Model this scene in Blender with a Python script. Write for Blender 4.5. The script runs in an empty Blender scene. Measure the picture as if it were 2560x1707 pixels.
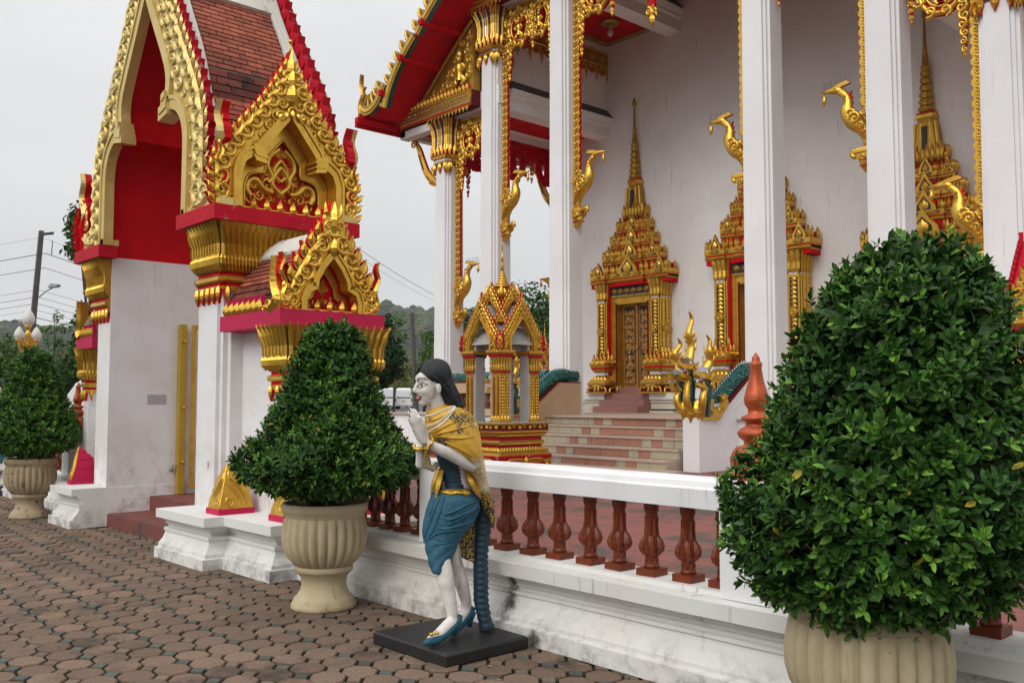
import bpy, bmesh, math, random
import numpy as np
from mathutils import Vector, Matrix
random.seed(7); rng = np.random.default_rng(7)
sc = bpy.context.scene; col = sc.collection
PI = math.pi
# ------------------------------------------------------------------ camera
EYE = 1.55; YAW = math.radians(42.3); FPX = 2320.0; PIT = math.atan(146/FPX)
HV = np.array([-math.cos(YAW), math.sin(YAW), 0.0]); RV = np.array([math.sin(YAW), math.cos(YAW), 0.0])
cam = bpy.data.objects.new('camera', bpy.data.cameras.new('camera')); col.objects.link(cam)
cam.location = (0, 0, EYE)
cam.rotation_euler = Vector((HV*math.cos(PIT)+np.array([0, 0, math.sin(PIT)])).tolist()).to_track_quat('-Z', 'Y').to_euler()
cam.data.sensor_width = 36.0; cam.data.lens = 36.0*FPX/2560; cam.data.clip_end = 5000; cam.data.clip_start = 0.05
sc.camera = cam
def place(px, depth):
    """x,y on the ground of a thing seen at picture column px, depth metres in front of the lens"""
    r = (px-1280)/FPX*depth
    return (HV*depth+RV*r)[:2]
# ------------------------------------------------------------------ sky, sun, exposure
SUN_EL, SUN_AZ = math.radians(38), math.radians(170)   # azimuth of the direction towards the sun, from +Y clockwise
w = bpy.data.worlds.new('World'); sc.world = w; w.use_nodes = True
nt = w.node_tree; nt.nodes.clear()
def N(nt, t, **kw):
    n = nt.nodes.new(t)
    for k, v in kw.items():
        if k == 'inp':
            for a, b in v.items(): n.inputs[a].default_value = b
        else: setattr(n, k, v)
    return n
out = N(nt, 'ShaderNodeOutputWorld'); bg = N(nt, 'ShaderNodeBackground', inp={'Strength': 0.1})
sky = N(nt, 'ShaderNodeTexSky', sky_type='NISHITA', sun_disc=False, sun_elevation=SUN_EL, sun_rotation=SUN_AZ)
tc = N(nt, 'ShaderNodeTexCoord'); sep = N(nt, 'ShaderNodeSeparateXYZ')
nt.links.new(tc.outputs['Generated'], sep.inputs[0])
mp = N(nt, 'ShaderNodeMapping', inp={'Scale': (1.0, 1.0, 2.6)}); nt.links.new(tc.outputs['Generated'], mp.inputs[0])
nz = N(nt, 'ShaderNodeTexNoise', inp={'Scale': 2.2, 'Detail': 6.0, 'Roughness': 0.55}); nt.links.new(mp.outputs[0], nz.inputs['Vector'])
cr = N(nt, 'ShaderNodeMapRange', inp={'From Min': 0.3, 'From Max': 0.7, 'To Min': 0.89, 'To Max': 1.06}); nt.links.new(nz.outputs['Fac'], cr.inputs['Value'])
zc = N(nt, 'ShaderNodeMapRange', inp={'From Min': 0.0, 'From Max': 1.0, 'To Min': 7.9, 'To Max': 17.5}); zp = N(nt, 'ShaderNodeMath', operation='POWER'); zp.inputs[1].default_value = 2.0; zp.use_clamp = True; nt.links.new(sep.outputs['Z'], zp.inputs[0]); nt.links.new(zp.outputs[0], zc.inputs['Value'])
mu = N(nt, 'ShaderNodeMath', operation='MULTIPLY'); nt.links.new(cr.outputs[0], mu.inputs[0]); nt.links.new(zc.outputs[0], mu.inputs[1])
cc = N(nt, 'ShaderNodeVectorMath', operation='SCALE'); cc.inputs[0].default_value = (1.0, 1.0, 1.0); nt.links.new(mu.outputs[0], cc.inputs['Scale'])
mx = N(nt, 'ShaderNodeMix', data_type='RGBA'); mx.inputs['Factor'].default_value = 0.94
nt.links.new(sky.outputs[0], mx.inputs[6]); nt.links.new(cc.outputs[0], mx.inputs[7])
nt.links.new(mx.outputs[2], bg.inputs['Color']); nt.links.new(bg.outputs[0], out.inputs[0])
sun = bpy.data.objects.new('sun', bpy.data.lights.new('sun', 'SUN')); col.objects.link(sun)
sun.data.energy = 1.5; sun.data.angle = math.radians(38); sun.data.color = (1, 0.97, 0.92)
sd = Vector((math.sin(SUN_AZ)*math.cos(SUN_EL), math.cos(SUN_AZ)*math.cos(SUN_EL), math.sin(SUN_EL)))
sun.rotation_euler = sd.to_track_quat('Z', 'Y').to_euler(); sun.location = (0, 0, 30)
vs = sc.view_settings; vs.view_transform = 'Standard'; vs.look = 'None'; vs.exposure = 0.0; vs.gamma = 1.0; vs.use_curve_mapping = False
sc.cycles.max_bounces = 6; sc.cycles.diffuse_bounces = 4; sc.cycles.glossy_bounces = 3; sc.cycles.transparent_max_bounces = 6
# ------------------------------------------------------------------ materials
MATS = {}
def mat(name, c, rough=0.6, metal=0.0, var=None, var2=None, bump=None, dirt=None, attr=None, streak=None, grime=None, spec=0.5, attrcol=None, mould=None):
    """var=(scale,colour2,amount[,detail]) mottling; dirt=(scale,colour,lo,hi) blotches; streak=(colour,lo,hi) vertical runs;
    grime=(colour,z0,z1) splash stains low on walls; attr = per-piece tone attribute amount; bump=(scale,strength,dist)"""
    m = bpy.data.materials.new(name); m.use_nodes = True; t = m.node_tree; b = t.nodes['Principled BSDF']
    b.inputs['Roughness'].default_value = rough; b.inputs['Metallic'].default_value = metal
    b.inputs['Specular IOR Level'].default_value = spec
    L = t.links.new; g = N(t, 'ShaderNodeNewGeometry'); P = g.outputs['Position']
    rgb = N(t, 'ShaderNodeRGB'); rgb.outputs[0].default_value = (*c, 1); cur = rgb.outputs[0]
    def noise(s, d=5.0, vec=None, r=0.6):
        n = N(t, 'ShaderNodeTexNoise', inp={'Scale': s, 'Detail': d, 'Roughness': r}); L(vec or P, n.inputs['Vector']); return n.outputs['Fac']
    def ramp(v, lo, hi):
        r = N(t, 'ShaderNodeMapRange', interpolation_type='SMOOTHSTEP', inp={'From Min': lo, 'From Max': hi}); L(v, r.inputs['Value']); return r.outputs[0]
    def mix(a, c2, f):
        n = N(t, 'ShaderNodeMix', data_type='RGBA'); L(a, n.inputs[6])
        if isinstance(c2, tuple): n.inputs[7].default_value = (*c2, 1)
        else: L(c2, n.inputs[7])
        L(f, n.inputs[0]); return n.outputs[2]
    def mul(a, k):
        n = N(t, 'ShaderNodeMath', operation='MULTIPLY'); L(a, n.inputs[0])
        if isinstance(k, (int, float)): n.inputs[1].default_value = k
        else: L(k, n.inputs[1])
        return n.outputs[0]
    for v in (var, var2):
        if v: cur = mix(cur, v[1], mul(ramp(noise(v[0], v[3] if len(v) > 3 else 5.0), 0.35, 0.68), v[2]))
    if attrcol:
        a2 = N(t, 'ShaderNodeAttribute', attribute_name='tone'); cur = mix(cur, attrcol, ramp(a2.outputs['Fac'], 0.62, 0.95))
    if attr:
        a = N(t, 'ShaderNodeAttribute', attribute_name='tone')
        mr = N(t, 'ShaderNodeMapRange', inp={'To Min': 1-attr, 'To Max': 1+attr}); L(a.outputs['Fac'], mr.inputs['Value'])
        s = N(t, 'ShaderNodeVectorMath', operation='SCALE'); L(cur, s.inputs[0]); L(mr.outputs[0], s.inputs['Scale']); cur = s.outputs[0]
    if streak:
        mp = N(t, 'ShaderNodeMapping', inp={'Scale': (9.0, 9.0, 0.55)}); L(P, mp.inputs[0])
        f = mul(ramp(noise(1.6, 4.0, mp.outputs[0]), streak[1], streak[2]), ramp(noise(1.1, 3.0), 0.42, 0.62))
        cur = mix(cur, streak[0], f)
    if dirt:
        cur = mix(cur, dirt[1], ramp(noise(dirt[0], 7.0, None, 0.7), dirt[2], dirt[3]))
    if grime:
        sp = N(t, 'ShaderNodeSeparateXYZ'); L(P, sp.inputs[0])
        h = N(t, 'ShaderNodeMapRange', inp={'From Min': grime[1], 'From Max': grime[2], 'To Min': 1.0, 'To Max': 0.0}); L(sp.outputs['Z'], h.inputs['Value'])
        cur = mix(cur, grime[0], mul(mul(ramp(noise(5.0, 8.0, None, 0.72), 0.42, 0.68), h.outputs[0]), 0.9))
    if mould:   # dark algae patches with their own shape: (colour, [(x, y, z, radius)])
        for (mx_, my_, mz_, mr_) in mould[1]:
            sv = N(t, 'ShaderNodeVectorMath', operation='SUBTRACT'); L(P, sv.inputs[0]); sv.inputs[1].default_value = (mx_, my_, mz_)
            ms_ = N(t, 'ShaderNodeVectorMath', operation='MULTIPLY'); L(sv.outputs[0], ms_.inputs[0]); ms_.inputs[1].default_value = (1.5, 1.0, 0.8)
            ln = N(t, 'ShaderNodeVectorMath', operation='LENGTH'); L(ms_.outputs[0], ln.inputs[0])
            ad = N(t, 'ShaderNodeMath', operation='MULTIPLY_ADD'); L(noise(11.0, 8.0, None, 0.75), ad.inputs[0]); ad.inputs[1].default_value = -mr_*3.2; ad2 = N(t, 'ShaderNodeMath', operation='ADD'); L(ln.outputs['Value'], ad2.inputs[0]); L(ad.outputs[0], ad2.inputs[1]); ad.inputs[2].default_value = mr_*1.6
            rr = N(t, 'ShaderNodeMapRange', interpolation_type='SMOOTHSTEP', inp={'From Min': mr_*0.1, 'From Max': mr_*1.35, 'To Min': 0.9, 'To Max': 0.0}); L(ad2.outputs[0], rr.inputs['Value']); cur = mix(cur, mould[0], rr.outputs[0])
    L(cur, b.inputs['Base Color'])
    if bump:
        bs = bump if isinstance(bump[0], tuple) else (bump,)
        prev = None
        for (s, st, d) in bs:
            bn = N(t, 'ShaderNodeBump', inp={'Strength': st, 'Distance': d}); L(noise(s, 4.0), bn.inputs['Height'])
            if prev: L(prev, bn.inputs['Normal'])
            prev = bn.outputs[0]
        L(prev, b.inputs['Normal'])
    MATS[name] = m; return m
BLK = (0.025, 0.022, 0.02)
mat('white_paint', (0.79, 0.79, 0.80), 0.75, var=(0.9, (0.68, 0.675, 0.67), 0.5), dirt=(34, (0.45, 0.42, 0.38), 0.735, 0.77), streak=((0.60, 0.57, 0.53), 0.60, 0.78), bump=((14, 0.15, 0.012), (120, 0.2, 0.004)), spec=0.3)
mat('white_wall', (0.83, 0.825, 0.82), 0.85, spec=0.2, var=(0.7, (0.71, 0.695, 0.68), 0.5), dirt=(30, (0.42, 0.38, 0.33), 0.72, 0.76), bump=((5, 0.35, 0.03), (90, 0.25, 0.005)), streak=((0.52, 0.48, 0.43), 0.58, 0.74))
mat('gate_white', (0.78, 0.775, 0.785), 0.75, var=(1.6, (0.64, 0.60, 0.56), 0.5), bump=((10, 0.2, 0.02), (90, 0.25, 0.004)), dirt=(2.3, (0.42, 0.38, 0.33), 0.64, 0.78), streak=((0.62, 0.57, 0.51), 0.60, 0.80), grime=((0.36, 0.29, 0.22), 0.0, 1.3), mould=((0.24, 0.21, 0.18), [(-8.60, 4.06, 1.75, 0.04), (-8.58, 4.06, 1.60, 0.03), (-8.35, 4.28, 1.2, 0.03), (-8.2, 4.28, 0.85, 0.03), (-8.66, 4.06, 1.35, 0.03), (-9.0, 4.06, 0.9, 0.03)]), spec=0.25)
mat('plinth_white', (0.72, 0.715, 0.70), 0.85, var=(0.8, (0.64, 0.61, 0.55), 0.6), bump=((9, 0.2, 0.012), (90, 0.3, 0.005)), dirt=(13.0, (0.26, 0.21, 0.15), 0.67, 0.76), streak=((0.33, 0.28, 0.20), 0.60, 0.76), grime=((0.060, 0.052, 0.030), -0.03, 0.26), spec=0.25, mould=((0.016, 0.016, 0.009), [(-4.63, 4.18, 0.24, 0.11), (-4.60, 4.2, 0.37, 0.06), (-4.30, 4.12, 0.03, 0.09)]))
mat('rail_white', (0.76, 0.76, 0.77), 0.75, var=(3.0, (0.64, 0.63, 0.62), 0.5), bump=((14, 0.15, 0.01), (110, 0.3, 0.004)), dirt=(9.0, (0.25, 0.23, 0.2), 0.67, 0.75), streak=((0.50, 0.44, 0.41), 0.60, 0.74))
mat('cream_moulding', (0.62, 0.58, 0.48), 0.7, var=(2, (0.5, 0.45, 0.36), 0.5), dirt=(8, (0.10, 0.09, 0.07), 0.66, 0.76), bump=(40, 0.2, 0.005))
mat('roof_white', (0.66, 0.64, 0.57), 0.8, var=(2.0, (0.5, 0.48, 0.42), 0.6), dirt=(6.0, (0.06, 0.055, 0.05), 0.56, 0.68), bump=(30, 0.3, 0.01))
mat('gold', (0.74, 0.45, 0.070), 0.32, 0.78, var=(7, (0.52, 0.27, 0.03), 0.6), dirt=(13, (0.09, 0.05, 0.015), 0.62, 0.74), bump=((70, 0.25, 0.006), (16, 0.2, 0.01)))
mat('gold_dark', (0.50, 0.29, 0.042), 0.38, 0.7, var=(9, (0.34, 0.17, 0.02), 0.6), dirt=(17, (0.05, 0.028, 0.012), 0.57, 0.72), bump=((60, 0.5, 0.008), (22, 0.3, 0.01)))
mat('gold_pale_lit', (0.72, 0.56, 0.22), 0.46, 0.45, var=(3, (0.60, 0.42, 0.11), 0.7), dirt=(11, (0.18, 0.12, 0.06), 0.64, 0.75), bump=((50, 0.25, 0.006), (14, 0.15, 0.01)))  # faded gold, with the front gable's extra light and sky sheen coloured in
mat('gold_flat', (0.50, 0.33, 0.03), 0.42, 0.3, var=(5, (0.40, 0.24, 0.02), 0.6), bump=(40, 0.15, 0.005))
mat('red', (0.60, 0.002, 0.009), 0.6, spec=0.12, var=(2.0, (0.44, 0.002, 0.006), 0.8), dirt=(3.5, (0.24, 0.010, 0.010), 0.56, 0.72), bump=((22, 0.35, 0.012), (4, 0.2, 0.03)))
mat('red_worn', (0.50, 0.006, 0.020), 0.6, spec=0.15, var=(3.0, (0.40, 0.005, 0.018), 0.6), dirt=(7.0, (0.46, 0.36, 0.36), 0.59, 0.70), bump=(30, 0.2, 0.008))
mat('pink_red', (0.52, 0.012, 0.075), 0.55, spec=0.2, var=(2.5, (0.40, 0.02, 0.06), 0.6), streak=((0.10, 0.012, 0.03), 0.60, 0.70), bump=(30, 0.15, 0.006))
mat('dark_red', (0.13, 0.005, 0.006), 0.6, spec=0.2, var=(6, (0.07, 0.01, 0.01), 0.5))
mat('step_red', (0.20, 0.055, 0.045), 0.75, var=(2.2, (0.14, 0.042, 0.036), 0.7), dirt=(2.6, (0.055, 0.045, 0.04), 0.52, 0.70), bump=(60, 0.3, 0.005))
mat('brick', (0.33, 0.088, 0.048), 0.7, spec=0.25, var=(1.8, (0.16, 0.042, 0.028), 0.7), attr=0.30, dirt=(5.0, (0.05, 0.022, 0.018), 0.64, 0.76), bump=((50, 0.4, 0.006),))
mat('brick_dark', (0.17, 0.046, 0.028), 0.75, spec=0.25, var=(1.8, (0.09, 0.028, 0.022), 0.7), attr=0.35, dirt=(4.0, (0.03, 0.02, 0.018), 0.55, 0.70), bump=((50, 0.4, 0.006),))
mat('mortar', (0.14, 0.12, 0.10), 0.9, var=(8, (0.05, 0.045, 0.04), 0.6))
mat('baluster_red', (0.185, 0.036, 0.011), 0.36, spec=0.35, var=(14, (0.10, 0.017, 0.008), 0.7), dirt=(20, (0.45, 0.30, 0.16), 0.70, 0.76), bump=(50, 0.3, 0.006))
mat('copper', (0.52, 0.105, 0.028), 0.36, 0.35, var=(16, (0.34, 0.05, 0.018), 0.8), bump=((90, 0.5, 0.006), (26, 0.2, 0.006)))
mat('urn_stone', (0.52, 0.43, 0.28), 0.8, spec=0.25, var=(3.0, (0.38, 0.30, 0.18), 0.7), dirt=(26.0, (0.11, 0.085, 0.055), 0.645, 0.71), streak=((0.20, 0.16, 0.10), 0.60, 0.74), bump=((60, 0.35, 0.006), (14, 0.2, 0.01)), grime=((0.10, 0.085, 0.06), 0.0, 0.12))
mat('urn_worn', (0.42, 0.33, 0.21), 0.85, var=(4.0, (0.30, 0.21, 0.12), 0.7), dirt=(16.0, (0.07, 0.06, 0.05), 0.575, 0.63), bump=((60, 0.4, 0.006), (14, 0.3, 0.01)))
mat('soil', (0.03, 0.024, 0.018), 0.95, bump=(50, 0.8, 0.02))
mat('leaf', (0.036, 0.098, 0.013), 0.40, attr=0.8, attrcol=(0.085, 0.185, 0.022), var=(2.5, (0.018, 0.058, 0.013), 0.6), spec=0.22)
mat('leaf_new', (0.12, 0.25, 0.028), 0.45, attr=0.5, spec=0.25)
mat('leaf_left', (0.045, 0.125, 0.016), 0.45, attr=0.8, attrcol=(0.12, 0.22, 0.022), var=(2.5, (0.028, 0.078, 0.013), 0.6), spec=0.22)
mat('leaf_yellow', (0.34, 0.27, 0.03), 0.5, spec=0.2)
mat('bark', (0.09, 0.065, 0.045), 0.9, var=(12, (0.05, 0.035, 0.025), 0.7), bump=(30, 0.6, 0.02))
mat('paver', (0.158, 0.102, 0.070), 0.85, spec=0.25, var=(1.0, (0.128, 0.086, 0.062), 0.8), var2=(70, (0.25, 0.175, 0.13), 0.6), attr=0.24, dirt=(1.7, (0.062, 0.048, 0.036), 0.50, 0.70), bump=((150, 0.5, 0.004), (24, 0.2, 0.004)))
mat('paver_green', (0.080, 0.090, 0.072), 0.82, var=(40, (0.055, 0.062, 0.050), 0.7), attr=0.25, bump=((150, 0.5, 0.004),))
mat('paver_buff', (0.175, 0.125, 0.085), 0.82, var=(40, (0.13, 0.095, 0.065), 0.7), attr=0.25, bump=((150, 0.5, 0.004),))
mat('joint', (0.022, 0.018, 0.013), 0.95, spec=0.1, var=(2.2, (0.030, 0.036, 0.016), 0.8), bump=(90, 0.8, 0.01))
mat('court_red', (0.27, 0.090, 0.075), 0.75, var=(0.8, (0.22, 0.085, 0.07), 0.7), var2=(9, (0.19, 0.066, 0.056), 0.7), dirt=(1.6, (0.085, 0.07, 0.055), 0.46, 0.62), bump=((5, 0.6, 0.03), (60, 0.4, 0.006)))
mat('granite_tan', (0.46, 0.41, 0.30), 0.55, var=(120, (0.27, 0.235, 0.17), 0.6), streak=((0.10, 0.085, 0.06), 0.54, 0.70), attr=0.08)
mat('granite_pink', (0.40, 0.19, 0.125), 0.5, var=(120, (0.27, 0.12, 0.085), 0.6), streak=((0.16, 0.075, 0.05), 0.55, 0.72), attr=0.08)
mat('granite_rose', (0.34, 0.165, 0.135), 0.4, var=(120, (0.22, 0.10, 0.085), 0.6))
mat('tread', (0.50, 0.40, 0.33), 0.5, var=(3, (0.42, 0.29, 0.22), 0.6), bump=(60, 0.1, 0.003))
mat('naga_cream', (0.50, 0.345, 0.22), 0.75, var=(2, (0.42, 0.28, 0.17), 0.6), bump=(60, 0.3, 0.005))
mat('scale_green', (0.018, 0.135, 0.115), 0.22, 0.2, var=(30, (0.012, 0.075, 0.07), 0.7), attr=0.5)
mat('mirror_glass', (0.55, 0.56, 0.58), 0.12, 0.9)
mat('blue_glass', (0.02, 0.035, 0.20), 0.2, 0.3, var=(80, (0.03, 0.06, 0.35), 0.7))
mat('door_teal', (0.010, 0.032, 0.038), 0.5, var=(30, (0.008, 0.022, 0.03), 0.5))
mat('door_wood', (0.42, 0.205, 0.045), 0.45, 0.25, var=(14, (0.33, 0.145, 0.03), 0.7), bump=(60, 0.3, 0.005))
mat('black_panel', (0.016, 0.015, 0.014), 0.5)
mat('old_plaster', (0.44, 0.43, 0.41), 0.85, var=(3, (0.34, 0.33, 0.31), 0.7), dirt=(9, (0.10, 0.095, 0.09), 0.64, 0.72), bump=(20, 0.3, 0.01))
mat('weathered_top', (0.10, 0.088, 0.074), 0.9, var=(4, (0.06, 0.055, 0.048), 0.7))
mat('statue_white', (0.74, 0.715, 0.67), 0.75, spec=0.25, var=(6, (0.52, 0.47, 0.41), 0.7), dirt=(16, (0.48, 0.33, 0.17), 0.63, 0.72), streak=((0.36, 0.33, 0.29), 0.56, 0.72), bump=((22, 0.35, 0.010), (130, 0.35, 0.004)))
mat('statue_grey', (0.50, 0.50, 0.49), 0.8, var=(7, (0.34, 0.34, 0.33), 0.6), dirt=(26, (0.10, 0.10, 0.095), 0.64, 0.72), bump=((60, 0.3, 0.006),))
mat('statue_hair', (0.015, 0.017, 0.021), 0.5, spec=0.3, var=(20, (0.035, 0.038, 0.045), 0.5), bump=(60, 0.3, 0.004))
mat('statue_blue', (0.026, 0.108, 0.165), 0.6, spec=0.25, var=(9, (0.016, 0.066, 0.11), 0.8), var2=(40, (0.06, 0.16, 0.22), 0.35), bump=((30, 0.25, 0.008), (120, 0.2, 0.003)))
mat('statue_navy', (0.012, 0.040, 0.066), 0.55, var=(8, (0.009, 0.028, 0.048), 0.6), bump=((30, 0.25, 0.008),))
mat('statue_black', (0.011, 0.011, 0.012), 0.5, var=(20, (0.03, 0.03, 0.03), 0.3), bump=((30, 0.3, 0.006),), dirt=(24, (0.12, 0.11, 0.10), 0.70, 0.74))
mat('lip_red', (0.22, 0.012, 0.016), 0.35)
mat('pearl', (0.68, 0.68, 0.68), 0.35)
mat('van_white', (0.72, 0.73, 0.74), 0.25)
mat('van_glass', (0.012, 0.014, 0.016), 0.08)
mat('rubber', (0.015, 0.015, 0.015), 0.8)
mat('lamp_red', (0.25, 0.01, 0.01), 0.3)
mat('plate_yellow', (0.65, 0.40, 0.02), 0.5)
mat('concrete', (0.10, 0.09, 0.08), 0.85, var=(6, (0.06, 0.055, 0.05), 0.7))
mat('wire_black', (0.02, 0.02, 0.022), 0.7)
mat('lamp_glass', (0.62, 0.60, 0.56), 0.35, bump=(30, 0.6, 0.02))
mat('metal_grey', (0.30, 0.31, 0.32), 0.5, 0.4)
mat('asphalt', (0.10, 0.098, 0.094), 0.9, var=(2, (0.07, 0.068, 0.066), 0.6))
mat('forest', (0.040, 0.070, 0.022), 0.9, spec=0.1, attr=0.45, var=(0.035, (0.018, 0.038, 0.012), 0.9), var2=(0.010, (0.080, 0.080, 0.036), 0.6))
mat('tree_leaf', (0.060, 0.120, 0.018), 0.6, attr=0.75, spec=0.1)
mat('tree_dark', (0.032, 0.078, 0.014), 0.6, attr=0.75, spec=0.1)
mat('conifer', (0.016, 0.042, 0.010), 0.7, attr=0.75, spec=0.08)
mat('tree_olive', (0.13, 0.135, 0.022), 0.6, attr=0.75, spec=0.1)
mat('dry_leaf', (0.30, 0.17, 0.04), 0.7)
mat('weed', (0.06, 0.12, 0.02), 0.6)
mat('cement', (0.42, 0.42, 0.42), 0.8, var=(20, (0.33, 0.33, 0.34), 0.7))
def lace_mat():
    m = bpy.data.materials.new('lace_gold'); m.use_nodes = True; t = m.node_tree; b = t.nodes['Principled BSDF']; L = t.links.new
    g = N(t, 'ShaderNodeNewGeometry'); P = g.outputs['Position']
    v = N(t, 'ShaderNodeTexVoronoi', inp={'Scale': 62.0, 'Randomness': 0.55}); L(P, v.inputs['Vector'])
    r = N(t, 'ShaderNodeMapRange', inp={'From Min': 0.36, 'From Max': 0.50, 'To Min': 1.0, 'To Max': 0.0}); L(v.outputs['Distance'], r.inputs['Value'])
    n = N(t, 'ShaderNodeTexNoise', inp={'Scale': 6.0, 'Detail': 4.0}); L(P, n.inputs['Vector'])
    r2 = N(t, 'ShaderNodeMapRange', interpolation_type='SMOOTHSTEP', inp={'From Min': 0.36, 'From Max': 0.44}); L(n.outputs['Fac'], r2.inputs['Value'])
    sp = N(t, 'ShaderNodeSeparateXYZ'); L(P, sp.inputs[0])
    # worn-through white band along the forearm edge (real paint zones of the statue): between z 0.95 and 1.2
    zr = N(t, 'ShaderNodeMapRange', interpolation_type='SMOOTHSTEP', inp={'From Min': 1.24, 'From Max': 1.14}); L(sp.outputs['Z'], zr.inputs['Value'])
    base = N(t, 'ShaderNodeMix', data_type='RGBA'); base.inputs[6].default_value = (0.022, 0.032, 0.030, 1); base.inputs[7].default_value = (0.60, 0.54, 0.42, 1); L(zr.outputs[0], base.inputs[0])
    zl = N(t, 'ShaderNodeMapRange', interpolation_type='SMOOTHSTEP', inp={'From Min': 1.0, 'From Max': 0.94}); L(sp.outputs['Z'], zl.inputs['Value'])
    b2 = N(t, 'ShaderNodeMix', data_type='RGBA'); L(base.outputs[2], b2.inputs[6]); b2.inputs[7].default_value = (0.03, 0.042, 0.042, 1); L(zl.outputs[0], b2.inputs[0])
    mxx = N(t, 'ShaderNodeMath', operation='MAXIMUM'); L(r.outputs[0], mxx.inputs[0])
    zm = N(t, 'ShaderNodeMapRange', interpolation_type='SMOOTHSTEP', inp={'From Min': 1.16, 'From Max': 1.22}); L(sp.outputs['Z'], zm.inputs['Value'])
    mm = N(t, 'ShaderNodeMath', operation='MULTIPLY'); L(r2.outputs[0], mm.inputs[0]); L(zm.outputs[0], mm.inputs[1]); L(mm.outputs[0], mxx.inputs[1])
    mxn = N(t, 'ShaderNodeMix', data_type='RGBA'); L(b2.outputs[2], mxn.inputs[6]); mxn.inputs[7].default_value = (0.60, 0.335, 0.025, 1); L(mxx.outputs[0], mxn.inputs[0])
    L(mxn.outputs[2], b.inputs['Base Color']); b.inputs['Roughness'].default_value = 0.5; b.inputs['Metallic'].default_value = 0.1
    bn = N(t, 'ShaderNodeBump', inp={'Strength': 0.5, 'Distance': 0.008}); L(mxx.outputs[0], bn.inputs['Height']); L(bn.outputs[0], b.inputs['Normal'])
    MATS['lace_gold'] = m
lace_mat()
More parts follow.
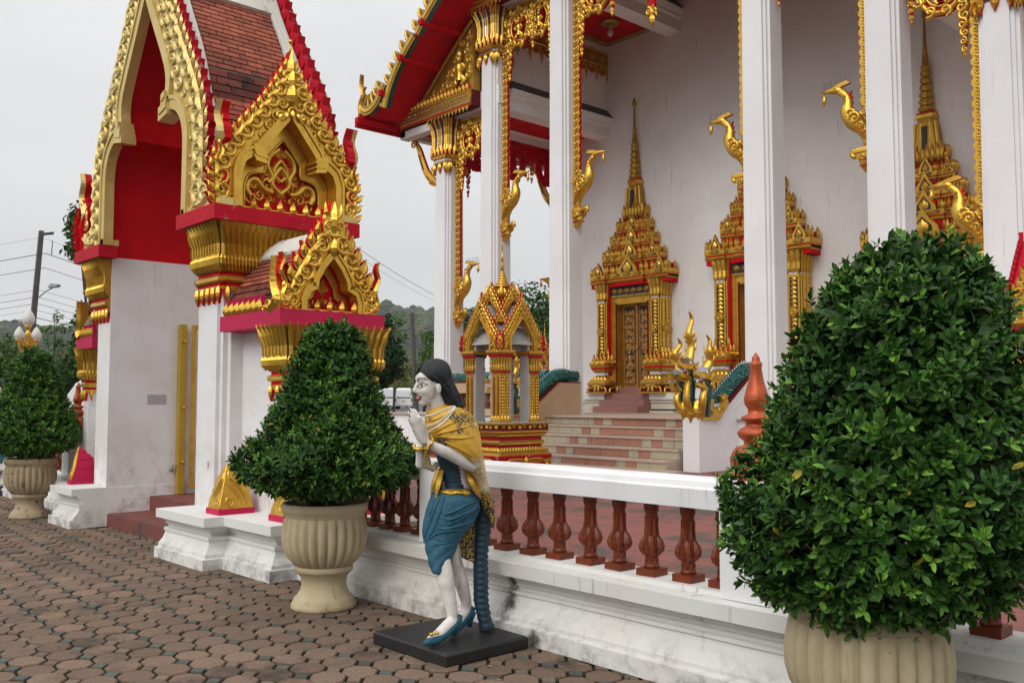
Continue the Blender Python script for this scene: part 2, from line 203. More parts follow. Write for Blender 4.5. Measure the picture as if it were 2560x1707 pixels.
# ------------------------------------------------------------------ mesh builder
A = lambda *v: np.array(v, float)
def unit(v): v = np.asarray(v, float); return v/(np.linalg.norm(v)+1e-12)
class MB:
    def __init__(s): s.V = []; s.F = []; s.M = []; s.S = []; s.T = []; s.n = 0; s.tone = 0.5
    def add(s, v, f, m, smooth=False):
        v = np.asarray(v, float).reshape(-1, 3); o = s.n
        s.V.append(v); s.n += len(v)
        for q in f: s.F.append(tuple(int(i)+o for i in q))
        if isinstance(m, (list, tuple)): s.M += list(m)
        else: s.M += [m]*len(f)
        s.S += [smooth]*len(f); s.T += [s.tone]*len(f)
    def verts(s): return np.concatenate(s.V) if s.V else np.zeros((0, 3))
    def box(s, a, b, m, top=None):
        x0, y0, z0 = a; x1, y1, z1 = b
        v = [(x0, y0, z0), (x1, y0, z0), (x1, y1, z0), (x0, y1, z0), (x0, y0, z1), (x1, y0, z1), (x1, y1, z1), (x0, y1, z1)]
        f = [(3, 2, 1, 0), (4, 5, 6, 7), (0, 1, 5, 4), (1, 2, 6, 5), (2, 3, 7, 6), (3, 0, 4, 7)]
        s.add(v, f, [m, top or m, m, m, m, m])
    def loft(s, rings, m, closed=True, cap=(True, True), smooth=False, capm=None):
        rings = [np.asarray(r, float) for r in rings]; k = len(rings[0]); f = []; ms = []
        for i in range(len(rings)-1):
            mi = m[i] if isinstance(m, list) else m
            for j in range(k if closed else k-1):
                j2 = (j+1) % k; f.append((i*k+j, i*k+j2, (i+1)*k+j2, (i+1)*k+j)); ms.append(mi)
        sm = [smooth]*len(f)
        if cap[0]: f.append(tuple(range(k-1, -1, -1))); ms.append(capm or (m[0] if isinstance(m, list) else m))
        if cap[1]: f.append(tuple((len(rings)-1)*k+j for j in range(k))); ms.append(capm or (m[-1] if isinstance(m, list) else m))
        o = len(s.F); s.add(np.concatenate(rings), f, ms, smooth)
        for i in range(o+len(sm), len(s.F)): s.S[i] = False
    def lathe(s, prof, n, m, c=(0, 0, 0), smooth=True, mod=None, cap=(True, True)):
        th = np.arange(n)*2*PI/n; rings = []
        for (r, z) in prof:
            rr = r*(mod(th, z) if mod else 1.0)
            rings.append(np.stack([c[0]+rr*np.cos(th), c[1]+rr*np.sin(th), np.full(n, c[2]+z)], 1))
        s.loft(rings, m, True, cap, smooth)
    def sq(s, prof, m, c=(0, 0), red=0, hy=None, cap=(True, True)):
        """stack of (optionally redented) rectangles: prof = [(half, z)] or [(hx, hy, z)]"""
        rings = []
        for p in prof:
            hx, hh, z = (p[0], p[0] if hy is None else p[0]+hy, p[1]) if len(p) == 2 else p
            rings.append(np.array([(c[0]+x, c[1]+y, z) for x, y in redent(hx, hh, red)]))
        s.loft(rings, m, True, cap)
    def prism(s, poly, fr, d0, d1, mf, ms=None, mb=None):
        poly = np.asarray(poly, float)
        if area2(poly) < 0: poly = poly[::-1]
        k = len(poly); a = fr.P(poly, d1); b = fr.P(poly, d0)
        f = [tuple(range(k)), tuple(range(2*k-1, k-1, -1))]+[(k+j, k+(j+1) % k, (j+1) % k, j) for j in range(k)]
        s.add(np.concatenate([a, b]), [f[0], f[1]]+f[2:], [mf, mb or ms or mf]+[ms or mf]*k)
    def ridge(s, path, side, nrm, wd, ht, m, smooth=False):
        path = np.asarray(path, float); k = len(path); side = np.broadcast_to(side, path.shape); nrm = np.broadcast_to(nrm, path.shape)
        wd = np.broadcast_to(wd, k)[:, None]; ht = np.broadcast_to(ht, k)[:, None]
        v = np.stack([path-side*wd, path+nrm*ht, path+side*wd], 1).reshape(-1, 3); f = []
        for i in range(k-1):
            for j in (0, 1): f.append((i*3+j, i*3+j+1, i*3+j+4, i*3+j+3))
        s.add(v, f, m, smooth)
    def htube(s, path, side, nrm, r, m, flat=1.0, n=5):
        path = np.asarray(path, float); k = len(path); side = np.broadcast_to(side, path.shape); nrm = np.broadcast_to(nrm, path.shape)
        r = np.broadcast_to(r, k)[:, None]; th = np.linspace(PI, 0, n)
        v = np.stack([path+side*r*math.cos(t)+nrm*r*flat*math.sin(t) for t in th], 1).reshape(-1, 3); f = []
        for i in range(k-1):
            for j in range(n-1): f.append((i*n+j, i*n+j+1, (i+1)*n+j+1, (i+1)*n+j))
        s.add(v, f, m, True)
    def tube(s, path, r, m, n=6, cap=True, smooth=True, flat=1.0, up=(0, 0, 1)):
        path = np.asarray(path, float); k = len(path); r = np.broadcast_to(r, k)
        tg = np.gradient(path, axis=0); rings = []
        u = np.asarray(up, float)
        if abs(np.dot(unit(tg[0]), u)) > 0.9: u = A(1, 0, 0) if abs(unit(tg[0])[0]) < 0.9 else A(0, 1, 0)
        for i in range(k):
            t = unit(tg[i]); a = unit(np.cross(u, t)); b = np.cross(t, a); u = b
            th = np.arange(n)*2*PI/n
            rings.append(path[i]+r[i]*(np.cos(th)[:, None]*a+flat*np.sin(th)[:, None]*b))
        s.loft(rings, m, True, (cap, cap), smooth)
    def ball(s, c, r, m, n=8, rings=5):
        r = np.broadcast_to(r, 3); th = np.arange(n)*2*PI/n; R = []
        for i in range(rings+1):
            p = -PI/2+PI*i/rings; q = max(math.cos(p), 0.02)
            R.append(np.stack([c[0]+r[0]*q*np.cos(th), c[1]+r[1]*q*np.sin(th), np.full(n, c[2]+r[2]*math.sin(p))], 1))
        s.loft(R, m, True, (True, True), True)
    def merge(s, o, fn=None, flip=False):
        b = s.n; v = o.verts()
        if fn: v = fn(v)
        s.V.append(v); s.n += len(v)
        for q in o.F:
            q = tuple(i+b for i in q); s.F.append(q[::-1] if flip else q)
        s.M += o.M; s.S += o.S; s.T += o.T
    def mesh(s, name, off=(0, 0, 0), tones=False):
        me = bpy.data.meshes.new(name); v = s.verts()-np.asarray(off, float)
        me.from_pydata(v.tolist(), [], s.F)
        names = list(dict.fromkeys(s.M))
        for n_ in names: me.materials.append(MATS[n_])
        ix = {n_: i for i, n_ in enumerate(names)}
        me.polygons.foreach_set('material_index', [ix[q] for q in s.M])
        me.polygons.foreach_set('use_smooth', s.S)
        if tones:
            at = me.attributes.new('tone', 'FLOAT', 'FACE'); at.data.foreach_set('value', s.T)
        me.update(); return me
    def build(s, name, parent=None, off=None, tones=False):
        if off is None: off = worldloc(parent) if parent else (0, 0, 0)
        o = bpy.data.objects.new(name, s.mesh(name, off, tones)); col.objects.link(o)
        if parent: o.parent = parent
        else: o.location = off
        return o
def worldloc(o):
    v = Vector(o.location)
    while o.parent: o = o.parent; v = v+Vector(o.location)
    return tuple(v)
def thing(name, label, cat, loc=(0, 0, 0), group=None):
    o = bpy.data.objects.new(name, None); col.objects.link(o); o.location = loc; o.empty_display_size = 0.1
    o['label'] = label; o['category'] = cat
    if group: o['group'] = group
    return o
def tag(o, label, cat, group=None):
    o['label'] = label; o['category'] = cat
    if group: o['group'] = group
    return o
def kind(o, k): o['kind'] = k; return o
def inst(name, me, parent=None, loc=(0, 0, 0), rz=0.0):
    o = bpy.data.objects.new(name, me); col.objects.link(o); o.location = loc; o.rotation_euler = (0, 0, rz)
    if parent: o.parent = parent
    return o
def kids(o): return [c for c in bpy.data.objects if c.parent == o]
def copy_tree(o, parent=None, skip=None, chmap=None):
    if chmap is None:
        chmap = {}
        for c in bpy.data.objects:
            if c.parent: chmap.setdefault(c.parent, []).append(c)
    c = o.copy(); col.objects.link(c)
    if parent: c.parent = parent
    for ch in chmap.get(o, []): copy_tree(ch, c, None, chmap)
    return c
def area2(p):
    p = np.asarray(p); q = np.roll(p, -1, 0); return float(np.sum(p[:, 0]*q[:, 1]-q[:, 0]*p[:, 1]))
def redent(hx, hy, d, steps=2):
    if not d: return [(-hx, -hy), (hx, -hy), (hx, hy), (-hx, hy)]
    q = []
    for i in range(steps): q += [(hx-i*d, hy-(steps-i)*d), (hx-i*d-d, hy-(steps-i)*d)] if False else []
    # first quadrant, counter-clockwise: from +x side to +y side
    q = [(hx, hy-steps*d)]
    for i in range(1, steps+1):
        q.append((hx-i*d, hy-(steps-i+1)*d)); q.append((hx-i*d, hy-(steps-i)*d))
    r = [(x, y) for x, y in q]; l = [(-x, y) for x, y in q[::-1]]
    return r+l+[(-x, -y) for x, y in q]+[(x, -y) for x, y in q[::-1]]
class Fr:
    """local frame: u sideways, w up, d out of the wall"""
    def __init__(s, o, u, n, w=(0, 0, 1)): s.o = A(*o); s.u = unit(u); s.n = unit(n); s.w = unit(w)
    def P(s, p, d=0.0):
        p = np.asarray(p, float).reshape(-1, 2); d = np.broadcast_to(d, len(p))[:, None]
        return s.o+p[:, :1]*s.u+p[:, 1:]*s.w+d*s.n
    def D(s, p):
        p = np.asarray(p, float).reshape(-1, 2); return p[:, :1]*s.u+p[:, 1:]*s.w
def resample(p, n):
    p = np.asarray(p, float); d = np.r_[0, np.cumsum(np.linalg.norm(np.diff(p, axis=0), axis=1))]
    t = np.linspace(0, d[-1], n); return np.stack([np.interp(t, d, p[:, i]) for i in range(p.shape[1])], 1)
def spline(p, n=24):
    p = np.asarray(p, float); k = len(p); q = np.vstack([2*p[0]-p[1], p, 2*p[-1]-p[-2]]); o = []
    for i in range(k-1):
        a, b, c, d = q[i:i+4]
        for t in np.linspace(0, 1, max(2, n//(k-1)+1))[:-1]:
            o.append(0.5*((2*b)+(-a+c)*t+(2*a-5*b+4*c-d)*t*t+(-a+3*b-3*c+d)*t**3))
    o.append(p[-1]); return np.array(o)
def norm2(p):
    t = np.gradient(np.asarray(p, float), axis=0); t /= (np.linalg.norm(t, axis=1)[:, None]+1e-9); return np.stack([t[:, 1], -t[:, 0]], 1)
def rel_ridge(mb, fr, p, wd, ht, m, d=0.0): p = np.asarray(p, float); mb.ridge(fr.P(p, d), -fr.D(norm2(p)), fr.n, wd, ht, m)
def rel_tube(mb, fr, p, r, m, d=0.0, flat=1.0, n=5): p = np.asarray(p, float); mb.htube(fr.P(p, d), -fr.D(norm2(p)), fr.n, r, m, flat, n)
def spiral(c, r, a0, turns, sg=1, n=16):
    t = np.linspace(0, 1, n); a = a0+sg*turns*2*PI*t; rr = r*(1-0.86*t); return np.stack([c[0]+rr*np.cos(a), c[1]+rr*np.sin(a)], 1)
def curl(mb, fr, c, r, a0, sg, m, d=0.0, turns=1.35, n=14, th=0.26):
    p = spiral(c, r, a0, turns, sg, n); rel_tube(mb, fr, p, np.linspace(r*th, r*th*0.62, n), m, d, 1.3, 4)
    e = p[-1]; k = 5; a = np.arange(k)*2*PI/k; q = fr.P(np.stack([e[0]+r*0.17*np.cos(a), e[1]+r*0.17*np.sin(a)], 1), d+r*0.1)
    mb.add(np.vstack([q, fr.P([e], d+r*0.34)]), [(i, (i+1) % k, k) for i in range(k)], m)
def leaf(mb, fr, b, tip, w, m, d=0.0, h=None, bend=0.0, n=6):
    b = np.asarray(b, float); tip = np.asarray(tip, float); v = tip-b; L = np.linalg.norm(v); s = np.array([-v[1], v[0]])/L
    t = np.linspace(0, 1, n)[:, None]; p = b+v*t+s*bend*L*np.sin(PI*t)
    wd = w*np.sin(PI*np.clip(t[:, 0]*0.86+0.10, 0, 1))**0.8*(1-t[:, 0]**3); rel_ridge(mb, fr, p, wd, (h or w*0.8)*np.sin(PI*np.clip(t[:, 0]*0.9+0.1, 0, 1)), m, d)
def flame(mb, fr, path, wd, d0, d1, mf, ms, ridge=0.02):
    p = np.asarray(path, float); nn = norm2(p); wd = np.broadcast_to(wd, len(p))[:, None]
    poly = np.vstack([p+nn*wd, (p-nn*wd)[::-1]]); mb.prism(poly, fr, d0, d1, mf, ms)
    if ridge: rel_ridge(mb, fr, p, wd[:, 0]*0.8, ridge, mf, d1+0.001)
def scroll(mb, fr, a, b, r, m, sg=1, d=0.0):
    """kranok unit: stem from a to b, a curl and flame leaves around it"""
    a = np.asarray(a, float); b = np.asarray(b, float); v = b-a; L = np.linalg.norm(v); e = v/L; s = np.array([-e[1], e[0]])*sg
    c = a+e*L*0.45+s*r*0.1
    curl(mb, fr, c, r, math.atan2(-s[1], -s[0]), -sg, m, d)
    leaf(mb, fr, a+e*L*0.35-s*r*0.9, b-s*r*0.2, r*0.42, m, d, bend=0.25*sg)
    leaf(mb, fr, a+s*r*0.6, a+e*L*0.55+s*r*1.25, r*0.30, m, d, bend=-0.2*sg)
def gable(mb, fr, inner, outer, dep, band, mg, mside, fin=0.0, curls=True, mband=None, finm=None, apex=True, csc=1.0, back=None, fth=0.07):
    """barge board: inner/outer half paths (bottom -> apex) given for u>0, mirrored"""
    mband = mband or mg; n = 34
    for sg in (1, -1):
        I = resample(inner, n)*[sg, 1]; O = resample(outer, n)*[sg, 1]
        v = np.stack([fr.P(I, 0), fr.P(O, 0), fr.P(O, -dep), fr.P(I, -dep)], 1).reshape(-1, 3); f = []; ms = []
        for i in range(n-1):
            for j, mm in ((0, mg), (1, mside), (2, back or mside), (3, mband)):
                q = (i*4+j, i*4+(j+1) % 4, (i+1)*4+(j+1) % 4, (i+1)*4+j); f.append(q if sg > 0 else q[::-1]); ms.append(mm)
        f.append((0, 3, 2, 1)); ms.append(mside); mb.add(v, f, ms)
        # raised mouldings following the inner edge
        Iw = np.asarray(inner, float)*[sg, 1]; Ir = resample(Iw, 40); nn = norm2(Ir)*(1 if sg > 0 else -1)
        nn = nn if np.sum(nn[:, 0]*sg) > 0 else -nn
        for (o0, o1, h) in ((0.0, band*0.72, 0.030), (band*0.74, band, 0.045)):
            a = Ir+nn*o0; b = Ir+nn*o1
            vv = np.stack([fr.P(a, 0.002), fr.P(a, h), fr.P(b, h), fr.P(b, 0.002)], 1).reshape(-1, 3); ff = []
            for i in range(39):
                for j in range(3):
                    q = (i*4+j, i*4+j+1, (i+1)*4+j+1, (i+1)*4+j); ff.append(q[::-1] if sg > 0 else q)
            mb.add(vv, ff, mband)
        if curls:
            L = np.linalg.norm(np.diff(O, axis=0), axis=1).sum(); g = np.linalg.norm(O-I, axis=1)
            s = 0.0; cs = np.r_[0, np.cumsum(np.linalg.norm(np.diff(O, axis=0), axis=1))]; k = 0
            while s < L*0.985:
                t = np.interp(s, cs, np.arange(n)); i = int(t); i2 = min(i+1, n-1); fq = t-i
                o = O[i]*(1-fq)+O[i2]*fq; q = I[i]*(1-fq)+I[i2]*fq; gap = max(np.linalg.norm(o-q)-band, 0.05); r = min(gap*0.5, 0.13*csc); r = max(r, 0.028)
                dr = unit(q-o); tg = unit(O[min(i+1, n-1)]-O[max(i-1, 0)])
                c = o+dr*r*0.75
                curl(mb, fr, c, r*0.92, math.atan2(-tg[1], -tg[0]), -sg if k % 2 == 0 else -sg, mg, 0.008)
                leaf(mb, fr, c-tg*r*0.3-dr*r*0.6, c+tg*r*1.5-dr*r*0.9, r*0.36, mg, 0.008, bend=0.2*sg)
                gx = gap-2*r
                if gx > 0.05: curl(mb, fr, o+dr*(2*r+min(gx, 0.16)*0.45)+tg*r*0.4, min(gx*0.5, 0.10*csc), math.atan2(tg[1], tg[0]), sg, mg, 0.006)
                s += 1.62*r+0.01; k += 1
        if fin:
            O2 = resample(O, max(4, int(np.linalg.norm(np.diff(O, axis=0), axis=1).sum()/fin)+1))
            for i in range(len(O2)-1):
                a = O2[i]; tg = O2[i+1]-O2[i]; nn_ = np.array([tg[1], -tg[0]])*(1 if tg[1]*sg > 0 else -1)*1.0
                nn_ = nn_ if nn_[0]*sg > 0 else -nn_
                pp = [(0.02, -0.12), (0.0, 0.16), (0.12, 0.40), (0.38, 0.50), (0.66, 0.52), (0.98, 0.86), (0.95, 0.50), (0.80, 0.22), (0.78, -0.12)]
                poly = [a+tg*x+nn_*y for x, y in pp]
                mb.prism(poly, fr, -fth, -0.004, finm or mg, mside)
                leaf(mb, fr, a+tg*0.15+nn_*0.05, a+tg*1.02+nn_*0.55, np.linalg.norm(tg)*0.2, mg, -0.002, bend=0.18*sg*-1)
    if apex:
        a = np.array([0, np.asarray(outer)[-1][1]])
def spikes(mb, c, hx, hy, z, L, wd, m, nper, mback='red', up=False):
    """row of pendent (or standing) leaf spikes round a rectangle"""
    sgz = 1 if up else -1
    for (o, u, n, h, k) in (((c[0], c[1]-hy, z), (1, 0, 0), (0, -1, 0), hx, nper), ((c[0]+hx, c[1], z), (0, 1, 0), (1, 0, 0), hy, max(1, round(nper*hy/hx))),
                            ((c[0], c[1]+hy, z), (-1, 0, 0), (0, 1, 0), hx, nper), ((c[0]-hx, c[1], z), (0, -1, 0), (-1, 0, 0), hy, max(1, round(nper*hy/hx)))):
        fr = Fr(o, u, n)
        for i in range(k):
            x = -h+(i+0.5)*2*h/k
            mb.prism([(x-wd, 0), (x+wd, 0), (x+wd*0.75, sgz*L*0.45), (x, sgz*L), (x-wd*0.75, sgz*L*0.45)], fr, -0.02, 0.006, mback)
            leaf(mb, fr, (x, -sgz*L*0.12), (x, sgz*L*0.92), wd*0.9, m, 0.008, h=wd*0.8)
def petals(mb, c, prof, nx, ny, m, w=0.46, h=0.02, bead=None):
    """upright ribs following a square bell profile [(hx,hy,z)]"""
    pr = np.array(prof, float)
    for (ax, sg, k) in ((1, -1, nx), (0, 1, ny), (1, 1, nx), (0, -1, ny)):
        for i in range(k):
            t = (i+0.5)/k*2-1; p = np.zeros((len(pr), 3)); p[:, 2] = pr[:, 2]
            if ax == 1: p[:, 0] = c[0]+t*pr[:, 0]; p[:, 1] = c[1]+sg*pr[:, 1]; sd = A(-sg, 0, 0); nn = A(0, sg, 0); wd = pr[:, 0]/k*w*2
            else: p[:, 0] = c[0]+sg*pr[:, 0]; p[:, 1] = c[1]+t*pr[:, 1]; sd = A(0, sg, 0); nn = A(sg, 0, 0); wd = pr[:, 1]/k*w*2
            nv = np.gradient(p, axis=0); nr = np.cross(sd, nv); nr /= np.linalg.norm(nr, axis=1)[:, None]
            if np.dot(nr[len(nr)//2], nn) < 0: nr = -nr
            e = np.ones(len(pr)); e[0] = 0.35; e[-1] = 0.25
            mb.ridge(p+nr*0.003, sd, nr, wd*e, h*e, m)
            if bead:
                q = p+nr*(h*0.6)
                mb.ridge(q[1:-1], sd, nr[1:-1], wd[1:-1]*0.28, h*0.9, bead)
# ================================================================== GROUND
def project(p):
    d = np.atleast_2d(np.asarray(p, float))-A(0, 0, EYE); F = HV*math.cos(PIT)+A(0, 0, math.sin(PIT)); U = A(0, 0, math.cos(PIT))-HV*math.sin(PIT)
    w_ = d@F; return 1280+FPX*(d@RV)/w_, 853.5-FPX*(d@U)/w_, w_
CF = 0.33   # level of the temple court
def smooth01(t): t = min(max(t, 0), 1); return t*t*(3-2*t)
def ground_z(x, y):
    d = math.hypot(x, y); return -0.014+0.62*smooth01((d-34)/45.0)
g = MB(); RR_ = [0.0, 3, 6, 10, 15, 20, 26, 32, 38, 46, 56, 68, 82, 110, 160, 260, 420, 700, 1100]; NA = 64
vv = [(0, 0, -0.014)]; ff = []
for r in RR_[1:]:
    for k in range(NA): a = 2*PI*k/NA; vv.append((r*math.cos(a), r*math.sin(a), ground_z(r*math.cos(a), r*math.sin(a))))
for k in range(NA): ff.append((0, 1+k, 1+(k+1) % NA))
for i in range(len(RR_)-2):
    for k in range(NA): o = 1+i*NA; ff.append((o+k, o+NA+k, o+NA+(k+1) % NA, o+(k+1) % NA))
mm_ = ['joint']*(NA*6)+['asphalt']*(len(ff)-NA*6)
g.add(vv, ff, mm_); kind(g.build('ground'), 'structure')
# temple court behind the balustrade
g = MB(); g.box((-40, 4.63, -0.015), (8, 27, CF), 'court_red'); kind(g.build('courtyard_floor'), 'structure')
# pavers: octagons with small squares between
pav = bpy.data.objects.new('paved_plaza', None); col.objects.link(pav); pav['kind'] = 'structure'; pav.location = (-6, 2, 0)
PX, PY = 0.237, 0.205; e1 = A(math.cos(0.053), -math.sin(0.053)); e2 = A(math.sin(0.053), math.cos(0.053)); O0 = A(-5.503, 1.933)-e1*PX*0.5-e2*PY*0.5
cu, cv = 0.070, 0.0605; gp = 0.0092
def octa(k): h, q = PX/2-gp, PY/2-gp; u, v = cu-gp*0.4, cv-gp*0.4; return np.array([(h, -q+v), (h, q-v), (h-u, q), (-h+u, q), (-h, q-v), (-h, -q+v), (-h+u, -q), (h-u, -q)])*k
def diam(k): h, q = cu-gp*1.5, cv-gp*1.5; return np.array([(h, 0), (0, q), (-h, 0), (0, -q)])*k
def paver_mb(shape, m, c=(0, 0), z=0.0, tilt=(0, 0), tone=0.5, mb=None):
    mb = mb or MB(); mb.tone = tone
    rings = []
    for k, zz in ((1.0, -0.034), (1.0, -0.006), (0.95, 0.0)):
        q = shape(k); xy = c+q[:, :1]*e1+q[:, 1:]*e2
        rings.append(np.column_stack([xy, z+zz+q[:, 0]*tilt[0]+q[:, 1]*tilt[1]]))
    mb.loft(rings, m, True, (False, True)); return mb
items = {'paver': [], 'accent_paver': []}
for i in range(-160, 40):
    for j in range(-14, 14):
        for kd, du in (('paver', 0.0), ('accent_paver', 0.5)):
            c = O0+e1*PX*(i+du)+e2*PY*(j+du)
            if c[1] > 4.20 or (-9.35 < c[0] < -8.2 and c[1] > 3.72) or (-8.2 < c[0] < -7.3 and c[1] > 3.9): continue
            if -13.0 < c[0] < -11.85 and c[1] > 3.95: continue
            px, py, d = project((*c, 0.0))
            if d[0] < 1.5 or d[0] > 24 or not (-70 < px[0] < 2640) or py[0] > 1790: continue
            items[kd].append((d[0], c, j))
JIT = lambda s: (random.gauss(0, s), random.gauss(0, s))
VAR = {}
for kd, shape in (('paver', octa), ('accent_paver', diam)):
    items[kd].sort(key=lambda q: q[0]); rest = MB()
    for n_, (d, c, j) in enumerate(items[kd]):
        m = 'paver' if kd == 'paver' else ('paver_green' if j % 2 == 0 else 'paver_buff')
        z = random.gauss(0, 0.0026); tl = JIT(0.018)
        if n_ < 300:
            key = (m, random.randrange(16))
            if key not in VAR: VAR[key] = paver_mb(shape, m, tone=random.random(), tilt=JIT(0.018)).mesh(kd, tones=True)
            inst(kd, VAR[key], pav, (c[0]+6, c[1]-2, z))
        else: paver_mb(shape, m, c, z, tl, random.random(), rest)
    o = rest.build(kd+'_field', pav, tones=True); o['kind'] = 'stuff'
# ================================================================== BALUSTRADE
def sweep_x(mb, prof, x0, x1, m):
    """closed cross section [(y,z)] swept along x"""
    n = max(2, int(abs(x1-x0)/0.22)); P = np.array(prof, float); R = []; g_ = np.random.default_rng(int(abs(x0)*997) % 9999); dy = dz = 0.0   # hand-rendered plaster is never quite straight
    for x in np.linspace(x0, x1, n):
        dy = dy*0.7+g_.normal(0, 0.0016); dz = dz*0.7+g_.normal(0, 0.0011); q = P+g_.normal(0, 0.0007, P.shape); q[:, 0] += dy*(P[:, 0] < 4.4); q[:, 1] += dz*(P[:, 1] > 0.05); R.append(np.column_stack([np.full(len(P), x), q]))
    mb.loft(R, m, True)
WP = [(4.10, 0), (4.10, 0.105), (4.135, 0.115), (4.135, 0.14), (4.15, 0.16), (4.185, 0.20), (4.21, 0.245), (4.215, 0.27), (4.20, 0.275), (4.20, 0.295), (4.235, 0.30), (4.235, 0.325),
      (4.215, 0.33), (4.215, 0.35), (4.20, 0.355), (4.17, 0.385), (4.165, 0.40), (4.11, 0.405), (4.108, 0.49), (4.23, 0.498), (4.232, 0.522), (4.50, 0.522), (4.50, 0.495), (4.62, 0.49), (4.62, 0)]
RP = [(4.215, 0.955), (4.212, 1.060), (4.228, 1.072), (4.240, 1.100), (4.28, 1.118), (4.40, 1.118), (4.44, 1.10), (4.452, 1.072), (4.468, 1.06), (4.468, 0.955)]
def baluster_mesh():
    mb = MB(); mb.box((-0.066, -0.066, 0), (0.066, 0.066, 0.042), 'baluster_red')
    pr = [(0.046, 0.042), (0.046, 0.06), (0.036, 0.068), (0.034, 0.085), (0.041, 0.10), (0.037, 0.108), (0.050, 0.13), (0.056, 0.165), (0.050, 0.20), (0.037, 0.235), (0.033, 0.26), (0.030, 0.33), (0.035, 0.345), (0.039, 0.352), (0.036, 0.36), (0.045, 0.385), (0.047, 0.435)]
    mb.lathe(pr, 12, 'baluster_red')
    for k in range(8):   # lotus petals and flutes
        a = 2*PI*k/8; s = A(-math.sin(a), math.cos(a), 0); n_ = A(math.cos(a), math.sin(a), 0)
        zz = np.array([0.112, 0.135, 0.165, 0.20, 0.235]); rr = np.interp(zz, [p[1] for p in pr], [p[0] for p in pr])
        mb.ridge(n_*rr[:, None]+np.outer(zz, (0, 0, 1)), s, n_, [0.010, 0.018, 0.019, 0.012, 0.001], [0.007, 0.019, 0.023, 0.018, 0.006], 'baluster_red')
        zz = np.array([0.235, 0.29, 0.34]); rr = np.interp(zz, [p[1] for p in pr], [p[0] for p in pr]); a2 = a+PI/8; n2 = A(math.cos(a2), math.sin(a2), 0)
        mb.ridge(n2*rr[:, None]+np.outer(zz, (0, 0, 1)), A(-math.sin(a2), math.cos(a2), 0), n2, 0.011, 0.010, 'baluster_red')
        zz = np.array([0.055, 0.075, 0.098]); mb.ridge(n2*0.036+np.outer(zz, (0, 0, 1)), A(-math.sin(a2), math.cos(a2), 0), n2, [0.013, 0.009, 0.004], 0.006, 'baluster_red')
    return mb.mesh('baluster')
BAL = baluster_mesh()
def finial_mb(c):
    mb = MB()
    pr = [(0.115, 0), (0.125, 0.02), (0.135, 0.10), (0.105, 0.175), (0.07, 0.185), (0.07, 0.205), (0.095, 0.225), (0.105, 0.25), (0.085, 0.275), (0.060, 0.285), (0.058, 0.305), (0.082, 0.32), (0.082, 0.335), (0.048, 0.35), (0.045, 0.375),
          (0.062, 0.40), (0.067, 0.43), (0.058, 0.47), (0.040, 0.53), (0.029, 0.60), (0.034, 0.612), (0.033, 0.625), (0.021, 0.637), (0.022, 0.650), (0.004, 0.68)]
    mb.lathe(pr, 20, 'copper', c)
    for k in range(8):
        a = 2*PI*k/8; n_ = A(math.cos(a), math.sin(a), 0); s = A(-math.sin(a), math.cos(a), 0); zz = np.array([0.0, 0.05, 0.11, 0.15, 0.178]); rr = np.array([0.122, 0.13, 0.134, 0.12, 0.108])
        mb.ridge(A(*c)+n_*rr[:, None]+np.outer(zz, (0, 0, 1)), s, n_, [0.048, 0.05, 0.045, 0.025, 0.003], [0.006, 0.010, 0.014, 0.012, 0.004], 'copper')
    return mb
def balustrade(x0, x1, posts, bals, label, fin):
    t = thing('balustrade', label, 'balustrade', ((x0+x1)/2, 4.36, 0), None)
    mb = MB(); sweep_x(mb, WP, x0, x1, 'plinth_white'); mb.build('base_wall', t)
    for a, b in zip([x0]+[p+0.145 for p in posts], [p-0.145 for p in posts]+[x1]):
        mb = MB(); sweep_x(mb, RP, a, b, 'rail_white'); mb.build('top_rail', t)
    L = worldloc(t)
    for p in posts:
        mb = MB(); mb.box((p-0.145, 4.19, 0.5), (p+0.145, 4.49, 1.05), 'rail_white'); mb.sq([(0.165, 1.05), (0.165, 1.10), (0.15, 1.125)], 'rail_white', (p, 4.34)); po = mb.build('post', t)
        if p in fin: finial_mb((p, 4.34, 1.124)).build('finial', po)
    for x in bals: inst('baluster', BAL, t, (x+random.gauss(0, 0.006)-L[0], 4.35+random.gauss(0, 0.003)-L[1], 0.522-L[2]), random.gauss(0, 0.03)+random.randrange(4)*PI/2)
    return t
bx = [-5.08+0.256*i for i in range(8)]+[-3.05]
balustrade(-7.30, 1.2, [-5.485, -2.815], [-7.08+0.212*i for i in range(7)]+bx+[-2.42+0.256*i for i in range(9)],
           'white moulded balustrade with red-brown balusters running behind the bowing statue', [-5.485, -2.815])
balustrade(-24, -12.95, [-13.95, -16.6, -19.3], [-13.6+0.256*i for i in range(2)]+[-16.25+0.256*i for i in range(8)]+[-18.95+0.256*i for i in range(8)],
           'white balustrade with dark red balusters beyond the gate on the far left', [-13.95, -16.6, -19.3])
